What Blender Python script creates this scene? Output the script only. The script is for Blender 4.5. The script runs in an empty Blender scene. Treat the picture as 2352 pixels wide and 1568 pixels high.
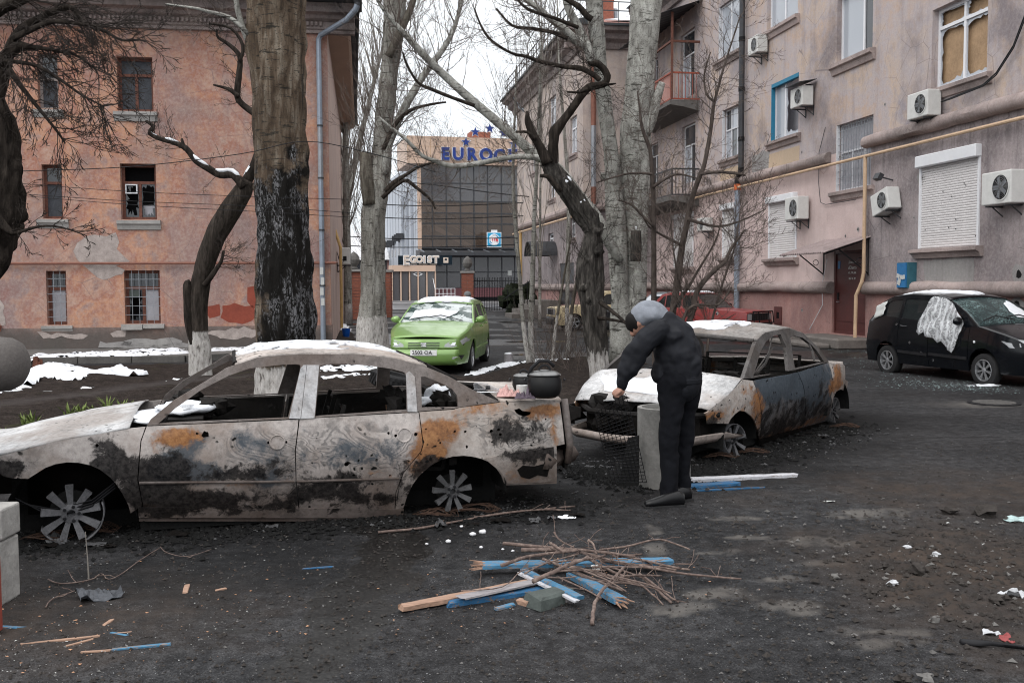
import bpy, math, random
import numpy as np
from mathutils import Vector, Matrix, noise as mnoise
from mathutils.geometry import delaunay_2d_cdt
R=math.radians
rnd=random.Random(7)
S=bpy.context.scene
C=S.collection
# ---------------- camera, world, sun, exposure ----------------
CAMH=1.78; TILT=3.35; F=2286.7
CM=Matrix.Translation((0,0,CAMH))@Matrix.Rotation(R(90-TILT),4,'X')@Matrix.Rotation(R(-0.3),4,'Z')
cam=bpy.data.cameras.new('camera'); camo=bpy.data.objects.new('camera',cam); C.objects.link(camo)
camo.matrix_world=CM; cam.sensor_width=36; cam.lens=35.0; cam.clip_start=.05; cam.clip_end=4000
S.camera=camo
S.view_settings.view_transform='Standard'; S.view_settings.look='None'
S.view_settings.exposure=0.1; S.cycles.filter_width=1.1; S.view_settings.gamma=1; S.view_settings.use_curve_mapping=False
wd=bpy.data.worlds.new('World'); S.world=wd; wd.use_nodes=True
wn=wd.node_tree; wn.nodes.clear()
wo=wn.nodes.new('ShaderNodeOutputWorld'); wb=wn.nodes.new('ShaderNodeBackground'); wb.inputs[1].default_value=.1
sk=wn.nodes.new('ShaderNodeTexSky'); sk.sky_type='NISHITA'; sk.sun_disc=False; sk.sun_elevation=R(42); sk.sun_rotation=R(215)
sk.dust_density=3; sk.air_density=1
tc=wn.nodes.new('ShaderNodeTexCoord'); sx=wn.nodes.new('ShaderNodeSeparateXYZ'); wn.links.new(tc.outputs['Generated'],sx.inputs[0])
cl=wn.nodes.new('ShaderNodeTexNoise'); cl.inputs['Scale'].default_value=2.2; cl.inputs['Detail'].default_value=5
wn.links.new(tc.outputs['Generated'],cl.inputs['Vector'])
rp=wn.nodes.new('ShaderNodeValToRGB'); wn.links.new(sx.outputs[2],rp.inputs[0])
rp.color_ramp.elements[0].position=0; rp.color_ramp.elements[0].color=(.40,.425,.45,1)
rp.color_ramp.elements[1].position=1; rp.color_ramp.elements[1].color=(1,1,1,1)
e=rp.color_ramp.elements.new(.3); e.color=(.55,.56,.57,1)
mc=wn.nodes.new('ShaderNodeMix'); mc.data_type='RGBA'; mc.blend_type='MULTIPLY'; mc.inputs[0].default_value=.22
wn.links.new(rp.outputs[0],mc.inputs[6]); wn.links.new(cl.outputs[0],mc.inputs[7])
ms=wn.nodes.new('ShaderNodeVectorMath'); ms.operation='SCALE'; ms.inputs[3].default_value=29.
wn.links.new(mc.outputs[2],ms.inputs[0])
mx=wn.nodes.new('ShaderNodeMix'); mx.data_type='RGBA'; mx.inputs[0].default_value=.85
wn.links.new(sk.outputs[0],mx.inputs[6]); wn.links.new(ms.outputs[0],mx.inputs[7])
wn.links.new(mx.outputs[2],wb.inputs[0]); wn.links.new(wb.outputs[0],wo.inputs[0])
sl=bpy.data.lights.new('sun','SUN'); sl.energy=.7; sl.angle=R(25); sl.color=(1,.97,.93)
so=bpy.data.objects.new('sun',sl); C.objects.link(so)
_az,_el=R(215),R(42)   # light from behind left
so.rotation_euler=Vector((math.sin(_az)*math.cos(_el),math.cos(_az)*math.cos(_el),math.sin(_el))).to_track_quat('Z','Y').to_euler()
# ---------------- helpers ----------------
CR=CM.to_3x3(); CO=Vector((0,0,CAMH))
def ray(u,v): return CR@Vector((u-1176,784-v,-F))
def at(u,v,Y):                      # point of the view ray at world y = Y
    d=ray(u,v); return CO+d*(Y/d.y)
def gr(u,v,z=0.):                   # on the ground
    d=ray(u,v); return CO+d*((z-CAMH)/d.z)
def pl(u,v,O,N):                    # on plane
    d=ray(u,v); return CO+d*((Vector(O)-CO).dot(N)/d.dot(N))
WM={}
def tag(o,label=None,cat=None,group=None,kind=None):
    if label: o['label']=label
    if cat: o['category']=cat
    if group: o['group']=group
    if kind: o['kind']=kind
    return o
def place(o,m,parent=None):
    WM[o.name]=m
    if parent is not None:
        o.parent=parent; m=WM[parent.name].inverted()@m
    o.matrix_basis=m
def empty(name,loc,rz=0,label=None,cat=None,group=None,m=None):
    o=bpy.data.objects.new(name,None); C.objects.link(o); o.empty_display_size=.2
    place(o,m or (Matrix.Translation(loc)@Matrix.Rotation(rz,4,'Z')))
    return tag(o,label,cat,group)
def inst(src,m,parent=None,name=None):
    o=bpy.data.objects.new(name or src.name.split('.')[0],src.data); C.objects.link(o); place(o,m,parent); return o
def copy_tree(o,m):
    """copy thing o with its parts to world matrix m"""
    d=m@WM[o.name].inverted()
    def rec(q,par):
        c=q.copy(); C.objects.link(c)
        if par is None: c.parent=None
        place(c,d@WM[q.name],par)
        for ch in [x for x in ALLCH.get(q.name,[])]: rec(ch,c)
        return c
    return rec(o,None)
ALLCH={}
class MB:
    def __init__(s): s.v=[]; s.f=[]
    def add(s,v,f):
        n=len(s.v); s.v.extend(v); s.f.extend([tuple(i+n for i in q) for q in f]); return s
    def hexa(s,p):   # bottom 4 ccw, top 4
        return s.add(p,[(3,2,1,0),(4,5,6,7),(0,1,5,4),(1,2,6,5),(2,3,7,6),(3,0,4,7)])
    def box(s,c,d,m=None):
        x,y,z=d[0]/2,d[1]/2,d[2]/2; c=Vector(c)
        p=[Vector(q) for q in ((-x,-y,-z),(x,-y,-z),(x,y,-z),(-x,y,-z),(-x,-y,z),(x,-y,z),(x,y,z),(-x,y,z))]
        if m is not None: p=[m@q for q in p]
        return s.hexa([c+q for q in p])
    def bar(s,a,b,w,h=None,up=(0,0,1),w2=None,h2=None):   # rectangular bar from a to b
        a=Vector(a); b=Vector(b); h=h or w; w2=w2 or w; h2=h2 or h
        d=(b-a).normalized(); sd=d.cross(Vector(up))
        if sd.length<1e-4: sd=Vector((1,0,0))
        sd.normalize(); u=sd.cross(d)
        def q(c,w,h): return [c-sd*w/2-u*h/2,c+sd*w/2-u*h/2,c+sd*w/2+u*h/2,c-sd*w/2+u*h/2]
        return s.add(q(a,w,h)+q(b,w2,h2),[(0,1,2,3),(7,6,5,4),(0,4,5,1),(1,5,6,2),(2,6,7,3),(3,7,4,0)])
    def tube(s,pts,rad,n=8,cap=True,nz=0.,sc=3.,flat=1.,fur=0.):
        pts=[Vector(p) for p in pts]; k=len(pts)
        if not hasattr(rad,'__len__'): rad=[rad]*k
        base=len(s.v); ref=None
        for i,p in enumerate(pts):
            d=(pts[min(i+1,k-1)]-pts[max(i-1,0)])
            if d.length<1e-9: d=Vector((0,0,1))
            d.normalize()
            if ref is None:
                ref=Vector((1,0,0)) if abs(d.x)<.8 else Vector((0,1,0))
            a=(ref-d*ref.dot(d)); a.normalize(); ref=a; b=d.cross(a)
            for j in range(n):
                t=2*math.pi*j/n; r=rad[i]
                o=a*math.cos(t)+b*math.sin(t)*flat
                if nz: r*=1+nz*(mnoise.fractal(Vector((o.x*1.6,o.y*1.6,o.z))+p*sc*.35,.9,2.,4)+(fur*(abs(mnoise.fractal(Vector((o.x*5.5,o.y*5.5,o.z*2+p.z*1.1)),.8,2.,3))*2-.5) if fur else 0))
                s.v.append(p+o*r)
        for i in range(k-1):
            for j in range(n):
                q=base+i*n; j2=(j+1)%n
                s.f.append((q+j,q+j2,q+n+j2,q+n+j))
        if cap:
            s.f.append(tuple(base+j for j in range(n-1,-1,-1))); s.f.append(tuple(base+(k-1)*n+j for j in range(n)))
        return s
    def grid(s,f,nu,nv,closed=False):
        b=len(s.v)
        for i in range(nu+1):
            for j in range(nv+1): s.v.append(Vector(f(i/nu,j/nv)))
        for i in range(nu):
            for j in range(nv):
                a=b+i*(nv+1)+j; s.f.append((a,a+nv+1,a+nv+2,a+1))
        return s
    def lathe(s,prof,c=(0,0,0),n=20,m=None):
        b=len(s.v); c=Vector(c)
        for r,z in prof:
            for j in range(n):
                t=2*math.pi*j/n; q=Vector((r*math.cos(t),r*math.sin(t),z)); s.v.append(c+(m@q if m is not None else q))
        for i in range(len(prof)-1):
            for j in range(n): q=b+i*n; k=(j+1)%n; s.f.append((q+j,q+k,q+n+k,q+n+j))
        s.f.append(tuple(b+j for j in range(n-1,-1,-1))); s.f.append(tuple(b+(len(prof)-1)*n+j for j in range(n)))
        return s
    def blob(s,c,r,n=6,nz=.25,seed=0.,m=None):
        b=len(s.v); c=Vector(c); N2=n*2
        for i in range(n+1):
            th=math.pi*i/n
            for j in range(N2):
                ph=math.pi*2*j/N2; q=Vector((math.sin(th)*math.cos(ph),math.sin(th)*math.sin(ph),math.cos(th)))
                k=1+nz*mnoise.noise(q*1.7+Vector((seed,seed*1.3,0)))*1.6
                q=Vector((q.x*r[0],q.y*r[1],q.z*r[2]))*k
                if m is not None: q=m@q
                s.v.append(c+q)
        for i in range(n):
            for j in range(N2): q=b+i*N2; k=(j+1)%N2; s.f.append((q+j,q+N2+j,q+N2+k,q+k))
        return s
    def build(s,name,mat,parent=None,frame=None,smooth=False,thick=0,sub=0,mods=()):
        vs=[Vector(v) for v in s.v]
        if not vs: vs=[Vector((0,0,0))]
        A=np.array([tuple(v) for v in vs]); c=(A.min(0)+A.max(0))/2; A=A-c
        me=bpy.data.meshes.new(name); me.from_pydata(A.tolist(),[],s.f); 
        if mat: me.materials.append(mat if not isinstance(mat,str) else MT[mat])
        if smooth: me.polygons.foreach_set('use_smooth',[True]*len(me.polygons))
        o=bpy.data.objects.new(name,me); C.objects.link(o)
        m=(frame or Matrix())@Matrix.Translation(Vector(c))
        place(o,m,parent)
        if parent is not None: ALLCH.setdefault(parent.name,[]).append(o)
        if thick:
            q=o.modifiers.new('thick','SOLIDIFY'); q.thickness=thick; q.offset=0
        if sub:
            q=o.modifiers.new('sub','SUBSURF'); q.levels=sub; q.render_levels=sub
        for md in mods: md(o)
        if smooth and smooth!='all':
            try: me.set_sharp_from_angle(angle=R(38 if smooth is True else smooth))
            except Exception: pass
        return o
def inpoly(P,poly):
    P=np.asarray(P); x,y=P[:,0],P[:,1]; r=np.zeros(len(P),bool); q=np.asarray(poly); n=len(q)
    for i in range(n):
        x1,y1=q[i]; x2,y2=q[(i+1)%n]
        if y1==y2: continue
        c=((y1>y)!=(y2>y))&(x<(x2-x1)*(y-y1)/(y2-y1)+x1); r^=c
    return r
def dens(poly,step,closed=True):
    out=[]; n=len(poly)
    for i in range(n if closed else n-1):
        a=poly[i]; b=poly[(i+1)%n]; L=math.hypot(b[0]-a[0],b[1]-a[1]); k=max(1,int(L/step))
        for j in range(k): out.append((a[0]+(b[0]-a[0])*j/k,a[1]+(b[1]-a[1])*j/k))
    if not closed: out.append(tuple(poly[-1]))
    return out
def cdt(poly,holes=(),step=.1):
    vs=[];ed=[];loops=[poly]+list(holes)
    for L in loops:
        d=dens(L,step) if step<50 else list(L); b=len(vs); vs+=d; ed+=[(b+i,b+(i+1)%len(d)) for i in range(len(d))]
    P=np.array(vs); lo=P.min(0); hi=P.max(0)
    if step<50:
        gx,gy=np.meshgrid(np.arange(lo[0]+step/2,hi[0],step),np.arange(lo[1]+step/2,hi[1],step))
        G=np.stack([gx.ravel(),gy.ravel()],1)
        if len(G):
            G=G[inpoly(G,poly)]
            D=np.array(vs)
            if len(G):
                k=np.ones(len(G),bool)
                for i in range(0,len(D),200):
                    dd=((G[:,None,:]-D[None,i:i+200,:])**2).sum(2).min(1); k&=dd>(step*.4)**2
                G=G[k]
            vs=vs+[tuple(g) for g in G]
    r=delaunay_2d_cdt([Vector(v) for v in vs],ed,[],0,1e-6)
    V=[(v.x,v.y) for v in r[0]]; T=np.array(r[2])
    Cn=np.array([[sum(V[i][0] for i in t)/3,sum(V[i][1] for i in t)/3] for t in r[2]])
    k=inpoly(Cn,poly)
    for h in holes: k&=~inpoly(Cn,h)
    return V,[tuple(int(i) for i in t) for t in T[k]]
def panel(poly,fmap,holes=(),step=.1,thick=.02,mb=None):
    """a plate cut to an outline; fmap(a,b,off) gives the point off behind the face"""
    V,T=cdt(poly,holes,step); mb=mb or MB()
    n=len(V); used=sorted({i for t in T for i in t}); ix={k:i for i,k in enumerate(used)}; n=len(used)
    T=[tuple(ix[i] for i in t) for t in T]
    vs=[fmap(V[k][0],V[k][1],0) for k in used]+[fmap(V[k][0],V[k][1],thick) for k in used]
    fs=list(T)+[(c+n,b+n,a+n) for a,b,c in T]; ec={}
    for t in T:
        for a,b in ((t[0],t[1]),(t[1],t[2]),(t[2],t[0])): ec[(a,b)]=1
    for (a,b) in list(ec):
        if (b,a) not in ec: fs.append((b,a,a+n,b+n))
    return mb.add(vs,fs)
def text(s,size,depth=.01,offset=0.,font=None):
    cu=bpy.data.curves.new('t','FONT'); cu.body=s; cu.size=size; cu.extrude=depth/2; cu.offset=offset; cu.align_x='CENTER'; cu.align_y='CENTER'; cu.resolution_u=3
    o=bpy.data.objects.new('t',cu); C.objects.link(o)
    bpy.context.view_layer.update()
    me=bpy.data.meshes.new_from_object(o.evaluated_get(bpy.context.evaluated_depsgraph_get()))
    bpy.data.objects.remove(o)
    mb=MB(); mb.v=[v.co.copy() for v in me.vertices]; mb.f=[tuple(p.vertices) for p in me.polygons]; return mb
def hexhole(x,z,r,n=6,seed=None):
    q=random.Random(seed if seed is not None else int(x*1e4+z*1e3)); return [(x+r*math.cos(2*math.pi*i/n)*q.uniform(.7,1.25),z+r*math.sin(2*math.pi*i/n)*q.uniform(.7,1.25)) for i in range(n)]
def fbm(p,h=.8,o=4): return mnoise.fractal(Vector(p),h,2.,o)
# ---------------- materials ----------------
MT={}
class NT:
    def __init__(s,name,rough=.8,metal=0,spec=.5):
        s.m=bpy.data.materials.new(name); s.m.use_nodes=True; s.t=s.m.node_tree; s.b=s.t.nodes['Principled BSDF']
        s.b.inputs['Roughness'].default_value=rough; s.b.inputs['Metallic'].default_value=metal
        s.b.inputs['Specular IOR Level'].default_value=spec
        MT[name]=s.m; s.g=None
    def n(s,t): return s.t.nodes.new(t)
    def l(s,a,b):
        if hasattr(a,'links'): s.t.links.new(a,b)
        elif hasattr(a,'__len__'): b.default_value=tuple(a)+((1,) if len(a)==3 and len(b.default_value)==4 else ())
        else: b.default_value=a
    def pos(s,sc=(1,1,1),obj=False,rot=None,off=(0,0,0)):
        if obj: q=s.n('ShaderNodeTexCoord').outputs['Object']
        else: q=s.n('ShaderNodeNewGeometry').outputs['Position']
        m=s.n('ShaderNodeMapping'); s.t.links.new(q,m.inputs[0]); m.inputs['Scale'].default_value=sc; m.inputs['Location'].default_value=off
        if rot: m.inputs['Rotation'].default_value=rot
        return m.outputs[0]
    def noise(s,vec,scale,det=4,rough=.55,dist=0.):
        q=s.n('ShaderNodeTexNoise'); s.l(vec,q.inputs['Vector']); q.inputs['Scale'].default_value=scale; q.inputs['Detail'].default_value=det
        q.inputs['Roughness'].default_value=rough; q.inputs['Distortion'].default_value=dist; return q.outputs[0]
    def vor(s,vec,scale,feat='F1',out=0,rand=1):
        q=s.n('ShaderNodeTexVoronoi'); q.feature=feat; s.l(vec,q.inputs['Vector']); q.inputs['Scale'].default_value=scale; q.inputs['Randomness'].default_value=rand; return q.outputs[out]
    def wave(s,vec,scale,dist=2,det=2,dsc=1,dir='X',typ='BANDS'):
        q=s.n('ShaderNodeTexWave'); q.wave_type=typ; q.bands_direction=dir; s.l(vec,q.inputs['Vector']); q.inputs['Scale'].default_value=scale; q.inputs['Distortion'].default_value=dist
        q.inputs['Detail'].default_value=det; q.inputs['Detail Scale'].default_value=dsc; return q.outputs['Fac']
    def ramp(s,f,st):
        q=s.n('ShaderNodeValToRGB'); s.l(f,q.inputs[0]); el=q.color_ramp.elements
        def c4(c): return (c,c,c,1) if not hasattr(c,'__len__') else tuple(c)+(1,)
        el[0].position=st[0][0]; el[0].color=c4(st[0][1]); el[1].position=st[-1][0]; el[1].color=c4(st[-1][1])
        for p,c in st[1:-1]: e=el.new(p); e.color=c4(c)
        return q.outputs[0]
    def mix(s,f,a,b,mode='MIX'):
        q=s.n('ShaderNodeMix'); q.data_type='RGBA'; q.blend_type=mode; s.l(f,q.inputs[0]); s.l(a,q.inputs[6]); s.l(b,q.inputs[7]); return q.outputs[2]
    def math(s,op,a,b=0,c=None):
        q=s.n('ShaderNodeMath'); q.operation=op; s.l(a,q.inputs[0]); s.l(b,q.inputs[1]); 
        if c is not None: s.l(c,q.inputs[2])
        return q.outputs[0]
    def sep(s,vec,k): q=s.n('ShaderNodeSeparateXYZ'); s.l(vec,q.inputs[0]); return q.outputs[k]
    def attr(s,name): q=s.n('ShaderNodeAttribute'); q.attribute_name=name; return q.outputs['Fac']
    def rng(s,f,a,b,c=0,d=1):
        q=s.n('ShaderNodeMapRange'); s.l(f,q.inputs[0]); 
        for i,x in enumerate((a,b,c,d)): q.inputs[i+1].default_value=x
        return q.outputs[0]
    def bump(s,h,st=.4,dist=.02):
        q=s.n('ShaderNodeBump'); s.l(h,q.inputs['Height']); q.inputs['Strength'].default_value=st; q.inputs['Distance'].default_value=dist
        s.t.links.new(q.outputs[0],s.b.inputs['Normal']); return s
    def col(s,c): s.l(c,s.b.inputs['Base Color']); return s
    def rough(s,c): s.l(c,s.b.inputs['Roughness']); return s
def simple(name,c,rough=.7,metal=0,var=.25,sc=8,bump=.0,spec=None,obj=True):
    if spec is None: spec=.5 if rough<.4 else (.1 if max(c)<.05 else .22)
    a=NT(name,rough,metal,spec); p=a.pos(obj=obj); f=a.noise(p,sc,5,.6)
    d=tuple(x*(1-var) for x in c); e=tuple(min(1,x*(1+var)) for x in c)
    f2=a.noise(p,sc*6,3,.6); a.col(a.mix(.35,a.ramp(f,[(.3,d),(.7,e)]),a.ramp(f2,[(.3,d),(.7,e)])))
    a.rough(a.rng(f,.2,.8,max(.02,rough-.12),min(1,rough+.12)))
    if bump: a.bump(f2,bump,.01)
    return a
def emit(name,c,st):
    a=NT(name); a.b.inputs['Emission Color'].default_value=c+(1,); a.b.inputs['Emission Strength'].default_value=st
def plaster(name,cols,stain=(.1,.08,.08),sa=.6,fine=.5,streak=.5,wet=None,patch=None,veil=None):
    a=NT(name,.9,0,.25); p=a.pos(); f=a.noise(p,.45,6,.62,.6); g=a.noise(p,1.7,6,.68); n=len(cols)
    c=a.ramp(a.mix(.4,f,g),[(.36+.28*i/(n-1),cols[i]) for i in range(n)])
    st=a.noise(a.pos((2.6,2.6,.22)),1.,6,.66)
    c=a.mix(a.math('MULTIPLY',a.rng(st,.5,.72),streak),c,stain)
    big=a.noise(a.pos((.8,.8,.8),off=(7,3,1)),.55,5,.6)
    b2=a.noise(a.pos((1,1,.7),off=(2,9,5)),.28,7,.66,.5); c=a.mix(a.math('MULTIPLY',a.rng(b2,.46,.60),sa*.75),c,veil or stain)
    c=a.mix(a.math('MULTIPLY',a.rng(big,.5,.66),sa),c,stain)
    sp=a.noise(p,14,4,.7); c=a.mix(a.math('MULTIPLY',a.rng(sp,.42,.66),fine*.55),c,a.mix(.6,c,(.70,.66,.65)))
    sp2=a.noise(p,34,4,.8); c=a.mix(a.math('MULTIPLY',a.rng(sp2,.45,.40),.22),c,stain)
    dr=a.noise(a.pos((7,7,.5),off=(3,1,0)),1.,6,.7); c=a.mix(a.math('MULTIPLY',a.rng(dr,.54,.64),streak*.6),c,a.mix(.5,stain,c))
    ck=a.vor(a.pos(off=(1,2,3)),.9,'DISTANCE_TO_EDGE'); c=a.mix(a.math('MULTIPLY',a.math('MULTIPLY',a.rng(ck,.007,.002),a.rng(f,.5,.56)),.7),c,stain)
    if patch:   # fallen plaster showing grey render
        pm=a.rng(a.noise(a.pos(off=patch[1]),patch[2],7,.62),patch[3],patch[3]+.02)
        c=a.mix(a.math('MULTIPLY',pm,.85),c,a.ramp(a.noise(p,6,4,.7),[(.3,tuple(x*.7 for x in patch[0])),(.7,patch[0])]))
    if wet:
        z=a.sep(p,2); w=a.math('ADD',z,a.math('MULTIPLY',a.math('SUBTRACT',g,.5),wet[1])); 
        c=a.mix(a.math('MULTIPLY',a.rng(w,wet[0],wet[0]-.5),wet[3]),c,wet[2])
    a.col(c); a.bump(a.math('ADD',a.math('MULTIPLY',g,1.4),a.noise(p,22,4,.7)),.35,.02); return a
OR=[(.27,.115,.09),(.31,.20,.175),(.48,.25,.155),(.34,.155,.11),(.45,.275,.205),(.24,.145,.13)]
plaster('plaster_orange',OR,(.20,.145,.14),.8,.5,.5,None,((.42,.36,.33),(3,1,9),.22,.68),(.255,.19,.185))
plaster('plaster_orange_base',[(.30,.19,.16),(.24,.17,.15),(.36,.21,.16)],(.12,.10,.10),.6,.4,.4,(.9,.9,(.075,.07,.065),.8),((.22,.18,.16),(1,4,2),.9,.56))
plaster('plaster_mauve',[(.40,.36,.375),(.49,.365,.29),(.44,.385,.39),(.51,.395,.315),(.34,.305,.325)],(.17,.145,.155),.8,.4,.38,None,None,(.40,.36,.375))
plaster('plaster_pink',[(.56,.445,.43),(.62,.50,.48),(.52,.41,.395)],(.34,.25,.235),.3,.4,.3)
plaster('plaster_rose',[(.36,.19,.17),(.42,.235,.21),(.31,.165,.155)],(.17,.11,.11),.5,.3,.4,(.25,.8,(.12,.09,.085),.7))
plaster('plaster_grey',[(.28,.25,.26),(.35,.30,.30),(.24,.215,.225)],(.11,.09,.095),.6,.5,.95)
plaster('plaster_cream',[(.5,.38,.27),(.56,.43,.31)],(.3,.25,.2),.3,.2,.3)
plaster('plaster_wing',[(.46,.40,.385),(.54,.44,.38),(.42,.37,.36)],(.24,.21,.21),.6,.4,.4)
plaster('cornice',[(.27,.225,.22),(.34,.27,.25),(.21,.18,.18)],(.07,.06,.06),.6,.4,.7)
plaster('ledge',[(.34,.27,.26),(.4,.32,.3),(.27,.22,.21)],(.12,.10,.095),.6,.4,.2)
plaster('render_grey',[(.27,.26,.26),(.33,.32,.31)],(.14,.13,.13),.4,.3,.4)
plaster('pale_side',[(.5,.38,.33),(.45,.33,.29)],(.25,.2,.19),.4,.3,.4)
simple('soffit',(.42,.30,.23),.85,0,.1,1)
simple('roof_dark',(.045,.05,.055),.55,0,.3,1)
simple('roof_rust',(.24,.11,.09),.7,0,.3,1.5)
simple('wood_brown',(.13,.055,.04),.65,0,.45,12,.2)
simple('wood_frame_grey',(.26,.23,.22),.75,0,.3,9,.2)
simple('pvc_white',(.72,.73,.76),.35,0,.05,3)
simple('paint_white',(.62,.63,.66),.6,0,.12,6)
simple('shutter',(.66,.64,.64),.5,0,.08,4)
simple('blue_paint_frame',(.03,.19,.31),.6,0,.15,6)
simple('curtain',(.34,.34,.37),.9,0,.2,3)
simple('curtain_dark',(.06,.065,.075),.9,0,.5,5)
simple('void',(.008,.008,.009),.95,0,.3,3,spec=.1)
simple('cardboard',(.36,.245,.15),.85,0,.3,2.5,.6)
simple('metal_grey',(.30,.32,.35),.45,.5,.2,5)
simple('metal_dark',(.06,.062,.068),.5,.4,.3,5)
simple('metal_black',(.018,.018,.02),.5,.3,.3,6)
simple('pipe_blue',(.27,.31,.37),.45,.4,.15,4)
simple('pipe_rust',(.22,.10,.075),.65,.1,.3,5)
simple('gas_pipe',(.56,.40,.27),.6,.0,.2,4)
simple('gas_yellow',(.50,.33,.14),.6,0,.25,4)
simple('orange_plastic',(.55,.14,.05),.5)
simple('rail_red',(.33,.085,.055),.6,0,.2,5)
simple('rail_back',(.58,.45,.42),.7,0,.15,4)
simple('door_red',(.105,.038,.036),.5,0,.25,3,.1)
simple('sign_blue',(.03,.16,.36),.4,0,.2,6)
simple('teal',(.04,.13,.17),.5,0,.3,6)
simple('paper',(.52,.53,.52),.8,0,.1,9)
simple('ac_white',(.60,.60,.585),.45,0,.10,5)
simple('ac_grille',(.16,.16,.16),.5,0,.3,9)
simple('concrete',(.30,.29,.28),.85,0,.25,4,.5)
simple('concrete_pale',(.27,.262,.25),.85,0,.38,5,.6)
simple('concrete_dark',(.13,.125,.12),.85,0,.35,5,.4)
simple('brick_red',(.26,.10,.07),.85,0,.35,10,.5)
simple('brick_red_paint',(.22,.05,.035),.75,0,.3,5,.3)
simple('snow',(.72,.74,.78),.8,0,.10,12,.5)
simple('snow_dirty',(.62,.62,.64),.8,0,.25,8,.6)
simple('rubber',(.025,.025,.026),.8,0,.3,10,.3)
simple('chrome',(.62,.63,.65),.25,.9,.1,5)
simple('hub_silver',(.42,.43,.45),.35,.7,.1,5)
simple('plastic_black',(.02,.02,.022),.45,0,.2,6)
simple('interior',(.010,.010,.011),.9,0,.4,4)
simple('seat_dark',(.035,.036,.04),.9,0,.3,6)
simple('plate_white',(.78,.78,.78),.4,0,.02,3)
simple('ink',(.015,.015,.02),.5)
simple('tan_panel',(.53,.385,.30),.45,0,.06,.6)
simple('tan_dark',(.40,.25,.13),.4,0,.2,.6)
simple('clad_grey',(.42,.45,.50),.5,.1,.08,.3)
simple('granite_red',(.17,.07,.08),.5,0,.3,3)
simple('sign_dark',(.01,.018,.026),.4)
simple('letter_blue',(.02,.045,.22),.4)
simple('letter_white',(.75,.76,.78),.5)
simple('letter_gold',(.62,.52,.44),.4,.3)
simple('sign_cyan',(.015,.30,.55),.4)
simple('litter_red',(.25,.06,.06),.7)
simple('letter_red',(.6,.02,.03),.4)
simple('skin',(.36,.20,.15),.6,0,.12,20)
simple('jacket',(.011,.012,.016),.75,0,.25,8,.1,spec=.22)
simple('trousers',(.006,.0065,.009),.95,0,.2,20,.2,spec=.15)
simple('hood_grey',(.20,.215,.245),.95,0,.2,25,.3)
simple('hair_black',(.012,.011,.011),.7)
simple('leather',(.006,.006,.007),.35,spec=.3)
simple('coat_grey',(.09,.10,.115),.9,0,.3,10)
simple('beanie',(.17,.17,.175),.95,0,.2,25)
simple('pot_enamel',(.007,.007,.0075),.5,0,.4,5,spec=.3)
simple('pot_lid',(.17,.17,.17),.3,.8,.3,7)
simple('cloth_pink',(.48,.29,.27),.9,0,.3,14,.4)
simple('cloth_violet',(.09,.07,.09),.9,0,.4,14,.4)
simple('soot',(.012,.012,.012),.9,0,.4,10,.5)
simple('alu',(.115,.115,.122),.65,.3,.6,14,.3)
simple('alu_burnt',(.075,.075,.078),.7,.3,.6,14,.3)
simple('bucket_blue',(.01,.09,.42),.4)
simple('rust_deep',(.10,.04,.026),.85,0,.45,7,.5)
simple('scrap_dark',(.07,.075,.085),.5,.3,.4,9,.4)
simple('scrap_pale',(.45,.46,.48),.7,0,.2,9,.3)
simple('green_block',(.07,.082,.077),.8,0,.3,9,.4)
simple('glass_bits',(.35,.47,.47),.25,0,.2,30)
simple('chip_wood',(.46,.25,.15),.8,0,.3,30)
simple('stone_dark',(.045,.04,.037),.9,0,.4,20,.5)
simple('iris_leaf',(.13,.17,.05),.7,0,.4,12)
simple('moss',(.06,.055,.03),.95,0,.5,9,.5)
def woodm(name,c,paint=None):
    a=NT(name,.75); p=a.pos((2,30,30),obj=True); f=a.noise(p,2,6,.6); q=a.ramp(f,[(.3,tuple(x*.6 for x in c)),(.7,c)])
    if paint:
        m=a.rng(a.noise(a.pos((5,16,16),obj=True),3.,8,.75),paint[1],paint[1]+.03); g=a.noise(p,9,5,.7); q=a.mix(m,q,a.mix(g,tuple(x*.45 for x in paint[0]),tuple(min(1,x*1.4) for x in paint[0])))
    a.col(q); a.bump(f,.5,.01)
woodm('wood_raw',(.38,.235,.165)); woodm('wood_grey',(.30,.28,.29)); woodm('wood_blue',(.21,.17,.15),((.05,.175,.30),.455)); woodm('wood_blue_dark',(.16,.12,.1),((.015,.10,.22),.42))
woodm('wood_white',(.3,.25,.22),((.50,.50,.53),.40))
a=NT('stick',.8); p=a.pos((6,6,6),obj=True); f=a.noise(p,5,5,.6); a.col(a.ramp(f,[(.3,(.06,.040,.034)),(.52,(.13,.090,.076)),(.72,(.24,.185,.155))])); a.bump(f,.4,.005)
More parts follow.
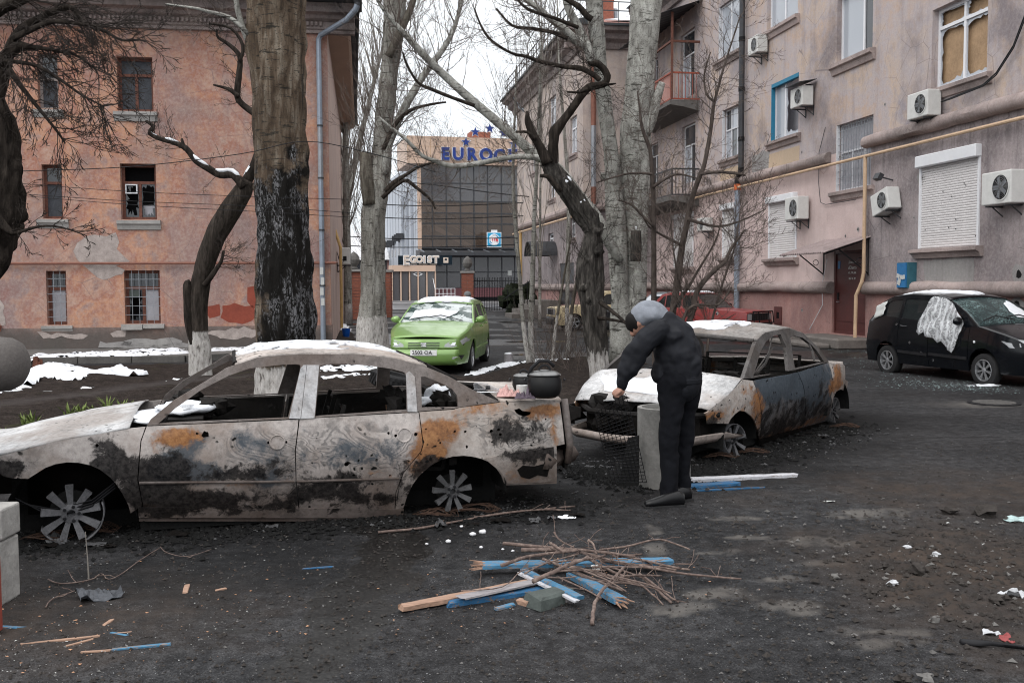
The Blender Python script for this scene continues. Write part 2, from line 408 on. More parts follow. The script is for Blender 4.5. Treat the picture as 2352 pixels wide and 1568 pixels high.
# bark
def bark(name,st,dash=.0,vert=1.,bumpd=.03,black=None,white=None,snowz=None):
    a=NT(name,.9,0,.1); p=a.pos(obj=False); f=a.noise(a.pos((5,5,2.6 if name=='bark_poplar' else 1.1)),1.6*vert,7,.65,.5); c=a.ramp(f,st)
    big=a.noise(a.pos((1,1,.6)),.9,5,.6); c=a.mix(a.rng(big,.45,.7,0,.55),c,tuple(x*.55 for x in st[0][1]))
    if dash:
        d=a.noise(a.pos((2.2,2.2,15)),1.5,4,.65); m=a.rng(d,.585,.63); c=a.mix(a.math('MULTIPLY',m,dash),c,(.03,.028,.024))
        d2=a.vor(a.pos((9,9,26)),2.); c=a.mix(a.math('MULTIPLY',a.rng(d2,.30,.18),dash*.9),c,(.05,.045,.04)); les=a.noise(a.pos((3.5,3.5,.55)),1.2,6,.7,.6); c=a.mix(a.math('MULTIPLY',a.rng(les,.60,.65),dash*(.45 if name=='bark_poplar' else .9)),c,(.035,.031,.027))
    if black:   # charred zone (z0,z1, cx side), white ash crackle
        z=a.sep(p,2); w=a.math('ADD',z,a.math('MULTIPLY',a.math('SUBTRACT',a.noise(p,2.2,5,.6),.5),2.6))
        m=a.math('MULTIPLY',a.rng(w,black[1]+.15,black[1]-.1),a.rng(w,black[0]-.1,black[0]+.1))
        x=a.sep(p,0); sd=a.math('ADD',x,a.math('MULTIPLY',a.math('SUBTRACT',a.noise(p,1.5,4,.6),.5),1.2))
        m=a.math('MULTIPLY',m,a.rng(sd,black[2]-.12,black[2]+.03)); c=a.mix(m,c,(.012,.011,.010))
        cr=a.noise(a.pos((1,1,.42)),24.,6,.75,1.2); k=a.math('MULTIPLY',a.rng(cr,.50,.54),a.rng(a.noise(a.pos((1.3,1.3,.45)),2.3,5,.65,.5),.465,.53))
        c=a.mix(a.math('MULTIPLY',a.math('MULTIPLY',k,m),.65),c,(.27,.27,.285))
    if white:   # whitewashed base
        z=a.sep(p,2); w=a.math('ADD',z,a.math('MULTIPLY',a.math('SUBTRACT',f,.5),white[1]))
        k=a.rng(w,white[0]+.02,white[0]-.02); cw=a.ramp(a.noise(a.pos((7,7,2.5)),3,5,.7),[(.33,(.09,.08,.075)),(.43,(.38,.36,.34)),(.7,(.62,.60,.585))])
        c=a.mix(k,c,cw)
    a.col(c)
    cr2=a.noise(a.pos((6,6,1.2)),3.,6,.6); a.bump(a.math('ADD',f,cr2),.9,bumpd)
PG=[(.30,(.11,.105,.094)),(.43,(.27,.265,.245)),(.58,(.40,.40,.37)),(.72,(.50,.50,.47))]
bark('bark_poplar',PG,.85,1,.02)
bark('bark_poplar_old',[(.3,(.05,.042,.034)),(.5,(.13,.115,.095)),(.72,(.24,.225,.19))],.5,1.3,.05,None,(1.05,.25))
bark('bark_poplar_mid',[(.3,(.11,.10,.088)),(.48,(.26,.25,.225)),(.7,(.42,.415,.385))],.9,1.1,.04,None,(.9,.3))
bark('bark_burnt_poplar',[(.3,(.05,.036,.027)),(.5,(.135,.10,.072)),(.72,(.30,.26,.21))],.9,1.1,.05,(.6,3.4,-3.75),(.55,.3))
bark('bark_dark',[(.3,(.012,.010,.009)),(.5,(.032,.026,.022)),(.72,(.075,.062,.052))],0,1.6,.06)
bark('bark_dark_white',[(.3,(.014,.012,.010)),(.5,(.04,.033,.028)),(.72,(.085,.07,.06))],0,1.6,.06,None,(.88,.1))
bark('bark_split',[(.3,(.02,.018,.017)),(.5,(.06,.055,.05)),(.72,(.17,.155,.14))],0,1.8,.08,None,(.55,1.3))
simple('twig_dark',(.035,.029,.026),.85,0,.3,3)
simple('twig_pale',(.22,.20,.18),.85,0,.3,3)
simple('twig_mid',(.10,.08,.07),.85,0,.35,3)
# burnt car body
def burnt(name,pale=(.40,.35,.32),dark=.5,rust=.5,blue=.4,off=(0,0,0),spots=1.):
    a=NT(name,.82,.0,.10); p=a.pos(off=off); dn=a.n('ShaderNodeTexNoise'); dn.inputs['Scale'].default_value=5; dn.inputs['Detail'].default_value=4; a.l(p,dn.inputs['Vector'])
    wv=a.n('ShaderNodeVectorMath'); wv.operation='MULTIPLY_ADD'; a.l(dn.outputs[1],wv.inputs[0]); wv.inputs[1].default_value=(.16,.16,.16); a.l(p,wv.inputs[2]); pw=wv.outputs[0]
    f=a.noise(pw,2.2,8,.62,.4); fine=a.noise(p,26,6,.75); med=a.noise(pw,7,8,.72)
    base=a.ramp(a.mix(.5,f,fine),[(.36,tuple(x*.5 for x in pale)),(.5,pale),(.62,tuple(min(1,x*1.3) for x in pale))])
    base=a.mix(a.rng(a.noise(p,1.6,6,.65),.47,.6,0,.55),base,(pale[0]*.55,pale[1]*.45,pale[2]*.38))
    base=a.mix(a.rng(med,.52,.62,0,.5),base,tuple(x*.45 for x in pale))
    # marbled scale rings where painted by attribute
    ring=a.math('SINE',a.math('MULTIPLY',a.noise(a.pos((1,1,1.7),off=off),1.9,3,.5,.7),120.)); c=a.mix(a.math('MULTIPLY',a.math('MULTIPLY',a.math('MULTIPLY',a.rng(ring,-.1,.7),a.rng(fine,.38,.55,.3,1)),a.rng(a.math('ADD',a.attr('ring'),a.math('MULTIPLY',a.math('SUBTRACT',med,.5),1.6)),.35,.6)),.6),base,(.06,.062,.065))
    def lay(c,attr,bias,sc,colr,op,soft=.03,det=10):
        n_=a.noise(pw,sc,det,.70,.25); v=a.math('ADD',a.math('MULTIPLY',a.attr(attr),.42),a.math('ADD',n_,bias)); v=a.math('ADD',v,a.math('MULTIPLY',a.math('SUBTRACT',fine,.5),.35)); return a.mix(a.math('MULTIPLY',a.rng(v,.70,.70+soft),op),c,colr)
    c=lay(c,'blue',.02+blue*.12,5.,a.mix(fine,(.018,.027,.037),(.085,.108,.132)),.85,.16)
    c=lay(c,'rust',-.05+rust*.11,7.,a.ramp(a.mix(.5,med,fine),[(.35,(.07,.03,.018)),(.5,(.24,.105,.04)),(.64,(.40,.20,.08))]),.9,.22)
    c=lay(c,'soot',.0+dark*.12,6.,a.mix(a.rng(fine,.42,.6),(.005,.005,.006),(.040,.037,.036)),.95,.10)
    sp=a.vor(pw,15.); k=a.math('MULTIPLY',a.rng(sp,.24,.16),a.rng(a.noise(p,3.1,3,.6),.55-spots*.02,.60)); c=a.mix(k,c,(.008,.008,.008))
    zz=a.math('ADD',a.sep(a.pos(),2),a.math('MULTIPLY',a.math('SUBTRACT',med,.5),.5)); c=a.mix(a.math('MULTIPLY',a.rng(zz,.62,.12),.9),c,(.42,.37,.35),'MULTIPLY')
    a.col(c); a.rough(a.rng(f,.3,.7,.6,.95)); a.bump(a.math('ADD',fine,med),.5,.006)
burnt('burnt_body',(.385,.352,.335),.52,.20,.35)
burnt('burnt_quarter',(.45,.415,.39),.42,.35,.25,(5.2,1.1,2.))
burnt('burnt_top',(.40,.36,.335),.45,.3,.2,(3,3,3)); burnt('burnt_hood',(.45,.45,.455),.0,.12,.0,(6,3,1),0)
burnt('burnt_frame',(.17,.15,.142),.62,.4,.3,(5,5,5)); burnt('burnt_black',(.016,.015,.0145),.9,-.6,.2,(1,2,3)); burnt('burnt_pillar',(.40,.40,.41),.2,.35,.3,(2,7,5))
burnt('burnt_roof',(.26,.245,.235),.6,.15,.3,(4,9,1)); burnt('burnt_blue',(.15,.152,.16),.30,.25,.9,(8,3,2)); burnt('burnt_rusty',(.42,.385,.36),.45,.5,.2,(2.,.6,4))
def paint(name,c,rough=.25,dirt=.3,coat=.6,metal=0.):
    a=NT(name,rough,metal); p=a.pos(obj=True); f=a.noise(p,3,6,.65); d=a.math('MULTIPLY',a.rng(f,.4,.75),dirt)
    c2=a.mix(d,c,(.17,.15,.14)); a.col(c2); a.rough(a.rng(f,.3,.8,rough,rough+.25)); a.b.inputs['Coat Weight'].default_value=coat; a.b.inputs['Coat Roughness'].default_value=.08
paint('paint_green',(.20,.35,.095),.25,.15,.6,.2); paint('paint_red',(.27,.032,.032),.35,.35,.4); paint('paint_black',(.003,.004,.006),.10,.015,.45); MT['paint_black'].node_tree.nodes['Principled BSDF'].inputs['Specular IOR Level'].default_value=.25
paint('paint_cream',(.52,.42,.25),.45,.3,.2); paint('paint_darkcar',(.05,.06,.07),.3,.3,.5)
def glass(name,c,al=.6,rough=.05,spec=.8):
    a=NT(name,rough,0,spec); a.b.inputs['Base Color'].default_value=c+(1,); a.b.inputs['Alpha'].default_value=al
glass('car_glass',(.02,.025,.027),.62); glass('win_glass',(.035,.04,.048),.93,.06); glass('win_glass_pale',(.42,.45,.50),.9,.1); glass('lamp_glass',(.50,.52,.54),.75,.1)
glass('glass_brown',(.10,.068,.05),.52,.08); glass('glass_grey',(.10,.098,.105),.82,.10); glass('film',(.75,.77,.8),.38,.25)
a=NT('glass_cracked',.2); p=a.pos(obj=True); e=a.vor(p,22.,'DISTANCE_TO_EDGE'); m=a.rng(a.noise(p,2.2,4,.6),.35,.6); k=a.math('MULTIPLY',a.rng(e,.08,.02),m)
a.col(a.mix(k,(.02,.035,.037),(.20,.30,.30))); a.b.inputs['Alpha'].default_value=.88
a=NT('film_crumple',.28,0,.8); p=a.pos(obj=True); f=a.noise(p,2.2,3,.6,1.5); f2=a.noise(p,9,5,.65,2.); k=a.rng(a.wave(p,2.2,9,3,1.2),.5,.95); a.col((.80,.82,.85)); a.l(a.math('ADD',.24,a.math('MULTIPLY',a.math('MAXIMUM',k,a.rng(f2,.5,.62)),.45)),a.b.inputs['Alpha']); a.bump(f2,.8,.04)
# ground
a=NT('asphalt',.7,0,.10); p=a.pos(); big=a.noise(p,.55,6,.6); mid=a.noise(p,4,6,.7); fin=a.noise(p,45,4,.75); ag=a.vor(p,60.)
c=a.ramp(a.mix(.65,big,a.noise(p,9,7,.8)),[(.40,(.012,.0122,.0132)),(.5,(.034,.0343,.0368)),(.59,(.072,.072,.075))])
c=a.mix(a.rng(a.noise(p,110,3,.8),.42,.56,.75,0),c,(.004,.004,.0045)); c=a.mix(a.math('MULTIPLY',a.rng(a.noise(p,75,3,.8),.60,.68),.55),c,(.14,.137,.14)); c=a.mix(a.math('MULTIPLY',a.rng(fin,.58,.70),.4),c,(.075,.072,.072))
warm=a.rng(a.noise(p,.35,4,.6),.45,.65); c=a.mix(a.math('MULTIPLY',warm,.18),c,(.036,.029,.026))
c=a.mix(a.math('MULTIPLY',a.attr('dry'),a.rng(mid,.36,.56,.1,.85)),c,(.135,.125,.115))
c=a.mix(a.math('MULTIPLY',a.attr('dirt'),a.rng(mid,.3,.6,.55,1)),c,a.ramp(mid,[(.35,(.022,.017,.014)),(.65,(.06,.046,.038))]))
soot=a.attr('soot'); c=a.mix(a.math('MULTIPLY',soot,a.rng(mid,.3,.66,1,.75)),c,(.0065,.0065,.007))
wet=a.math('MULTIPLY',a.attr('wet'),1.); wk=a.rng(a.math('ADD',wet,a.math('MULTIPLY',a.math('SUBTRACT',mid,.5),1.1)),.40,.60); c=a.mix(a.math('MULTIPLY',wk,.95),c,a.ramp(fin,[(.48,(.005,.0048,.0048)),(.68,(.035,.033,.031))]))
a.col(c); a.rough(a.math('SUBTRACT',a.rng(mid,.3,.7,.62,.9),a.math('MULTIPLY',wk,.42)))
a.l(a.rng(wk,0,1,.10,.22),a.b.inputs['Specular IOR Level']); a.bump(a.math('ADD',a.math('MULTIPLY',fin,a.rng(wk,0,1,1,.25)),a.math('MULTIPLY',mid,.9)),.55,.015)
a=NT('soil',.95,0,.08); p=a.pos(); big=a.noise(p,.8,6,.6); mid=a.noise(p,6,6,.75); fin=a.noise(p,34,5,.75)
c=a.ramp(a.mix(.5,mid,fin),[(.34,(.012,.0095,.0085)),(.5,(.034,.027,.024)),(.62,(.068,.053,.046)),(.72,(.13,.11,.10))])
c=a.mix(a.math('MULTIPLY',a.attr('path'),.85),c,a.ramp(mid,[(.3,(.05,.043,.042)),(.7,(.08,.069,.066))]))
c=a.mix(a.math('MULTIPLY',a.rng(a.noise(p,1.4,5,.6),.62,.7),.5),c,(.05,.055,.022))
a.col(c); a.bump(a.math('ADD',a.math('MULTIPLY',mid,1.5),fin),1.,.04)
simple('street_asphalt',(.12,.122,.13),.4,0,.2,.4,.2,obj=False)
simple('pavement_far',(.22,.215,.22),.6,0,.2,.5,.2,obj=False)
simple('stone_step',(.15,.135,.125),.85,0,.35,3,.5)
simple('kerb_stone',(.10,.095,.09),.85,0,.35,4,.4)

simple('sheet_rusty',(.33,.27,.265),.5,.1,.3,2)
simple('paint_daub',(.24,.06,.04),.85,0,.25,3,.2,obj=False)
simple('concrete_pipe',(.23,.225,.215),.85,0,.35,5,.5)
simple('concrete_speck',(.11,.10,.095),.9,0,.3,60,.5)
simple('chip_leaf',(.22,.16,.11),.9,0,.3,9)
simple('hedge',(.016,.02,.012),.9,0,.4,9)
simple('puddle',(.012,.012,.012),.06,0,.2,9)

simple('render_pale',(.36,.31,.29),.9,0,.35,6,.8,obj=False)

simple('rust_dark',(.06,.035,.025),.8,0,.4,9)

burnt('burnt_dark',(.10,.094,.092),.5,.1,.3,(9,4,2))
# ---------------- ground ----------------
def seg_d(P,a,b):
    a=np.array(a[:2]);b=np.array(b[:2]);d=b-a;t=np.clip(((P-a)@d)/max(1e-9,(d@d)),0,1)
    return np.sqrt(((P-(a+t[:,None]*d))**2).sum(1))
def line_d(P,pts): return np.min([seg_d(P,pts[i],pts[i+1]) for i in range(len(pts)-1)],axis=0)
def steps(bounds):
    out=[bounds[0][0]]
    for a,b,st in bounds:
        n=max(1,int(round((b-a)/st))); out+= [a+(b-a)*(i+1)/n for i in range(n)]
    return np.array(out)
def sheet(name,xs,ys,zf,mat,attrs=None,keep=None,kind='structure',cat=None,label=None):
    X,Y=np.meshgrid(xs,ys,indexing='ij'); P=np.stack([X.ravel(),Y.ravel()],1); Z=zf(P)
    ny=len(ys); I,J=np.meshgrid(np.arange(len(xs)-1),np.arange(ny-1),indexing='ij'); a=(I*ny+J).ravel()
    Fq=np.stack([a,a+ny,a+ny+1,a+1],1)
    if keep is not None: k=keep(P); Fq=Fq[k[Fq].any(1)]
    me=bpy.data.meshes.new(name); me.from_pydata(np.column_stack([P,Z]).tolist(),[],Fq.tolist()); me.materials.append(MT[mat])
    me.polygons.foreach_set('use_smooth',[True]*len(me.polygons))
    for k,f in (attrs or {}).items():
        at_=me.attributes.new(k,'FLOAT','POINT'); at_.data.foreach_set('value',np.clip(f(P),0,1).astype(np.float32))
    o=bpy.data.objects.new(name,me); C.objects.link(o); WM[o.name]=Matrix(); tag(o,label,cat,None,kind); return o
def nz(P,sc,o=4,off=0.): return np.array([mnoise.fractal(Vector((x*sc+off,y*sc-off,off)),.8,2.,o) for x,y in P])
def g2(u,v): q=gr(u,v); return (q.x,q.y)
DRY=[(1505,1262,.10,.14),(1905,1290,.18,.07),(2010,1455,.28,.05),(2040,1478,.2,.05),(1655,1365,.25,.09),(1560,1395,.18,.10),(1500,1215,.05,.2),(1770,1330,.2,.06),(1880,1245,.3,.1),(1730,1235,.2,.05),(1700,1190,.25,.05),(2230,930,.9,.25),(2000,1180,.4,.15),(1640,1270,.2,.06),(1790,1395,.28,.07),(1870,1410,.12,.03),(1310,1110,.0,.0)]
def a_dry(P):
    r=np.zeros(len(P)); n=nz(P,5,3)*.5
    for u,v,a,b in DRY:
        if a==0: continue
        c=g2(u,v); d=np.sqrt(((P[:,0]-c[0])/(a*.8))**2+((P[:,1]-c[1])/(b*1.1))**2)+n*1.6; r=np.maximum(r,np.clip((1.1-d)/.25,0,1))
    return r*.8
WETL=[[g2(905,1195),g2(880,1290),g2(820,1390),g2(740,1470),g2(650,1590)],[g2(470,1440),g2(640,1460)],[g2(1250,740),g2(900,730)]]
def a_wet(P):
    n=nz(P,2.2,4,3.)
    a=np.clip(1.45-(line_d(P,WETL[0])/.24+n*.7),0,1); b=np.clip(1.1-(line_d(P,WETL[1])/.12+n*.8),0,1)*.6
    far=np.clip((P[:,1]-19)/6,0,1)*np.clip((nz(P,.35,4,5.)+.22)*2.2,0,.75)
    return np.maximum(np.maximum(a,b),far)
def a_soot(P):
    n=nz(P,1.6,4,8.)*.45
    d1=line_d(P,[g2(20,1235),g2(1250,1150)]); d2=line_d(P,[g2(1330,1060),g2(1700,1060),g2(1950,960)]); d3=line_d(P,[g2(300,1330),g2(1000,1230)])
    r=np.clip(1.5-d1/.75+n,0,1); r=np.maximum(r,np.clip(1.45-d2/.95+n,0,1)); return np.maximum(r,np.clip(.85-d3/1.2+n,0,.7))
def a_dirt(P):
    n=nz(P,1.4,4,12.)*.55; c=g2(2270,1330); d=np.sqrt(((P[:,0]-c[0])/1.1)**2+((P[:,1]-c[1])/1.35)**2)
    r=np.clip(1.35-d+n,0,1); c=g2(2330,1130); d=np.sqrt(((P[:,0]-c[0])/2.2)**2+((P[:,1]-c[1])/1.)**2); r=np.maximum(r,np.clip(1.2-d+n,0,1)*.8)
    c=g2(120,1420); d=np.sqrt(((P[:,0]-c[0])/1.3)**2+((P[:,1]-c[1])/.9)**2); return np.maximum(r,np.clip(1.2-d+n,0,1)*.7)
def gz(P):
    d=a_dirt(P); n=nz(P,7,4,2.); m=np.exp(-np.maximum(0,P[:,1]-12)/4)
    return (n*.006+nz(P,1.1,2,4.)*.008)*m+d*np.abs(nz(P,11,4,6.))*.035*m
xs=steps([(-400,-60,40),(-60,-14,4),(-14,-4,.5),(-4,4.6,.045),(4.6,14,.4),(14,60,4),(60,400,40)])
ys=steps([(-40,2.8,3),(2.8,9.5,.045),(9.5,14,.09),(14,40,.4),(40,120,3),(120,900,60)])
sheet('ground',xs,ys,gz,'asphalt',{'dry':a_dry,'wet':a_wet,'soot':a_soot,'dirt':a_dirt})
# soil bed between the cars and the left building
SOIL=[g2(-500,1010),g2(-420,842),g2(60,842),g2(430,836),g2(600,826),g2(750,806),g2(742,762),g2(800,752),g2(840,790),g2(905,838),g2(1080,866),g2(1180,836),g2(1300,822),g2(1420,818),g2(1500,835),g2(1440,900),g2(1330,945),g2(1290,1015),g2(1100,1030),g2(500,1060),g2(0,1110)]
def soil_d(P):
    d=line_d(P,SOIL+[SOIL[0]]); return np.where(inpoly(P,SOIL),d,-d)
PATH=[g2(-300,975),g2(0,932),g2(200,908),g2(430,876),g2(600,866),g2(760,862)]
def a_path(P): return np.clip(1.25-(line_d(P,PATH)/.42+nz(P,2.5,3,1.)*.4),0,1)
def soil_z(P):
    d=soil_d(P)+nz(P,2.,3,7.)*.12; e=np.clip(d/.35,-1,1); n=nz(P,4.,5,9.); pth=a_path(P)
    c=g2(150,878); md=np.exp(-(((P[:,0]-c[0])/1.0)**2+((P[:,1]-c[1])/.5)**2))*.16
    return -.012+e*.035+np.clip(e,0,1)*(np.abs(n)*.055*(1-pth*.8)+nz(P,.8,2,3.)*.03)+md*np.clip(e,0,1)
sheet('soil_bed',steps([(-16,-7,.16),(-7,3.2,.07)]),steps([(9.2,18,.07),(18,24,.14),(24,38,.3)]),soil_z,'soil',{'path':a_path},lambda P:soil_d(P)>-.35)
# street beyond the fence
def flat(name,poly,z,mat,kind='structure',h=.0,label=None,cat=None):
    m=MB(); 
    if h: panel(poly,lambda a,b,o:Vector((a,b,z-o)),(),100,h,m)
    else:
        V,T=cdt(poly,(),100); m.add([Vector((a,b,z)) for a,b in V],T)
    o=m.build(name,mat); return tag(o,label,cat,None,kind)
flat('road',[(-120,40),(120,101.5),(120,115.8),(-120,54.3)],.006,'street_asphalt')
flat('pavement',[(-120,54.4),(120,115.9),(120,128),(-120,66)],.16,'pavement_far',h=.16)
# ---------------- wall frames ----------------
class Wall:
    def __init__(s,O,D):
        s.O=Vector((O[0],O[1],0)); s.D=Vector((D[0],D[1],0)).normalized()
        n=Vector((s.D.y,-s.D.x,0)); s.N=n if (CO-s.O).dot(n)>0 else -n
    def pt(s,a,z,off=0): q=s.O+s.D*a+s.N*off; return Vector((q.x,q.y,z))
    def px(s,u,v): q=pl(u,v,s.O,s.N); return ((q-s.O).dot(s.D),q.z)
    def s(s,u,v=650): return s.px(u,v)[0]
    def box(s,M,a0,a1,z0,z1,o0,o1):
        p=s.pt; return M.hexa([p(a0,z0,o1),p(a1,z0,o1),p(a1,z0,o0),p(a0,z0,o0),p(a0,z1,o1),p(a1,z1,o1),p(a1,z1,o0),p(a0,z1,o0)])
    def rect(s,u0,u1,uc,vt,vb):
        a,b=sorted((s.s(u0,(vt+vb)/2),s.s(u1,(vt+vb)/2))); return (a,b,s.px(uc,vb)[1],s.px(uc,vt)[1])
    def plate(s,M,a0,a1,z0,z1,rects,off=0,thick=.35,step=1.2):
        return panel([(a0,z0),(a1,z0),(a1,z1),(a0,z1)],lambda a,z,o:s.pt(a,z,off-o),[[(r[0],r[2]),(r[1],r[2]),(r[1],r[3]),(r[0],r[3])] for r in rects],step,thick,M)
    def prof(s,M,a0,a1,pr):  # extrude a closed profile [(off,z)] along the wall
        n=len(pr); v=[s.pt(a0,z,o) for o,z in pr]+[s.pt(a1,z,o) for o,z in pr]
        return M.add(v,[(i,(i+1)%n,n+(i+1)%n,n+i) for i in range(n)]+[tuple(range(n-1,-1,-1)),tuple(range(n,2*n))])
def jag(a0,a1,z0,z1,seed,k=14,ins=.3):
    """jagged hole outline inside a pane"""
    q=random.Random(seed); ca,cz=(a0+a1)/2,(z0+z1)/2; ha,hz=(a1-a0)/2,(z1-z0)/2; out=[]
    for i in range(k*2):
        t=2*math.pi*i/(k*2); c,s_=math.cos(t),math.sin(t); m=1/max(abs(c),abs(s_)); f=q.uniform(1-ins,.97) if i%2 else q.uniform(.86,.98)
        out.append((ca+ha*c*m*f,cz+hz*s_*m*f))
    return out
def window(W,bld,r,fm,panes,vm=(.5,),tr=None,rec=.16,fw=.07,sill=None,sd=.14,sh=.12,sw=.12,grille=0,back='void',backd=.55,top_split=False,label=None,boards=None,seed=1):
    a0,a1,z0,z1=r; M=MB(); w=W; o0,o1=-rec-.06,-rec
    w.box(M,a0,a0+fw,z0,z1,o0,o1); w.box(M,a1-fw,a1,z0,z1,o0,o1); w.box(M,a0+fw,a1-fw,z0,z0+fw,o0,o1); w.box(M,a0+fw,a1-fw,z1-fw,z1,o0,o1)
    zt=z1-fw
    if tr: zt=z0+(z1-z0)*(1-tr); w.box(M,a0+fw,a1-fw,zt-fw/2,zt+fw/2,o0,o1+.01)
    xs_=[a0+fw]+[a0+(a1-a0)*m for m in vm]+[a1-fw]
    for m in vm: q=a0+(a1-a0)*m; w.box(M,q-fw/2,q+fw/2,z0+fw,(zt-fw/2 if (tr and not top_split) else z1-fw),o0,o1+.005)
    f=M.build('window',fm,bld)
    if label: f['label']=label
    cells=[]
    for i in range(len(xs_)-1): cells.append((xs_[i]+(fw/2 if i else 0),xs_[i+1]-(fw/2 if i<len(xs_)-2 else 0),z0+fw,(zt-fw/2 if tr else z1-fw)))
    if tr:
        if top_split:
            for i in range(len(xs_)-1): cells.append((xs_[i]+(fw/2 if i else 0),xs_[i+1]-(fw/2 if i<len(xs_)-2 else 0),zt+fw/2,z1-fw))
        else: cells.append((a0+fw,a1-fw,zt+fw/2,z1-fw))
    for i,c in enumerate(cells):
        pm=panes[i%len(panes)]
        if pm is None: continue
        M=MB()
        if isinstance(pm,tuple): panel([(c[0],c[2]),(c[1],c[2]),(c[1],c[3]),(c[0],c[3])],lambda a,z,o:w.pt(a,z,-rec-.03-o),[jag(*c,seed*17+i,14,pm[1])],.5,.006,M); pm=pm[0]
        else: w.box(M,*c,-rec-.04,-rec-.03)
        M.build('pane',pm,f)
    if boards: M=MB(); w.box(M,a0+.02,a1-.02,z0+.02,z1-.02,-rec-.16,-rec-.12); M.build('board',boards,f)
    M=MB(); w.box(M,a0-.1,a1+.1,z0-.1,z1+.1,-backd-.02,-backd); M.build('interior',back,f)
    if grille:
        M=MB(); n=max(2,int((a1-a0)/grille)); k=max(2,int((z1-z0)/(grille*1.25)))
        for i in range(1,n): q=a0+(a1-a0)*i/n; w.box(M,q-.006,q+.006,z0,z1,-.07,-.058)
        for i in range(1,k): q=z0+(z1-z0)*i/k; w.box(M,a0,a1,q-.006,q+.006,-.056,-.045)
        M.build('grille','metal_grey',f)
    if sill:
        M=MB(); w.prof(M,a0-sw,a1+sw,[(-rec,z0-.005),(sd,z0-.03),(sd,z0-.03-sh*.45),(sd*.6,z0-.03-sh*.6),(sd*.35,z0-.03-sh*1.2),(-.0,z0-.03-sh*1.25),(-rec,z0-.1)]); M.build('sill',sill,f)
    return f
def ac_unit(m,label,w=.8,h=.57,d=.36,fan='ac_grille',group='air conditioner units on the walls'):
    """m: matrix, x along wall, y outward, z up, origin at back centre bottom"""
    r=empty('air_conditioner',(0,0,0),label=label,cat='air conditioner',group=group,m=m)
    q=MB().box((0,d/2+.08,h/2),(w,d,h)); o=q.build('casing','ac_white',r,frame=m); b=o.modifiers.new('b','BEVEL'); b.width=.025; b.segments=2
    fx=-w*.16; R0=h*.40
    q=MB().lathe([(R0,0),(R0*1.03,.012),(R0*.93,.012),(R0*.93,-.03)],(fx,d+.08,h/2),24,Matrix.Rotation(R(-90),3,'X')); q.build('fan_ring','ac_white',r,frame=m)
    q=MB().lathe([(R0*.92,0),(R0*.92,.006)],(fx,d+.081,h/2),24,Matrix.Rotation(R(-90),3,'X')); g=q.build('fan_recess','metal_black',r,frame=m)
    q=MB()
    for k in range(1,7):
        rr=R0*.92*k/6.5; pts=[(fx+rr*math.cos(t*math.pi/8),d+.1,h/2+rr*math.sin(t*math.pi/8)) for t in range(17)]; q.tube(pts,.004,3,False)
    for k in range(4): t=k*math.pi/4; q.bar((fx-R0*.9*math.cos(t),d+.1,h/2-R0*.9*math.sin(t)),(fx+R0*.9*math.cos(t),d+.1,h/2+R0*.9*math.sin(t)),.008)
    q.build('fan_grille',fan,r,frame=m)
    q=MB()
    for k in range(5): t=2*math.pi*k/5; q.bar((fx,d+.09,h/2),(fx+R0*.8*math.cos(t),d+.088,h/2+R0*.8*math.sin(t)),.09,.004,(0,1,0))
    q.build('fan_blade','metal_grey',r,frame=m)
    for sx_ in (-w*.32,w*.32): q=MB().box((sx_,d/2+.03,-.03),(.04,d+.12,.03)); q.box((sx_,.01,-.12),(.04,.02,.3)); q.bar((sx_,.02,-.25),(sx_,d*.8,-.04),.02); q.build('bracket','metal_dark',r,frame=m)
    q=MB().box((w/2-.12,d/2+.08,h*.35),(.26,.12,.16)); q.tube([(w/2+.02,.2,h*.3),(w/2+.09,.15,h*.2),(w/2+.08,.06,h*.4),(w/2+.05,.0,h*.7)],.013,6); q.tube([(w/2+.02,.24,h*.24),(w/2+.12,.18,h*.1),(w/2+.1,.06,h*.3),(w/2+.05,.0,h*.75)],.01,6); q.build('pipe','plastic_black',r,frame=m)
    return r
def wall_m(W,u,v,rz=0.): 
    a,z=W.px(u,v); q=W.pt(a,z); X=W.D if W.D.cross(W.N).z>0 else -W.D
    m=Matrix(((X.x,W.N.x,0,q.x),(X.y,W.N.y,0,q.y),(0,0,1,q.z),(0,0,0,1))); return m@Matrix.Rotation(R(rz),4,'Y')
# ---------------- orange building on the left ----------------
A=R(8.5); OC=gr(762,801); OC=Vector((OC.x,OC.y,0)); W1=Wall(OC,(-math.cos(A),-math.sin(A)))
ob=empty('apartment_building',OC,label='orange plastered apartment block on the left with brown wooden windows',cat='building')
ZC=W1.px(700,78)[1]; ZT=W1.px(700,20)[1]; ZB=W1.px(400,750)[1]
rc=[W1.rect(86,133,110,122,250),W1.rect(269,351,310,131,255),W1.rect(97,143,120,378,502),W1.rect(277,359,318,376,504),W1.rect(107,153,130,622,746),W1.rect(286,368,327,621,743),W1.rect(-90,-10,-50,622,746),W1.rect(-90,-10,-50,378,502)]
MB_=W1.plate(MB(),0,26,ZB,ZC+.3,rc); MB_.build('wall','plaster_orange',ob)
q=W1.plate(MB(),-.02,26,-.2,ZB,[],.04,.4,.6); q.build('plinth','plaster_orange_base',ob)
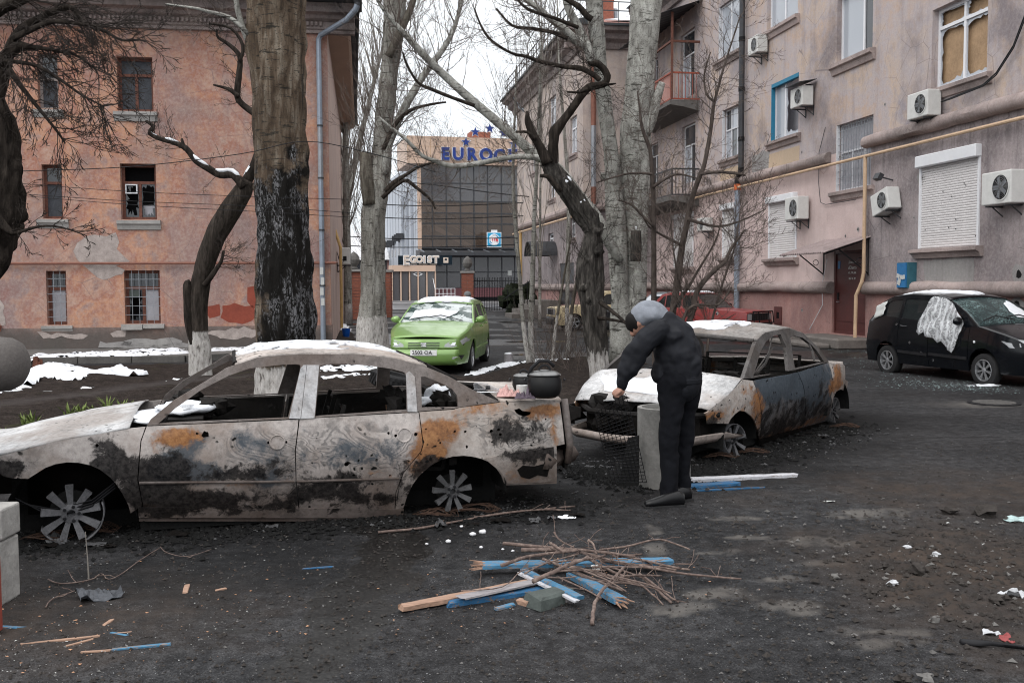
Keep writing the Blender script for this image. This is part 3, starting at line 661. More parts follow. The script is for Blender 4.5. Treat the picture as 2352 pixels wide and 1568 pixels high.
# peeling render at foot of the wall
for k,pts in enumerate([[(196,540),(215,535),(240,543),(262,533),(270,552),(268,575),(285,590),(300,604),(270,606),(290,618),(265,635),(240,642),(225,634),(205,622),(190,606),(175,596),(168,575),(180,560)],[(0,690),(12,700),(10,745),(0,750)],[(255,765),(290,760),(285,775),(262,778)],[(470,765),(500,757),(560,752),(590,760),(590,775),(520,778)],[(90,762),(150,768),(200,766),(190,775),(100,774)]]):
    P=[W1.px(u,v) for u,v in pts]; P=[(x+rnd.uniform(-.05,.05),z+rnd.uniform(-.05,.05)) for x,z in dens(P,.14)]; off=.004 if k<2 else .045
    V,T=cdt(P,(),.12); MB().add([W1.pt(a,z,off+.012*abs(fbm((a*5,z*5,k)))) for a,z in V],T).build('render_patch','render_pale',ob)
for k,(u0,u1,vt,vb) in enumerate([(285,420,778,796),(300,440,788,803),(230,300,786,800)]):
    a0,z0=W1.px(u0,vb); a1,z1=W1.px(u1,vt); 
    pts=dens([(a0,z0),(a1,z0),(a1,z1),(a0,z1)],.25); pts=[(x+rnd.uniform(-.1,.1),z+rnd.uniform(-.05,.05)) for x,z in pts]
    panel(pts,lambda a,z,o:W1.pt(a,z,.075-o),(),.3,.04).build('render_patch','render_grey',ob)
S2=Wall(OC,(-math.sin(A)*1,math.cos(A)))
q=S2.plate(MB(),.36,19,0,ZC+.3,[],0,.3,3); q.build('wall','pale_side',ob)
M=MB(); H=ZT-ZC
pr=[(-.1,ZC),(.10,ZC),(.10,ZC+H*.12),(.16,ZC+H*.16),(.16,ZC+H*.42),(.34,ZC+H*.5),(.40,ZC+H*.62),(.62,ZC+H*.66),(.66,ZC+H*.86),(.72,ZC+H*.98),(-.1,ZC+H*.98)]
W1.prof(M,-.75,26,pr).build('cornice','cornice',ob)
pr2=[(o if o>0 else -.1,z) for o,z in pr]
M=MB(); S2.prof(M,-.1,19,[(0.0,ZC+H*.3),(.55,ZC+H*.6),(.62,ZC+H*.7),(.62,ZC+H*.96),(-.1,ZC+H*.96)]); M.build('eaves','soffit',ob)
nd=0
dsrc=None
for i in range(170):
    a=.15+i*.115
    c=W1.pt(a,ZC+H*.33,.20); m=Matrix.Translation(c)@Matrix.Rotation(A,4,'Z')
    if dsrc is None: dsrc=MB().box((0,0,0),(.06,.1,H*.16)).build('dentil','cornice',ob,frame=m)
    else: inst(dsrc,m,ob)
M=MB(); W1.prof(M,-.95,26,[(.95,ZT),(.95,ZT+.06),(-.2,ZT+.25),(-.2,ZT)]); S2.prof(M,-.3,20,[(.75,ZT),(.75,ZT+.06),(-.2,ZT+.2),(-.2,ZT)]); M.build('roof_edge','roof_dark',ob)
M=MB(); W1.prof(M,-.9,26,[(.97,ZT-.02),(1.09,ZT-.02),(1.11,ZT+.1),(.97,ZT+.1)]); M.build('gutter','metal_dark',ob)
p0,p1=W1.pt(-.9,ZT+.1,.9),W1.pt(26,ZT+.1,.9); pb0,pb1=W1.pt(5,ZT+3.,-7),W1.pt(24,ZT+3.,-7); pc=S2.pt(19,ZT+.1,.7)
MB().add([p0,p1,pb1,pb0,pc],[(0,1,2,3),(0,3,4)]).build('roof','roof_dark',ob)
gl='win_glass'
window(W1,ob,rc[0],'wood_frame_grey',['curtain_dark',gl],(),.45,.2,.07,'concrete',.1,.16,.12,0,label='tall narrow window with a grey frame')
window(W1,ob,rc[1],'wood_brown',['curtain_dark','curtain_dark','curtain_dark'],(.5,),.32,.2,.075,'concrete',.12,.2,.10)
window(W1,ob,rc[2],'wood_brown',['curtain_dark',gl],(),.33,.2,.07,'concrete',.1,.18,.14,.0)
f=window(W1,ob,rc[3],'wood_brown',[('win_glass',.45),('win_glass',.6),None],(.5,),.33,.2,.075,'concrete',.12,.2,.10,seed=5,label='brown window with broken panes and a small vent pane')
a0,a1,z0,z1=rc[3]; wv=a1-a0; 
def frame_rect(W,M,r,t,o0,o1):
    a0,a1,z0,z1=r; W.box(M,a0,a0+t,z0,z1,o0,o1); W.box(M,a1-t,a1,z0,z1,o0,o1); W.box(M,a0+t,a1-t,z0,z0+t,o0,o1); W.box(M,a0+t,a1-t,z1-t,z1,o0,o1)
frame_rect(W1,(M:=MB()),(a0+wv*.56,a1-.09,z0+(z1-z0)*.47,z0+(z1-z0)*.64),.03,-.16,-.13); M.build('vent_frame','paint_white',f)
M=MB(); W1.box(M,a0+.08,a0+wv*.44,z0+.08,z0+.4,-.35,-.3); M.build('curtain','curtain',f)
window(W1,ob,rc[4],'wood_brown',['curtain',gl],(),.33,.2,.08,'concrete',.08,.16,.14,.16)
f=window(W1,ob,rc[5],'wood_brown',['curtain',('win_glass',.5),gl],(.5,),.33,.2,.08,None,grille=.17,seed=3,label='barred brown window with a broken lower pane')
M=MB(); a0,a1,z0,z1=rc[5]; W1.box(M,a0+.1+(a1-a0)*.5,a1-.1,z1-(z1-z0)*.5,z1-(z1-z0)*.37,-.13,-.11); M.build('board','green_block',f)
for k in range(2):
    a,b=a0-.1+k*(a1-a0+.2)*.5,a0-.1+(k+1)*(a1-a0+.2)*.5-.02; M=MB(); W1.prof(M,a,b,[(-.1,z0),(.12,z0-.02),(.13,z0-.12-.04*k),(.02,z0-.16),(-.1,z0-.16)]); M.build('sill','concrete',f)
window(W1,ob,rc[6],'wood_brown',['curtain',gl],(.5,),.33,.2,.08,'brick_red'); window(W1,ob,rc[7],'wood_brown',['curtain',gl],(.5,),.33,.2,.08,'concrete')
# red paint daubs on the wall
for pts in ([(512,700),(540,697),(560,705),(583,702),(590,725),(560,745),(525,742),(508,728)],[(567,660),(590,655),(591,715),(578,705),(568,690)],[(470,705),(505,698),(506,726),(480,730)]):
    P=[W1.px(u,v) for u,v in pts]; P=[(x+rnd.uniform(-.03,.03),z+rnd.uniform(-.03,.03)) for x,z in dens(P,.15)]
    V,T=cdt(P,(),.5); MB().add([W1.pt(a,z,.003) for a,z in V],T).build('paint_daub','paint_daub',ob)
P0,P1=W1.px(0,607),W1.px(745,604); zp=P1[1]
M=MB(); M.tube([W1.pt(26,zp,.12),W1.pt(.15,zp,.12),W1.pt(-.12,zp,.1),W1.pt(-.16,zp+.02,-.5)],.035,8)
tag(M.build('pipe','pipe_rust',None),'rust brown pipe running along the orange wall','pipe')
# downpipe
dp=empty('drainpipe',W1.pt(.55,0,.2),label='grey downpipe with crooked top outlet at the corner of the orange building',cat='drainpipe')
a=W1.s(737,400); zt=W1.px(737,95)[1]
zz=[0.2,1.7,3.2,4.6,6.0,zt]
for i in range(5):
    M=MB().tube([W1.pt(a,zz[i],.14),W1.pt(a,zz[i+1]+.04,.14)],[.075,.068],10); M.build('pipe_section','pipe_blue' if i!=3 else 'metal_grey',dp)
    MB().tube([W1.pt(a,zz[i]+.02,.14),W1.pt(a,zz[i]+.07,.14)],.082,10).build('clamp','metal_dark',dp)
MB().tube([W1.pt(a,zt,.14),W1.pt(a-.06,zt+.12,.17),W1.pt(a-.75,zt+.38,.8),W1.pt(a-1.0,zt+.6,1.0),W1.pt(a-1.05,zt+.72,1.05)],[.07,.075,.075,.08,.08],10).build('elbow','pipe_blue',dp)
MB().lathe([(.07,0),(.08,.08),(.15,.2),(.15,.24),(.12,.24)],W1.pt(a-1.05,zt+.68,1.05),10).build('outlet_funnel','metal_dark',dp)
M=MB(); W1.box(M,a-.1,a+.09,1.3,2.2,.215,.225); 
for k in range(4): mm=MB(); z=1.2+k*.28; W1.box(mm,a-.05+.02*(k%2),a+.04+.02*(k%2),z,z+.2,.215,.222); mm.build('leaflet','paper',dp)
# wires bracket, small AC on its side
ac_unit(Matrix.Translation(S2.pt(7.,S2.px(770,605)[1],.02))@Matrix.Rotation(math.atan2(S2.D.y,S2.D.x)+math.pi,4,'Z'),'small air conditioner on the side of the orange building above the gate')
M=MB(); q=S2.pt(6.2,0,.15); M.tube([(q.x,q.y,.3),(q.x,q.y,3.0),(q.x-.2,q.y+.1,3.6)],.05,8); tag(M.build('gas_pipe','gas_yellow'),'yellow gas pipe rising at the side of the orange building by the gate','pipe')
# pavement and kerb along the orange wall
K=[gr(-700,850),gr(60,836),gr(430,830),gr(600,820),gr(742,805)]
flat('sidewalk',[(p.x,p.y) for p in K]+[(W1.pt(.3,0,.03).x,W1.pt(.3,0,.03).y),(W1.pt(26,0,.03).x,W1.pt(26,0,.03).y)],.11,'concrete_dark',h=.12)
kb=empty('kerb',K[1],label='low kerb of weathered stones along the orange building',cat='kerb')
for i in range(len(K)-1):
    a,b=K[i],K[i+1]; n=max(1,int((b-a).length/1.05))
    for j in range(n):
        p,q=a.lerp(b,j/n),a.lerp(b,(j+.985)/n); dz=rnd.uniform(-.015,.012)
        MB().bar(p+Vector((0,-.09,.06+dz)),q+Vector((0,-.09,.06+dz+rnd.uniform(-.008,.008))),.16,.16).build('kerb_stone','kerb_stone',kb)
# ---------------- right building ----------------
DX,DY=-.1647,.9863; W3=Wall((13.96,0),(DX,DY))
def ys_(Y): return (Y)/DY
rb=empty('apartment_building',W3.pt(ys_(27),0),label='mauve and pink apartment block on the right with air conditioners and broken windows',cat='building')
EZ=13.5; LZ=5.40
near,far=ys_(6.),ys_(46.5); sd0=W3.s(1991,600)
R1=W3.rect(1651,1698,1674,2,127); R2=W3.rect(1763,1833,1798,-78,53); R3=W3.rect(1923,2005,1964,-30,128); R4=W3.rect(2141,2268,2200,-2,187)
R5=W3.rect(1659,1699,1679,246,361); R6=W3.rect(1772,1834,1803,181,315); R7=W3.rect(1921,2005,1963,276,432)
R8=W3.rect(1768,1829,1799,462,592); R9=W3.rect(1662,1692,1677,480,591); R10=W3.rect(2120,2253,2187,372,567)
RB1=W3.rect(1563,1595,1580,72,224); RB2=W3.rect(1566,1597,1582,286,420); RL1=W3.rect(1501,1511,1506,134,194); RL2=W3.rect(1492,1512,1502,330,425); RG=W3.rect(1550,1592,1571,500,613)
ROFF=W3.rect(2420,2560,2490,-200,60); RD=W3.rect(1914,1991,1950,575,768)
top=[R1,R2,R3,R4,R5,R6,R7,RB1,RB2,RL1,RL2,ROFF]; low=[R7,R8,R9,R10,RG,RD]
W3.plate(MB(),near,far,LZ,EZ,top,0,.35,1.5).build('wall','plaster_mauve',rb)
W3.plate(MB(),sd0,W3.s(1500),1.6,LZ,low,-.003,.35,1.5).build('wall','plaster_pink',rb)
W3.plate(MB(),W3.s(1500),far,1.6,LZ,low,-.003,.35,1.5).build('wall','plaster_grey',rb)
W3.plate(MB(),near,sd0,1.6,LZ,low,.05,.4,1.5).build('wall','plaster_grey',rb)
W3.plate(MB(),near,far,-.2,1.6,[RD],.035,.39,1.2).build('plinth','plaster_rose',rb)
# painted panels under windows
def wpatch(r,mat,off=.006,jit=0.,name='wall_patch',par=None):
    P=[(r[0],r[2]),(r[1],r[2]),(r[1],r[3]),(r[0],r[3])]
    if jit: P=[(a+rnd.uniform(-jit,jit),z+rnd.uniform(-jit,jit)) for a,z in dens(P,jit*3)]
    panel(P,lambda a,z,o:W3.pt(a,z,off-o),(),100,.01).build(name,mat,par or rb)
wpatch(W3.rect(1766,1836,1800,345,395),'plaster_cream'); wpatch(W3.rect(1655,1700,1678,385,425),'plaster_cream'); wpatch(W3.rect(1727,1766,1746,352,408),'render_grey',.007,.06)
wpatch(W3.rect(2127,2240,2187,593,655),'render_grey',.058,.05)
# ledges (half round mouldings, with chipped surface)
def torus(a0,a1,z,r,off=.0,mat='ledge',name='ledge'):
    M=MB(); n=max(2,int(abs(a1-a0)/.35)); pts=[W3.pt(a0+(a1-a0)*i/n,z+rnd.uniform(-.006,.006),off) for i in range(n+1)]
    M.tube(pts,[r*rnd.uniform(.94,1.04) for _ in pts],12,nz=.10,sc=2.5); M.build(name,mat,rb,smooth=True)
torus(W3.s(1992),near,5.45,.17,.10); torus(W3.s(1500),W3.s(1905),5.32,.16,.06); torus(W3.s(1500),far,5.3,.16,.03)
torus(W3.s(1994),near,1.60,.17,.09); torus(far,W3.s(1915),1.60,.17,.07)
# main cornice
M=MB(); W3.prof(M,near,far,[(-.1,EZ-.2),(.14,EZ-.2),(.2,EZ),(.42,EZ+.15),(.5,EZ+.4),(.75,EZ+.48),(.8,EZ+.75),(-.1,EZ+.75)]).build('cornice','cornice',rb)
M=MB(); W3.prof(M,near,far,[(.9,EZ+.76),(.9,EZ+.8),(-.2,EZ+1.),(-.2,EZ+.76)]).build('roof_edge','roof_dark',rb)
SL='ledge'
gp='win_glass_pale'
window(W3,rb,R1,'pvc_white',[gp],(.5,),None,.10,.06,SL,.16,.22,.25,back='curtain')
window(W3,rb,R2,'pvc_white',[gp],(.5,),None,.12,.06,SL,.16,.22,.15,back='curtain')
window(W3,rb,R3,'pvc_white',['win_glass',gp],(.36,),None,.14,.07,SL,.18,.24,.18,back='curtain')
window(W3,rb,R4,'pvc_white',[('win_glass_pale',.16),('win_glass_pale',.22),('win_glass_pale',.3),('win_glass_pale',.2)],(.5,),.24,.16,.075,SL,.14,.2,.2,boards='cardboard',top_split=True,seed=4,label='large white window with shattered panes backed by brown board')
window(W3,rb,R5,'paint_white',[gp,'win_glass'],(.33,.66),.42,.14,.05,SL,.14,.2,.15,top_split=True)
f=window(W3,rb,R6,'pvc_white',[('win_glass_pale',.25),gp],(.6,),None,.12,.065,SL,.16,.2,.2,back='curtain',seed=9,label='white window with blue painted reveal and a broken pane')
a0,a1,z0,z1=R6; M=MB(); W3.box(M,a0-.0,a0+.002,z0,z1,-.12,.0); W3.box(M,a1-.035,a1-.003,z0,z1,-.11,.012); W3.box(M,a0+.01,a1-.04,z1-.12,z1-.003,-.11,.012); M.build('reveal','blue_paint_frame',f)
window(W3,rb,R7,'paint_white',['curtain'],(.33,.66),.42,.14,.05,SL,.14,.2,.2,grille=.14,back='curtain_dark')
for r in (R1,R5,R7):   # painted white reveals
    a0,a1,z0,z1=r; M=MB(); W3.box(M,a1-.02,a1-.002,z0,z1,-.09,.004); M.build('reveal','paint_white',rb)
for r in (RB1,RB2): window(W3,rb,r,'pvc_white',['win_glass',gp],(.5,),.35,.12,.06,None)
for r in (RL1,RL2): window(W3,rb,r,'pvc_white',['win_glass'],(.5,),.3,.12,.05,None)
window(W3,rb,ROFF,'pvc_white',[gp],(.5,),.24,.14,.07,SL)
def roller(r,box_h,n,lab,off=.0):
    a0,a1,z0,z1=r; root=empty('roller_shutter',W3.pt((a0+a1)/2,z0,off),label=lab,cat='roller shutter')
    M=MB(); W3.box(M,a0-.06,a1+.06,z1-.02,z1+box_h,off-.05,off+.16); b=M.build('shutter_box','pvc_white',root); bb=b.modifiers.new('b','BEVEL'); bb.width=.02
    for s0 in (a0-.05,a1-.02): M=MB(); W3.box(M,s0,s0+.07,z0,z1-.02,off-.03,off+.035); M.build('guide_rail','pvc_white',root)
    H=(z1-.02-z0)/n; src=None
    for i in range(n):
        zc=z0+H*(i+.5); m=Matrix(((W3.D.x,W3.N.x,0,0),(W3.D.y,W3.N.y,0,0),(0,0,1,0),(0,0,0,1))); m.translation=W3.pt((a0+a1)/2+rnd.uniform(-.002,.002),zc,off-.01+rnd.uniform(-.002,.002))
        if i%9==4: m=m@Matrix.Rotation(R(rnd.uniform(-.25,.25)),4,'Y')
        if src is None:
            L=(a1-a0)/2-.02; v=[]; pr=[(-.008,-H*.5),(.006,-H*.44),(.014,-H*.1),(.014,H*.25),(.004,H*.46),(-.008,H*.5)]
            v=[Vector((-L,o,z)) for o,z in pr]+[Vector((L,o,z)) for o,z in pr]; k=len(pr)
            src=MB().add(v,[(j,(j+1)%k,k+(j+1)%k,k+j) for j in range(k)]+[tuple(range(k)),tuple(range(2*k-1,k-1,-1))]).build('slat','shutter',root,frame=m)
            base=m.inverted()@WM[src.name]
        else: inst(src,m@base,root)
    M=MB(); W3.prof(M,a0-.2,a1+.2,[(-.05,z0),(off+.2,z0-.03),(off+.2,z0-.1),(off+.12,z0-.14),(off+.07,z0-.24),(-.05,z0-.24)]); M.build('sill','ledge',root)
    M=MB(); W3.box(M,a0-.1,a1+.1,z0-.1,z1+.1,off-.34,off-.32); M.build('interior','void',root); return root
rs=roller(R10,.26,34,'large closed white roller shutter pierced by shrapnel on the grey wall',.05)
roller(R8,.2,26,'closed white roller shutter behind the air conditioner on the pink wall'); roller(R9,.2,22,'narrow closed roller shutter left of the grey drainpipe'); roller(RG,.18,20,'grey closed roller shutter under the lower balcony')
a0,a1,z0,z1=R10; M=MB()
for k in range(9): s_=rnd.uniform(a0,a1); z=rnd.uniform(z0+.2,z1+.1); panel(hexhole(s_,z,.018,6,k),lambda a,b,o:W3.pt(a,b,.078-o),(),100,.004,M)
tag(M.build('holes','void',rs),None)
# shrapnel pits
for k,(u,v,r_) in enumerate([(2012,410,.05),(2119,410,.17),(1971,527,.07),(2340,700,.2),(1942,542,.05),(2345,630,.2),(1930,360,.06),(2033,240,.05),(1842,350,.05),(2290,668,.03),(1845,712,.06),(2104,500,.04),(1764,325,.06)]):
    a,z=W3.px(u,v); off=.052 if (a<sd0 and z<5.3) else (.0405 if z<1.5 else .004)
    P=hexhole(a,z,r_,11,k); V,T=cdt(P,(),100); MB().add([W3.pt(x,y,off) for x,y in V],T).build('plaster_pit','render_grey',rb)
    P=hexhole(a,z,r_*.45,8,k+50); V,T=cdt(P,(),100); MB().add([W3.pt(x,y,off+.003) for x,y in V],T).build('plaster_pit','soot',rb)
# door
a0,a1,z0,z1=RD
dr=empty('door',W3.pt((a0+a1)/2,z0,0),label='dark red steel entrance door under the corrugated canopy',cat='door')
M=MB(); frame_rect(W3,M,(a0+.01,a1-.01,z0,z1),.07,-.12,-.02); M.build('door_frame','door_red',dr)
M=MB(); W3.box(M,a0+.085,a1-.085,z0+.02,z1-.08,-.10,-.05); M.build('door_leaf','door_red',dr)
for z in (z0+.35,z0+1.0,z0+1.65):
    M=MB(); W3.box(M,a0+.12,a1-.12,z,z+.03,-.05,-.035); M.build('rib','door_red',dr)
M=MB(); W3.box(M,a1-.26,a1-.18,z0+.95,z0+1.15,-.05,-.02); M.build('lock_plate','metal_black',dr); M=MB(); W3.box(M,a1-.3,a1-.2,z0+.88,z0+.9,-.03,.02); M.build('handle','metal_grey',dr)
M=MB(); W3.box(M,a1-.30,a1-.16,z1-.5,z1-.28,-.05,-.043); M.build('notice','sign_blue',dr)
for k,(t,sz) in enumerate([('Домофон',.09),('«Юнит»',.13),('41-39-46',.12),('067 41 39',.09)]):
    tm=text(t,sz,.004); m=wall_m(W3,1955,600); q=W3.pt((a0+a1)/2-.05,z1-.33-k*.15,-.045)
    mm=m.copy(); mm=Matrix(((-W3.D.x,0,W3.N.x,q.x),(-W3.D.y,0,W3.N.y,q.y),(0,1,0,q.z),(0,0,0,1))); tm.build('lettering','ac_white',dr,frame=mm)
W3B=W3
M=MB(); W3.box(M,a0-.05,a1+.05,z0,z1,-.34,-.33); M.build('interior','void',dr)
# canopy over the door
cn=empty('door_canopy',W3.pt(a1,3,0),label='rusty corrugated metal canopy over the red door',cat='canopy')
ca0,ca1=W3.s(2004,560),W3.s(1893,540); cz=W3.px(2003,533)[1]
nW=20
def fcan(i,j): return W3.pt(ca0+(ca1-ca0)*i,cz-.12-.42*j+.032*math.sin(i*nW*2*math.pi),.03+1.35*j)
MB().grid(fcan,nW*6,2).build('corrugated_sheet','sheet_rusty',cn,thick=.006)
for a in (ca0+.1,ca1-.1):
    M=MB(); M.bar(W3.pt(a,cz-.16,.05),W3.pt(a,cz-.57,1.3),.035); M.bar(W3.pt(a,cz-1.1,.05),W3.pt(a,cz-.45,.9),.03); M.bar(W3.pt(a,cz-1.15,.05),W3.pt(a,cz-.1,.05),.035)
    M.tube([W3.pt(a,cz-.75+.08*math.sin(t),.3+.08*math.cos(t)) for t in [k*.5 for k in range(13)]],.01,5); M.build('bracket','metal_black',cn)
# steps
st=empty('door_steps',W3.pt(a0,0,1),label='worn concrete landing and step at the red door',cat='steps')
M=MB(); W3.box(M,a0-.5,a1+.35,-.02,z0-.03,.05,1.1); b=M.build('landing','stone_step',st); bb=b.modifiers.new('b','BEVEL'); bb.width=.05
M=MB(); W3.box(M,a0-.2,a1+.9,-.02,z0*.45,1.11,1.55); b=M.build('step','stone_step',st); bb=b.modifiers.new('b','BEVEL'); bb.width=.05
M=MB(); W3.box(M,a1+.36,a1+.9,-.02,z0*.45,.1,1.1); b=M.build('step','stone_step',st)
# small red vent hole
a,z=W3.px(1790,724); M=MB(); frame_rect(W3,M,(a-.28,a+.28,z-.28,z+.28),.17,.03,.06); v=M.build('vent_frame','door_red',rb); M=MB(); W3.box(M,a-.12,a+.12,z-.1,z+.1,.03,.045); M.build('vent_opening','void',v)
# AC units
ac_unit(wall_m(W3,1757,126),'white air conditioner beside the top floor window near the drainpipe')
ac_unit(wall_m(W3,1860,247),'white air conditioner under a small dark rain hood beside the blue framed window')
ac_unit(wall_m(W3,2145,272),'white air conditioner under the shattered board backed window',.85,.6)
ac_unit(wall_m(W3,1848,505),'white air conditioner in front of the small roller shutter on the pink wall',.9,.68)
ac_unit(wall_m(W3,2060,497,14)@Matrix.Translation((0,0,.1)),'crookedly hanging air conditioner left of the big roller shutter',.8,.55)
A6=ac_unit(wall_m(W3,2330,470),'large air conditioner at the right edge with a round pink sticker',.95,.68)
m=wall_m(W3,2330,470); MB().lathe([(.075,0),(.075,.004)],(.36,.386,.52),18,Matrix.Rotation(R(-90),3,'X')).build('sticker','cloth_pink',A6,frame=m); MB().box((.36,.386,.28),(.15,.006,.22)).build('sticker','ac_white',A6,frame=m)
ac_unit(wall_m(W3,1634,531),'small air conditioner seen through the shrub under the gas pipe',.75,.5)
M=MB(); a,z=W3.px(1862,190); M.hexa([W3.pt(a-.5,z,.05),W3.pt(a+.5,z,.05),W3.pt(a+.5,z-.1,.6),W3.pt(a-.5,z-.1,.6),W3.pt(a-.5,z+.02,.05),W3.pt(a+.5,z+.02,.05),W3.pt(a+.5,z-.08,.6),W3.pt(a-.5,z-.08,.6)]); M.bar(W3.pt(a,z-.05,.0),W3.pt(a,z-.35,.0),.3,.1)
tag(M.build('rain_hood','metal_dark'),'small dark sheet metal hood above an air conditioner','rain hood')
# gas pipes, drainpipe
M=MB(); M.tube([W3.pt(near,5.05,.22),W3.pt(W3.s(1660),5.07,.22),W3.pt(W3.s(1500),5.05,.22)],.042,8); gp_=M.build('gas_pipe','gas_pipe'); tag(gp_,'long cream gas pipe running along the wall under the upper ledge','pipe')
sP=W3.s(2004,450); M=MB(); M.tube([W3.pt(sP,5.05,.22),W3.pt(sP,2.0,.22),W3.pt(sP+.02,1.75,.26),W3.pt(sP+.16,1.4,.34),W3.pt(sP+.18,.1,.34)],.05,8); tag(M.build('gas_pipe','gas_pipe'),'vertical cream gas pipe bending outward beside the red door','pipe')
dp=empty('drainpipe',W3.pt(W3.s(1711),0,.2),label='dark drainpipe with an orange collar and grey lower length between the windows',cat='drainpipe')
s_=W3.s(1714,300); z1=W3.px(1714,385)[1]; s2=s_+.25
MB().tube([W3.pt(s_,EZ+.3,.18),W3.pt(s_,z1,.18)],.10,12).build('pipe_section','metal_dark',dp)
for k in range(5): MB().tube([W3.pt(s_,z1+.9+k*1.7,.18),W3.pt(s_,z1+1.05+k*1.7,.18)],.115,12).build('clamp','metal_black',dp)
MB().tube([W3.pt(s_,z1,.18),W3.pt(s_,z1-.15,.18),W3.pt(s2,z1-.35,.2),W3.pt(s2,z1-.6,.2)],.105,12).build('elbow','metal_black',dp)
MB().tube([W3.pt(s2,z1-.55,.2),W3.pt(s2,z1-.75,.2)],.13,12).build('collar','orange_plastic',dp)
MB().tube([W3.pt(s2,z1-.7,.2),W3.pt(s2,.5,.2)],.10,12).build('pipe_section','pipe_blue',dp)
# hanging cables
M=MB(); a,z=W3.px(2352,40); 
for k in range(2): M.tube([W3.px(2352,30+8*k) and W3.pt(*W3.px(2370,20+10*k),.1),W3.pt(*W3.px(2340,105+6*k),.12),W3.pt(*W3.px(2300,168+5*k),.12),W3.pt(*W3.px(2270,195+3*k),.12),W3.pt(*W3.px(2205,225+2*k),.2),W3.pt(*W3.px(2180,235),.2)],.016,5)
tag(M.build('cable','plastic_black'),'two black cables draped from the upper right to the window air conditioner','cable')
M=MB(); M.tube([W3.pt(*W3.px(1905,595),.07),W3.pt(*W3.px(1893,655),.07),W3.pt(*W3.px(1896,700),.09),W3.pt(*W3.px(1866,756),.09)],.012,5); tag(M.build('cable','pvc_white'),'loose white cable hanging on the pink wall left of the door','cable')
M=MB(); M.tube([W3.pt(*W3.px(1898,293),.03),W3.pt(*W3.px(1885,350),.05),W3.pt(*W3.px(1884,420),.05),W3.pt(*W3.px(1888,465),.05),W3.pt(*W3.px(1900,470),.05),W3.pt(*W3.px(1970,458),.05)],.01,4); tag(M.build('cable','metal_dark'),'thin dark cable looping under the barred stair window','cable')
# blue post box with papers
bm=wall_m(W3,2097,662); bx=empty('telephone_box',(0,0,0),label='small blue metal box with torn papers on the grey wall',cat='box',m=bm)
MB().box((0,.16,.32),(.46,.26,.62)).build('casing','teal',bx,frame=bm); MB().box((0,.305,.32),(.40,.03,.60)).build('front','sign_blue',bx,frame=bm)
for k in range(6): MB().box((rnd.uniform(-.12,.12),.325+k*.003,rnd.uniform(.05,.4)),(.13,.004,.1),Matrix.Rotation(rnd.uniform(-.5,.5),3,'Y')).build('paper','paper',bx,frame=bm)
MB().tube([(-.2,.1,.0),(-.25,.1,-.12),(-.3,.05,-.15)],.03,6).build('pipe','metal_black',bx,frame=bm)
# floodlight on a bracket
m=wall_m(W3,2060,415); fl=empty('floodlight',(0,0,0),label='small grey floodlight on the wall above the crooked air conditioner',cat='lamp',m=m); MB().bar((0.1,.05,.02),(.1,.4,.1),.03).build('arm','metal_dark',fl,frame=m); MB().box((.1,.45,.1),(.25,.12,.16),Matrix.Rotation(.5,3,'X')).build('lamp_head','metal_dark',fl,frame=m)
# balconies
def balcony(u0,u1,vfl,depth,lab,upper):
    a1,a0=W3.s(u0,200),W3.s(u1,200); zf=W3.px(u1,vfl)[1]
    r=empty('balcony',W3.pt((a0+a1)/2,zf),label=lab,cat='balcony')
    M=MB(); W3.prof(M,a0,a1,[(.0,zf-.45),(depth*.55,zf-.3),(depth+.05,zf-.22),(depth+.05,zf-.05),(0,zf-.05)]); M.build('slab','concrete_dark',r)
    rm='rail_red' if upper else 'metal_dark'; h=1.0
    M=MB(); M.bar(W3.pt(a0,zf+h,depth),W3.pt(a1,zf+h,depth),.06); M.bar(W3.pt(a0,zf+h,0),W3.pt(a0,zf+h,depth),.06); M.bar(W3.pt(a0,zf,depth),W3.pt(a1,zf,depth),.05); M.bar(W3.pt(a0,zf,0),W3.pt(a0,zf,depth),.05)
    for a in (a0,a1): M.bar(W3.pt(a,zf,depth),W3.pt(a,zf+h,depth),.05)
    M.build('handrail',rm,r)
    src=None; n=int((a1-a0)/.13); k2=int(depth/.13)
    P=[(a0+(a1-a0)*i/n,depth) for i in range(1,n)]+[(a0,depth*i/k2) for i in range(1,k2)]
    for a,o in P:
        m=Matrix.Translation(W3.pt(a,zf+h/2,o))
        if src is None: src=MB().box((0,0,0),(.02,.02,h)).build('bar',rm,r,frame=m)
        else: inst(src,m,r)
    if upper:
        M=MB(); W3.box(M,a0+.05,a1,zf+.02,zf+h-.05,depth-.06,depth-.045); M.build('backing_sheet','rail_back',r)
        M=MB()
        for a in (a0,a1): M.bar(W3.pt(a,zf,depth-.02),W3.pt(a,zf+3.3,depth-.02),.09)
        M.bar(W3.pt(a0,zf+2.2,0),W3.pt(a0,zf+2.2,depth),.08); M.bar(W3.pt(a0,zf+2.2,depth),W3.pt(a1,zf+2.2,depth),.08); M.build('post','wood_brown',r)
        def fr(i,j): return W3.pt(a0-.3+(a1-a0+.6)*i,zf+3.75-.55*j+.025*math.sin(i*70),-.0+(depth+.45)*j)
        MB().grid(fr,60,2).build('roof_sheet','metal_dark',r,thick=.01)
        M=MB(); W3.box(M,a0+.1,a1-.1,zf,zf+3.4,.01,.03); 
    return r
balcony(1502,1607,228,1.15,'upper wooden balcony with rust red railings and a dark sheet roof',True)
balcony(1496,1607,447,1.1,'lower concrete balcony with thin grey bars behind the shrub',False)
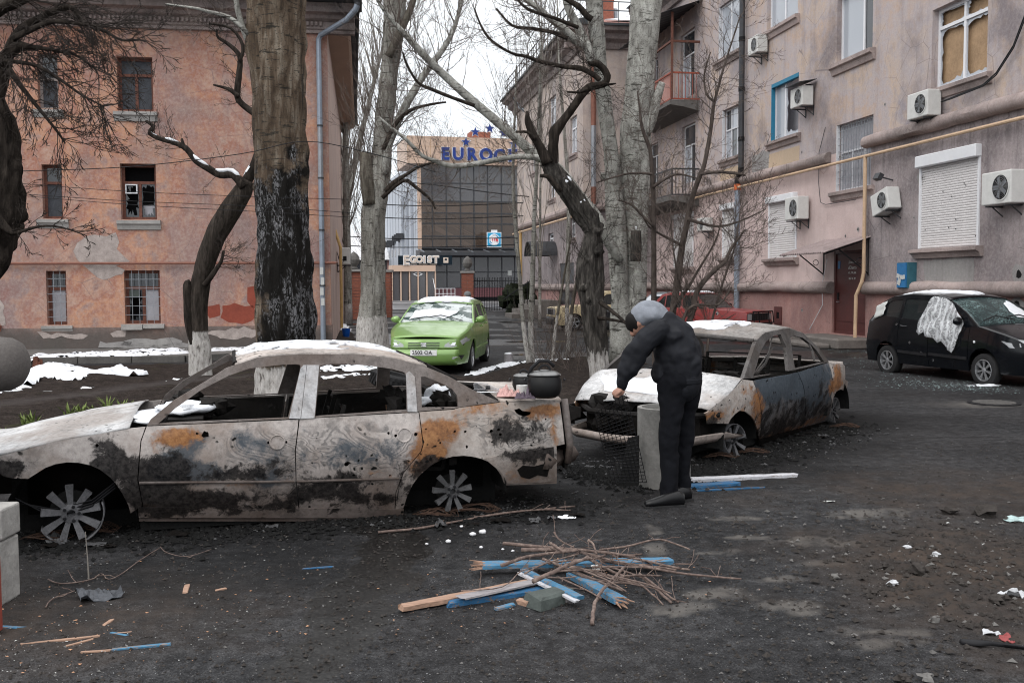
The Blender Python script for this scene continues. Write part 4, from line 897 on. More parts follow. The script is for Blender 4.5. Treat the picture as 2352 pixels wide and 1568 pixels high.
# ---------------- wing that juts out at the far end ----------------
WC=Vector((3.33,46.5,0)); W4=Wall(WC,(DY,-DX)); W5=Wall(WC,(DX,DY))
w4e=(W3.pt(far,0)-WC).dot(W4.D)+.3; WZ=W4.px(1345,112)[1]; WT=W4.px(1345,68)[1]; L5=17.8
wg=empty('apartment_wing',WC,label='grey and beige wing of the apartment block behind the poplars',cat='building')
W4.plate(MB(),0,w4e,5.2,WZ+.2,[],0,.3,3).build('wall','plaster_wing',wg); W4.plate(MB(),0,w4e,1.5,5.2,[],.0,.3,3).build('wall','plaster_grey',wg); W4.plate(MB(),0,w4e,0,1.5,[],.04,.3,3).build('plinth','plaster_rose',wg)
wr=[W5.rect(1261,1277,1269,222,295),W5.rect(1309,1325,1317,268,354),W5.rect(1262,1275,1268,416,456),W5.rect(1309,1321,1315,500,545),W5.rect(1259,1271,1265,536,574),W5.rect(1285,1318,1301,604,700),W5.rect(1221,1233,1227,330,395)]
W5.plate(MB(),.31,L5,5.2,WZ+.2,wr,0,.3,3).build('wall','plaster_wing',wg); W5.plate(MB(),.31,L5,1.5,5.2,wr,-.003,.3,3).build('wall','plaster_grey',wg); W5.plate(MB(),.31,L5,0,1.5,wr,.04,.34,3).build('plinth','plaster_rose',wg)
for i,r in enumerate(wr[:5]+wr[6:]): window(W5,wg,r,'pvc_white',[gp if i<2 else 'win_glass'],(.5,),.3,.12,.07,'ledge',.14,.2,.15,back='curtain')
M=MB(); a0,a1,z0,z1=wr[5]; W5.box(M,a0,a1,z0,z1,-.12,-.06); M.build('door','metal_dark',wg)
for W_,a0,a1 in ((W4,-.0,w4e),(W5,.0,L5)):
    for z,r in ((5.3,.2),(1.55,.18)):
        MB().tube([W_.pt(a0,z,.06),W_.pt(a1,z,.06)],r,10).build('ledge','ledge',wg)
MB().tube([W5.pt(.0,4.9,.3),W5.pt(L5,4.9,.3)],.06,6).build('pipe','gas_pipe',wg)
hh=WT-WZ
cp=[(-.1,WZ),(.12,WZ),(.2,WZ+hh*.3),(.45,WZ+hh*.45),(.5,WZ+hh*.7),(.8,WZ+hh*.8),(.85,WZ+hh),(-.1,WZ+hh)]
M=MB(); W4.prof(M,-.85,w4e,cp); W5.prof(M,-.85,L5+.8,[(o,z-.004) for o,z in cp]); M.build('cornice','cornice',wg)
M=MB(); W4.prof(M,-.95,w4e,[(.95,WT),(.95,WT+.1),(-.2,WT+.4),(-.2,WT)]); W5.prof(M,-.94,L5+.9,[(.95,WT),(.95,WT+.096),(-.2,WT+.396),(-.2,WT)]); M.build('roof_edge','roof_dark',wg)
P=[W4.pt(-.9,WT+.12,.9),W4.pt(w4e+8,WT+.12,.9),W4.pt(w4e+6,WT+2.6,-7),W4.pt(6.5,WT+2.6,-7),W5.pt(L5+.9,WT+.12,.9),W5.pt(L5-5,WT+2.6,-6.5)]
MB().add(P,[(0,1,2,3),(0,3,5,4)]).build('roof','roof_rust',wg)
M=MB(); q=[W4.pt(1,WT+.36,.2),W4.pt(w4e,WT+.36,.2),W4.pt(w4e,WT+1.7,-4.),W4.pt(5,WT+1.75,-4.)]; M.add([p+Vector((0,0,.06)) for p in q],[(0,1,2,3)]); tag(M.build('snow','snow',wg,thick=.05),None)
rl=MB()
_s=None
for i in range(24):
    for W_ in (W4,W5):
        m=Matrix.Translation(W_.pt(i*.75,WT+.62,.72))
        if _s is None: _s=MB().box((0,0,0),(.04,.04,1.0)).build('railing_post','metal_dark',wg,frame=m)
        else: inst(_s,m,wg)
for z in (.7,1.1):
    rl.bar(W4.pt(-.5,WT+z,.72),W4.pt(w4e,WT+z,.72),.04); rl.bar(W5.pt(-.5,WT+z,.72),W5.pt(L5,WT+z,.72),.04)
rl.build('roof_railing','metal_dark',wg)
q=at(1391,28,52); MB().box((q.x,q.y,q.z-.9),(.75,.75,3.2)).build('chimney','brick_red',wg); MB().box((q.x,q.y,q.z+.75),(.95,.95,.2)).build('chimney_cap','brick_red',wg)
q=at(1412,35,53); MB().tube([(q.x,q.y,q.z-2),(q.x,q.y,q.z+.3)],.16,8).build('vent_pipe','metal_grey',wg)
# funnel pipe at wing far corner
M=MB(); M.lathe([(.12,0),(.3,.35),(.3,.45)],at(1188,235,62),8); M.tube([at(1190,232,62),at(1194,246,62.),at(1215,262,61.5)],.12,8); tag(M.build('drain_outlet','metal_grey'),'pale drain outlet hanging off the far corner of the wing eaves','drainpipe')
dp=empty('drainpipe',W4.pt(.4,0,.2),label='grey and rust drainpipe down the front of the far wing',cat='drainpipe')
for z0_,z1_,mm in ((9.,WZ,'pipe_rust'),(6.2,9.,'metal_grey'),(5.4,6.2,'pipe_rust'),(3.6,5.4,'metal_grey'),(.3,3.6,'pipe_rust')): MB().tube([W4.pt(.45,z0_,.2),W4.pt(.45,z1_,.2)],.12,8).build('pipe_section',mm,dp)
m=Matrix.Translation(W5.pt(15.5,W5.px(1205,584)[1],.0))@Matrix.Rotation(math.atan2(W5.D.y,W5.D.x)+math.pi,4,'Z'); ac_unit(m,'white air conditioner high on the far corner of the wing',1.3,.95,.5)
M=MB(); M.tube([W5.pt(15.,.4,.3),W5.pt(15.,5.,.3)],.09,8); tag(M.build('gas_pipe','gas_yellow'),'yellow vertical gas pipe on the far corner of the wing','pipe')
cz=W5.px(1270,592)[1]; ca=W5.s(1272,590)
def fcv(i,j): t=math.pi*i; return W5.pt(ca+1.0*math.cos(t),cz+.1+.75*math.sin(t),.02+1.4*j)
cp_=empty('arched_canopy',W5.pt(ca,cz),label='small arched grey canopy with snow on the wing facade',cat='canopy'); MB().grid(fcv,12,2).build('sheet','metal_dark',cp_,thick=.03)
st2=empty('entrance_stairs',W5.pt(5,0,1.5),label='grey entrance stairs with a black handrail against the wing',cat='steps')
for k in range(4): M=MB(); W5.box(M,4.6-.0,6.8+k*.55,.0+k*.22,.22+k*.22,.05,2.6-k*.45); M.build('step','stone_step',st2)
M=MB(); M.bar(W5.pt(4.6,1.9,1.3),W5.pt(6.4,1.9,1.3),.05); M.bar(W5.pt(6.4,1.9,1.3),W5.pt(9.,.9,2.3),.05)
for k in range(5): M.bar(W5.pt(4.8+k*.9,.1,1.4+k*.2),W5.pt(4.8+k*.9,1.9-.22*max(0,k-2),1.4+k*.2),.035)
M.build('handrail','metal_black',st2)
# ---------------- commercial building across the street ----------------
W6=Wall(gr(961,697),(9.37,2.4)); c6=W6.O
eb=empty('shopping_centre',c6,label='glass fronted shop building with orange top and blue star sign across the street',cat='building')
zz=lambda v,u=1085:W6.px(u,v)[1]
x2s=lambda x:W6.s(863.7+.2812*x,500)
ZR=zz(318); ZF=zz(380); ZK=zz(572)
M=MB(); W6.box(M,W6.s(937),24,ZF,ZR,-6,.55); M.build('fascia','tan_panel',eb)
for i in range(14):
    a=W6.s(937)+i*2.05; M=MB(); W6.box(M,a,a+.03,ZF,ZR,.55,.558); M.build('fascia_joint','tan_dark',eb)
M=MB(); W6.box(M,W6.s(937),24,ZF+(ZR-ZF)*.62,ZF+(ZR-ZF)*.62+.03,.552,.561); M.build('fascia_joint','tan_dark',eb)
M=MB(); W6.box(M,0.,24,.1,ZF,-6.2,-6); M.build('wall','curtain_dark',eb)
W6s=Wall(c6,(-W6.D.y,W6.D.x)); W6s.N=-W6.D
M=MB(); W6s.box(M,0,27,0,ZF+.5,-.3,0); M.build('side_wall','clad_grey',eb)
for i in range(12): M=MB(); W6s.box(M,1+i*2.2,1.06+i*2.2,zz(610),ZF,.0,.03); M.build('cladding_joint','metal_grey',eb)
for i in range(3): M=MB(); W6s.box(M,2.5+i*3.,2.75+i*3.,zz(600),ZF-2,.02,.25); M.build('duct','clad_grey',eb)
for (u,v) in ((917,548),(922,545),(927,542),(905,558),(899,561)):
    q=pl(u,v,W6s.O,W6s.N); m=MB().box(q+W6s.N*.35,(.7,.9,.5)); m.build('outdoor_unit','metal_dark',eb)
for v in (615,560,525):
    for k in range(6): M=MB(); a=9+k*2.6; W6s.box(M,a,a+.8,zz(v)-.8,zz(v),.0,.02); M.build('window','win_glass',eb)
cx_=[345,460,575,690,800,912,1025,1130,1235,1340,1445]; rv=[380,422,463,490,514,543,570]
cols=[x2s(x) for x in cx_]
for i in range(len(cols)-1):
    for j in range(len(rv)-1):
        M=MB(); W6.box(M,cols[i]+.05,cols[i+1]-.05,zz(rv[j+1])+.05,zz(rv[j])-.05,-.05,0); M.build('pane','glass_grey' if (j<2 and i<8) else 'glass_brown',eb)
M=MB()
for a in cols: W6.box(M,a-.05,a+.05,ZK,ZF,-.1,.04)
for v in rv: W6.box(M,0,24,zz(v)-.05,zz(v)+.05,-.1,.035)
M.build('mullion','metal_dark',eb)
M=MB(); W6.box(M,0,.35,ZK,ZF,-.4,.06); W6.box(M,0,x2s(905),zz(492),zz(468),-.35,-.2); W6.box(M,x2s(752),x2s(775),zz(470),ZF,-.35,-.2); W6.box(M,x2s(880),x2s(910),zz(570),ZF,-.5,-.36); W6.box(M,x2s(345),x2s(380),zz(570),zz(490),-.35,-.2); W6.box(M,x2s(448),x2s(475),zz(570),zz(515),-.34,-.2)
W6.box(M,x2s(345),x2s(910),zz(520),zz(514),-.33,-.2)
M.build('column','tan_panel',eb)
def diag(x0,v0,x1,v1,w,o): M=MB(); a,b=x2s(x0),x2s(x1); M.hexa([W6.pt(a,zz(v0)-w,o),W6.pt(b,zz(v1)-w,o),W6.pt(b,zz(v1)-w,o-.1),W6.pt(a,zz(v0)-w,o-.1),W6.pt(a,zz(v0),o),W6.pt(b,zz(v1),o),W6.pt(b,zz(v1),o-.1),W6.pt(a,zz(v0),o-.1)]); M.build('stair_stringer','tan_panel',eb)
diag(475,516,790,563,.45,-.2); diag(475,618,700,652,.5,-.2); diag(560,505,870,548,.06,-.15); diag(560,510,870,553,.06,-.15)
# canopy and ground floor
M=MB(); W6.prof(M,-.2,23,[(0,ZK-.1),(2.2,ZK-.35),(2.2,ZK-.62),(0,ZK-.75)]); M.build('canopy','metal_dark',eb)
for i in range(16): M=MB(); a=.2+i*1.45; M.bar(W6.pt(a,ZK-.05,.02),W6.pt(a,ZK-.33,2.25),.07); M.build('canopy_rib','metal_grey',eb)
gcol=[0]+[x2s(x) for x in (455,575,690,800,912,1025,1130,1235,1340)]
for i in range(len(gcol)-1):
    for v0,v1 in ((590,625),(625,661)): M=MB(); W6.box(M,gcol[i]+.05,gcol[i+1]-.05,zz(v1)+.04,zz(v0)-.04,-.05,0); M.build('pane','glass_grey',eb)
M=MB()
for a in gcol: W6.box(M,a-.05,a+.05,zz(661),ZK-.7,-.12,.03)
W6.box(M,0,24,zz(625)-.05,zz(625)+.05,-.12,.03); W6.box(M,0,24,zz(661)-.04,zz(661)+.05,-.12,.03); M.build('mullion','metal_dark',eb)
M=MB(); W6.box(M,x2s(500),x2s(655),zz(661),zz(650),-.3,-.2); M.build('counter','tan_panel',eb)
M=MB(); W6.box(M,x2s(1072),x2s(1105),zz(633),zz(621),.02,.04); M.build('notice','paper',eb)
for j in range(5): M=MB(); z0,z1=zz(682),zz(661); W6.box(M,0,24,z0+(z1-z0)*j/5,z0+(z1-z0)*(j+.93)/5,-.2,.12); M.build('granite_course','granite_red',eb)
# entrance box
ez0,ez1=zz(624,940),zz(610,940); ea,eb_=W6.s(893),W6.s(990)
M=MB(); W6.box(M,ea,eb_,ez0,ez1,0,2.4); M.build('entrance_fascia','tan_panel',eb)
for k in range(6): M=MB(); a=ea+(eb_-ea)*k/5; W6.box(M,a-.055,a+.055,.16,ez0,2.1,2.3); M.build('entrance_column','tan_panel',eb)
for k in range(5): M=MB(); a=ea+(eb_-ea)*k/5; W6.box(M,a+.1,a+(eb_-ea)/5-.1,.2,ez0,2.12,2.16); M.build('pane','glass_grey',eb)
M=MB(); W6.box(M,ea,eb_,.1,ez0,1.0,1.05); M.build('entrance_wall','void',eb)
M=MB(); W6.box(M,ea-.5,eb_+.3,.16,.3,1.5,3.2); M.build('entrance_step','pavement_far',eb)
# signs
def wtext(W,s,u,v,hpx,depth,mat,parent,off,name='letter',bold=.0,each=True,span=None,sc=1.):
    """letters standing on the wall; span = (u0,u1)"""
    Y=(W.pt(*W.px(u,v))).y; h=hpx*Y/F
    size=h/.73; flip=1 if W.D.x>0 else -1
    ch=list(s); 
    for i,c in enumerate(ch):
        if c==' ': continue
        uu=u if len(ch)==1 or span is None else span[0]+(span[1]-span[0])*i/(len(ch)-1)
        a,z=W.px(uu,v+(W.px(uu,v)[1]-W.px(uu,v)[1])); q=W.pt(a,W.px(u,v)[1],off)
        fr_=Matrix(((W.D.x*flip*sc,0,W.N.x,q.x),(W.D.y*flip*sc,0,W.N.y,q.y),(0,1,0,q.z),(0,0,0,1)))
        if bold: text(c,size,depth*.6,bold+.05).build(name+'_rim','letter_white',parent,frame=fr_@Matrix.Translation((0,0,-depth*.4)))
        text(c,size,depth,bold).build(name,mat,parent,frame=fr_)
sg=empty('shop_sign',W6.pt(x2s(850),zz(357),.6),label='raised blue capital letters reading EUROCITY under an arc of blue stars',cat='sign')
EUR=[(1019,357,'E'),(1048.5,357.5,'U'),(1079.5,358,'R'),(1112,359,'O'),(1142,361,'C'),(1166.5,361,'I'),(1189,361.5,'T'),(1216,362,'Y')]
for u,v,c in EUR: wtext(W6,c,u,v,27,.25,'letter_blue',sg,.75,bold=.055)
for u,v in ((1066.7,329),(1088,306),(1121,298),(1153,308),(1176,333),(1194,358)):
    if u>1180: continue
    a,z=W6.px(u,v)
    for rr,mt,o in ((.52,'letter_white',.66),(.42,'letter_blue',.74)):
        P=[(a+(rr if k%2==0 else rr*.42)*math.sin(k*math.pi/5),z+(rr if k%2==0 else rr*.42)*math.cos(k*math.pi/5)) for k in range(10)]
        panel(P,lambda x,y,off:W6.pt(x,y,o-off),(),100,.06).build('star',mt,sg)
q=W6.px(1124,316); M=MB(); W6.box(M,q[0]-1.2,q[0]+.7,ZR-.1,ZR+1.,-4,-2.5); M.build('chimney','brick_red',eb)
s3=empty('shop_sign',W6.pt(x2s(915),zz(553),2.3),label='square blue and white sign with red letters on the canopy edge',cat='sign')
a,z=W6.px(1121.5,553); a+=0; h=.62
for r_,mt,o in ((.66,'letter_white',0),(.60,'sign_cyan',.02)): M=MB(); W6.box(M,a-r_,a+r_,z-r_,z+r_,2.25+o,2.3+o); M.build('panel',mt,s3)
M=MB()
for rr,t0 in ((.50,.3),(.42,1.2)):
    for off in (0,math.pi): M.tube([W6.pt(a+rr*math.cos(t0+off+t*.24),z+rr*.92*math.sin(t0+off+t*.24),2.33) for t in range(11)],[.02+.03*math.sin(t*math.pi/10) for t in range(11)],5)
M.build('emblem','letter_white',s3); M=MB(); M.lathe([(.36,0),(.36,.01)],W6.pt(a,z,2.325),20,Matrix(((W6.D.x,0,W6.N.x),(W6.D.y,0,W6.N.y),(0,1,0)))); M.build('disc','letter_white',s3)
fr_=Matrix(((W6.D.x,.25*W6.D.x,W6.N.x,0),(W6.D.y,.25*W6.D.y,W6.N.y,0),(0,1,0,0),(0,0,0,1))); fr_.translation=W6.pt(a,z,2.35); text('АТБ',.36,.03,.012).build('lettering','letter_red',s3,frame=fr_)
M=MB(); W6.box(M,a-.25,a+.3,z+.66,z+.86,2.25,2.28); M.build('plate','letter_white',s3)
s4=empty('restaurant_sign',W6.pt(0,zz(600),1),label='long black fascia sign with pale gold capital letters EGOIST above the entrance box',cat='sign')
a0,a1=W6.s(906,600),W6.s(1027,600); M=MB(); W6.box(M,a0,a1,zz(609.5,960),zz(589,960),2.3,2.42); M.build('panel','sign_dark',s4)
for c,u,h in (('E',923.5,20),('G',939,15),('O',953,15),('I',964.5,15),('S',976,15),('T',990,15)): wtext(W6,c,u-.0,598 if c!='E' else 600,h,.08,'letter_gold',s4,2.5,bold=.02)
for t,uu in (('PARTY BAR',940),('RESTAURANT',962),('KARAOKE',985)):
    a,z=W6.px(uu,608); fr_=Matrix(((W6.D.x,0,W6.N.x,0),(W6.D.y,0,W6.N.y,0),(0,1,0,0),(0,0,0,1))); fr_.translation=W6.pt(a,z,2.45); text(t,.12,.02).build('lettering','letter_gold',s4,frame=fr_)
a,z=W6.px(1012.5,599); M=MB(); W6.box(M,a-.22,a+.22,z-.24,z+.24,2.42,2.46); M.build('emblem','letter_gold',s4); M=MB(); W6.box(M,a-.1,a+.1,z-.02,z+.14,2.46,2.47); M.build('emblem_mark','sign_dark',s4)
a,z=W6.px(951,630); P=[(a-.45,z),(a,z+.22),(a+.45,z),(a,z-.22)]; panel(P,lambda x,y,o:W6.pt(x,y,2.2-o),[[(a-.3,z),(a,z+.13),(a+.3,z),(a,z-.13)]],100,.02).build('door_emblem','letter_white',eb)
M=MB()
for k in range(6): a=W6.s(985)+k*.35; M.bar(W6.pt(a,.16,3.2),W6.pt(a,1.35,3.2),.04)
for z in (.5,.9,1.35): M.bar(W6.pt(W6.s(985),z,3.2),W6.pt(W6.s(985)+1.75,z,3.2),.04)
M.bar(W6.pt(W6.s(985),1.3,3.2),W6.pt(W6.s(985),2.8,1.5),.04); tag(M.build('handrail','letter_white'),'white metal handrail at the restaurant entrance','railing')
# distant pink house and a white van at the left, roofs behind
Q=gr(772,690); W7=Wall((Q.x,Q.y),(1,.1)); 
pb=empty('pink_house',Q,label='faded pink two storey house far off beyond the gate on the left',cat='building')
z7=W7.px(790,597)[1]; M=MB(); W7.box(M,-14,9,0,z7,-8,0); M.build('wall','plaster_rose',pb)
for i in range(7):
    for z in (1.2,z7*.55): 
        a=-10+i*2.4; M=MB(); W7.box(M,a,a+1.1,z,z+2.,0,.04); M.build('window','win_glass',pb)
M=MB(); W7.prof(M,-14.5,9.5,[(.5,z7),(-4,z7+3.2),(-8.5,z7)]); M.build('roof','snow_dirty',pb)
# ---------------- fence, gate, brick pillars ----------------
def fpt(u): 
    # fence line from left gate to the right
    r=(u-1176)/2287.; Y=36.4/(.56-r); return Vector((r*Y,Y,0))
def pillar(u,w,h,lab,cone):
    p=fpt(u); r=empty('brick_pillar',p,label=lab,cat='pillar'); n=int(h/.16); src=None
    for i in range(n):
        for (dx,dy,lx,ly) in (((-w/4,0,w/2-.012,w)),((w/4,0,w/2-.012,w))) if i%2 else (((0,-w/4,w,w/2-.012)),((0,w/4,w,w/2-.012))):
            MB().box((p.x+dx+rnd.uniform(-.006,.006),p.y+dy,.08+i*.16),(lx,ly,.145)).build('brick','brick_red',r)
    MB().box((p.x,p.y,n*.16/2),(w*.93,w*.93,n*.16)).build('core','render_grey',r)
    MB().box((p.x,p.y,n*.16+.06),(w*1.2,w*1.2,.12)).build('cap','concrete',r)
    if cone:
        z=n*.16+.12; M=MB().lathe([(.1,0),(.2,.06),(.12,.14),(.26,.3),(.3,.48),(.24,.68),(.12,.82),(.02,.9)],(p.x,p.y,z),12); M.build('cone_finial','concrete_dark',r)
    return r
pillar(815,1.0,2.4,'brick gate pillar half hidden left of the middle poplar',True); pillar(884,.75,2.4,'brick gate pillar just right of the middle poplar',False)
pillar(1075,.72,2.55,'red brick pillar with a stone pine cone finial behind the green car',True)
def fence(u0,u1,h,n,lab,name='metal_fence',cat='fence',rails=(.12,.92)):
    a,b=fpt(u0),fpt(u1); r=empty(name,a,label=lab,cat=cat); src=None
    for i in range(n+1):
        p=a.lerp(b,i/n); m=Matrix.Translation((p.x,p.y,h/2+.05))
        if src is None: src=MB().box((0,0,0),(.035,.035,h)).build('bar','metal_black',r,frame=m)
        else: inst(src,m,r)
    for z in rails: MB().bar(a+Vector((0,0,h*z)),b+Vector((0,0,h*z)),.05).build('rail','metal_black',r)
fence(1090,1200,2.1,30,'black bar fence right of the brick pillar')
g=fence(767,805,1.9,9,'tall black bar gate beside the orange building','metal_gate','gate',(.04,.9,.8))
M=MB(); a,b=fpt(767),fpt(805)
for i in range(6): p,q=a.lerp(b,i/6),a.lerp(b,(i+1)/6); M.bar(p+Vector((0,-.03,1.6)),q+Vector((0,-.03,1.78)),.03); M.bar(p+Vector((0,-.06,1.78)),q+Vector((0,-.06,1.6)),.03)
M.build('lattice','metal_black',[o for o in C.objects if o.name.startswith('metal_gate')][0])
# ---------------- trees ----------------
def grow(M,p,d,L,r,lv,up=.5,wan=.35,nch=4,spread=.7,n=3,rs=.62,ls=.6,seg=None):
    k=seg or max(3,int(4+lv)); pts=[p.copy()]; rr=[r]; d=d.normalized(); q=p.copy()
    for i in range(k):
        d=(d+Vector((rnd.gauss(0,wan),rnd.gauss(0,wan),rnd.gauss(0,wan)))*.45+Vector((0,0,up*.22))).normalized()
        q=q+d*(L/k); pts.append(q.copy()); rr.append(max(.0025,r*(1-.85*(i+1)/k)))
    M.tube(pts,rr,n if lv<2 else n+1,False)
    if lv>0:
        for c in range(nch):
            t=rnd.uniform(.18,.97)*k; i=min(k-1,int(t)); a=pts[i].lerp(pts[i+1],t-i); dd=(pts[i+1]-pts[i]).normalized()
            o=Vector((rnd.gauss(0,1),rnd.gauss(0,1),rnd.gauss(0,1))); o=(o-dd*o.dot(dd)).normalized()
            grow(M,a,dd+o*rnd.uniform(.5,1.3)*spread,L*ls*rnd.uniform(.5,1.1)*(1-.4*t/k),max(.003,rr[i]*rs),lv-1,up,wan,nch,spread,n,rs,ls)
def limb3(pts,Y):
    out=[]
    for i,p in enumerate(pts):
        y=Y if not hasattr(Y,'__len__') else Y[0]+(Y[1]-Y[0])*i/(len(pts)-1)
        out.append((at(p[0],p[1],y),p[2]*y/F))
    return out
def smoothline(pr,k=3):
    P=[p for p,_ in pr]; Rr=[r for _,r in pr]; out=[];ro=[]
    for i in range(len(P)-1):
        p0=P[max(0,i-1)];p1=P[i];p2=P[i+1];p3=P[min(len(P)-1,i+2)]
        for j in range(k):
            t=j/k; out.append(.5*((2*p1)+(p2-p0)*t+(2*p0-5*p1+4*p2-p3)*t*t+(3*p1-p0-3*p2+p3)*t**3)); ro.append(Rr[i]+(Rr[i+1]-Rr[i])*t)
    return out+[P[-1]],ro+[Rr[-1]]
def tree(label,trunk,Y,bk,limbs=(),crown=None,twig='twig_dark',root=None,name='bare_tree',cat='tree',n=20,nzs=.12,kk=4,knots=(),group=None,snow=()):
    L=limb3(trunk,Y); base=root or Vector((L[0][0].x,L[0][0].y,0))
    if root is None: L=[(base,L[0][1]*1.12)]+L if L[0][0].z>.02 else L
    r=empty(name,base,label=label,cat=cat,group=group)
    P,Rr=smoothline(L,kk*3 if n>=20 else kk); M=MB().tube(P,Rr,n*2 if n>=18 else n,True,nz=nzs,sc=2.2,fur=.55 if n>=18 else 0)
    for (u,v,rp) in knots:
        y=Y if not hasattr(Y,'__len__') else Y[0]; q=at(u,v,y-.25); M.blob(at(u,v,y-.12),(rp*y/F*.8,.10,rp*y/F),7,.45,u)
    M.build('trunk',bk,r,smooth='all')
    allp=[(P,Rr)]
    for lb in limbs:
        pts,Yl,mt=lb[:3]; LL=limb3(pts,Yl); p,q=smoothline(LL,3); MB().tube(p,q,10,True,nz=nzs,sc=5).build('limb',mt,r,smooth='all'); allp.append((p,q))
    if crown:
        M=MB()
        for (idx,cnt,t0,t1,L,rr,lv,up,nch,sp,dirb) in crown:
            p,q=allp[idx]
            for c in range(cnt):
                t=rnd.uniform(t0,t1)*(len(p)-1); i=min(len(p)-2,int(t)); a=p[i].lerp(p[i+1],t-i); dd=(p[i+1]-p[i]).normalized()
                o=Vector((rnd.gauss(0,1),rnd.gauss(0,.7),rnd.gauss(0,1))); o=(o-dd*o.dot(dd)).normalized()
                d=dd*.35+o*sp+Vector(dirb); grow(M,a,d,L*rnd.uniform(.5,1.15),rr*rnd.uniform(.6,1.1),lv,up,.38,nch,.75)
        M.build('crown',twig,r)
    if snow:
        M=MB()
        for idx,t0,t1 in snow:
            p,q=allp[idx]; i0,i1=int(t0*(len(p)-1)),max(int(t1*(len(p)-1)),int(t0*(len(p)-1))+1)
            seg=p[i0:i1+1]; M.tube([a+Vector((rnd.uniform(-.01,.01),-.02,q[i0]*.82)) for a in seg],[max(.012,q[i0]*.55*(.3 if j in(0,len(seg)-1) else rnd.uniform(.7,1.1))) for j in range(len(seg))],7)
        M.build('snow_cap','snow',r,smooth='all')
    return r
# big scorched poplar
tree('thick scorched poplar with charred bark in front of the orange building',[(640,925,54),(645,850,52),(652,800,60),(655,762,64),(652,661,66),(651,560,58),(647,459,55),(644,403,54),(638,235,55),(635,101,62),(635,0,66),(632,-150,60),(628,-400,45)],15,'bark_burnt_poplar',
 [([(575,110,7),(560,70,7),(545,20,6),(540,-30,5)],15,'bark_poplar'),([(572,80,5),(530,42,5),(480,28,4),(450,20,3),(380,10,2)],14.8,'bark_poplar')],
 [(0,12,.35,.8,.7,.006,1,.6,3,1.2,(0,-.2,.3)),(2,14,.2,1,1.,.006,2,.3,3,.9,(-.3,0,0)),(1,8,.2,1,1.,.006,2,.6,3,.9,(0,0,0))],'twig_mid',n=36,nzs=.16,kk=6,knots=[(607,428,21)])
tree('thin leaning dark tree with a whitewashed foot left of the scorched poplar',[(461,862,26),(459,800,23),(455,770,21),(453,700,20),(462,640,20),(477,590,22),(502,530,24),(532,480,23),(557,440,20),(570,415,14)],19.2,'bark_dark_white',
 [([(445,790,9),(434,740,11),(432,690,11),(431,655,11),(436,650,8)],19.1,'bark_dark'),
  ([(562,430,13),(535,402,9),(505,402,8),(480,388,8),(450,370,7),(428,342,7),(400,328,6),(370,320,5),(345,306,6),(352,290,5),(335,278,3)],19.1,'bark_dark'),
  ([(560,425,13),(578,395,12),(592,360,11),(600,320,9),(592,270,8),(560,243,7),(545,222,7),(548,180,7),(552,140,6),(545,120,5),(522,100,4),(500,85,3),(498,68,2)],19.3,'bark_dark'),
  ([(548,222,6),(525,205,4),(490,195,2)],19.2,'bark_dark'),([(551,142,4),(558,105,4),(530,65,3),(480,55,2)],19.2,'bark_dark'),
  ([(470,655,7),(492,625,6),(508,600,4),(514,575,3)],19.,'bark_dark'),([(425,345,4),(420,330,4),(418,318,2)],19.1,'bark_dark')],
 [(2,26,.1,1,.55,.008,2,.3,3,1.2,(0,0,.5)),(3,30,.3,1,.5,.008,2,.3,3,1.2,(-.2,0,.1)),(6,14,.3,1,.65,.007,2,.2,4,1.,(.7,0,-.1)),(5,8,.2,1,.5,.006,1,.2,3,1,(-.4,0,.1)),(0,8,.5,1,.4,.006,1,.4,3,1.2,(0,0,0))],'twig_dark',n=18,snow=[(2,.05,.25),(2,.33,.45),(2,.58,.68),(2,.75,.86),(3,.02,.12)])
tree('tall pale poplar with a broken left stub in the middle behind the green car',[(856,800,37),(855,740,32),(855,686,29),(856,620,27),(856,572,27),(857,500,27),(862,458,26),(872,400,23),(878,344,21.5),(883,268,20),(888,230,20),(898,134,20),(905,60,24),(906,0,25),(912,-100,22),(920,-260,14)],27,'bark_poplar_mid',
 [([(850,470,16),(845,430,17),(841,390,15),(840,350,13)],26.8,'bark_poplar_old'),
  ([(884,400,9),(890,345,9),(903,302,10),(936,235,9),(977,168,8),(1020,110,6),(1045,60,5),(1060,0,4),(1070,-60,3)],26.8,'bark_poplar'),
  ([(893,130,9),(915,80,9),(935,40,8),(950,0,7),(965,-60,5)],26.6,'bark_poplar_old'),
  ([(880,345,5),(905,290,5),(940,255,4),(990,240,3),(1025,235,2)],26.4,'bark_dark'),
  ([(885,440,6),(905,420,6),(935,400,4),(965,382,3),(1010,370,2)],26.,'bark_dark'),([(878,455,5),(925,415,5),(955,430,4),(990,460,3),(1000,480,2)],26.,'bark_dark')],
 [(0,60,.5,1,2.4,.014,2,.9,4,.8,(0,0,.6)),(1,16,.5,1,2.,.012,2,1.2,3,.6,(-.1,0,1)),(2,60,.1,1,2.2,.013,2,.8,4,.9,(.1,0,.3)),(3,20,.1,1,2,.012,2,.7,4,.9,(.2,0,.4)),(4,14,.2,1,1.2,.009,2,.3,4,1,(0,0,0)),(5,22,.1,1,1.3,.010,2,.1,4,1,(0,0,0)),(6,16,.2,1,1.3,.009,2,0,4,1,(0,0,-.2)),(0,26,.25,.45,1.6,.011,2,1.1,3,.8,(-.3,0,.8)),(0,20,.05,.4,1.,.008,1,1.,3,.8,(-.3,-.2,.6))],'twig_mid',n=24,nzs=.12)
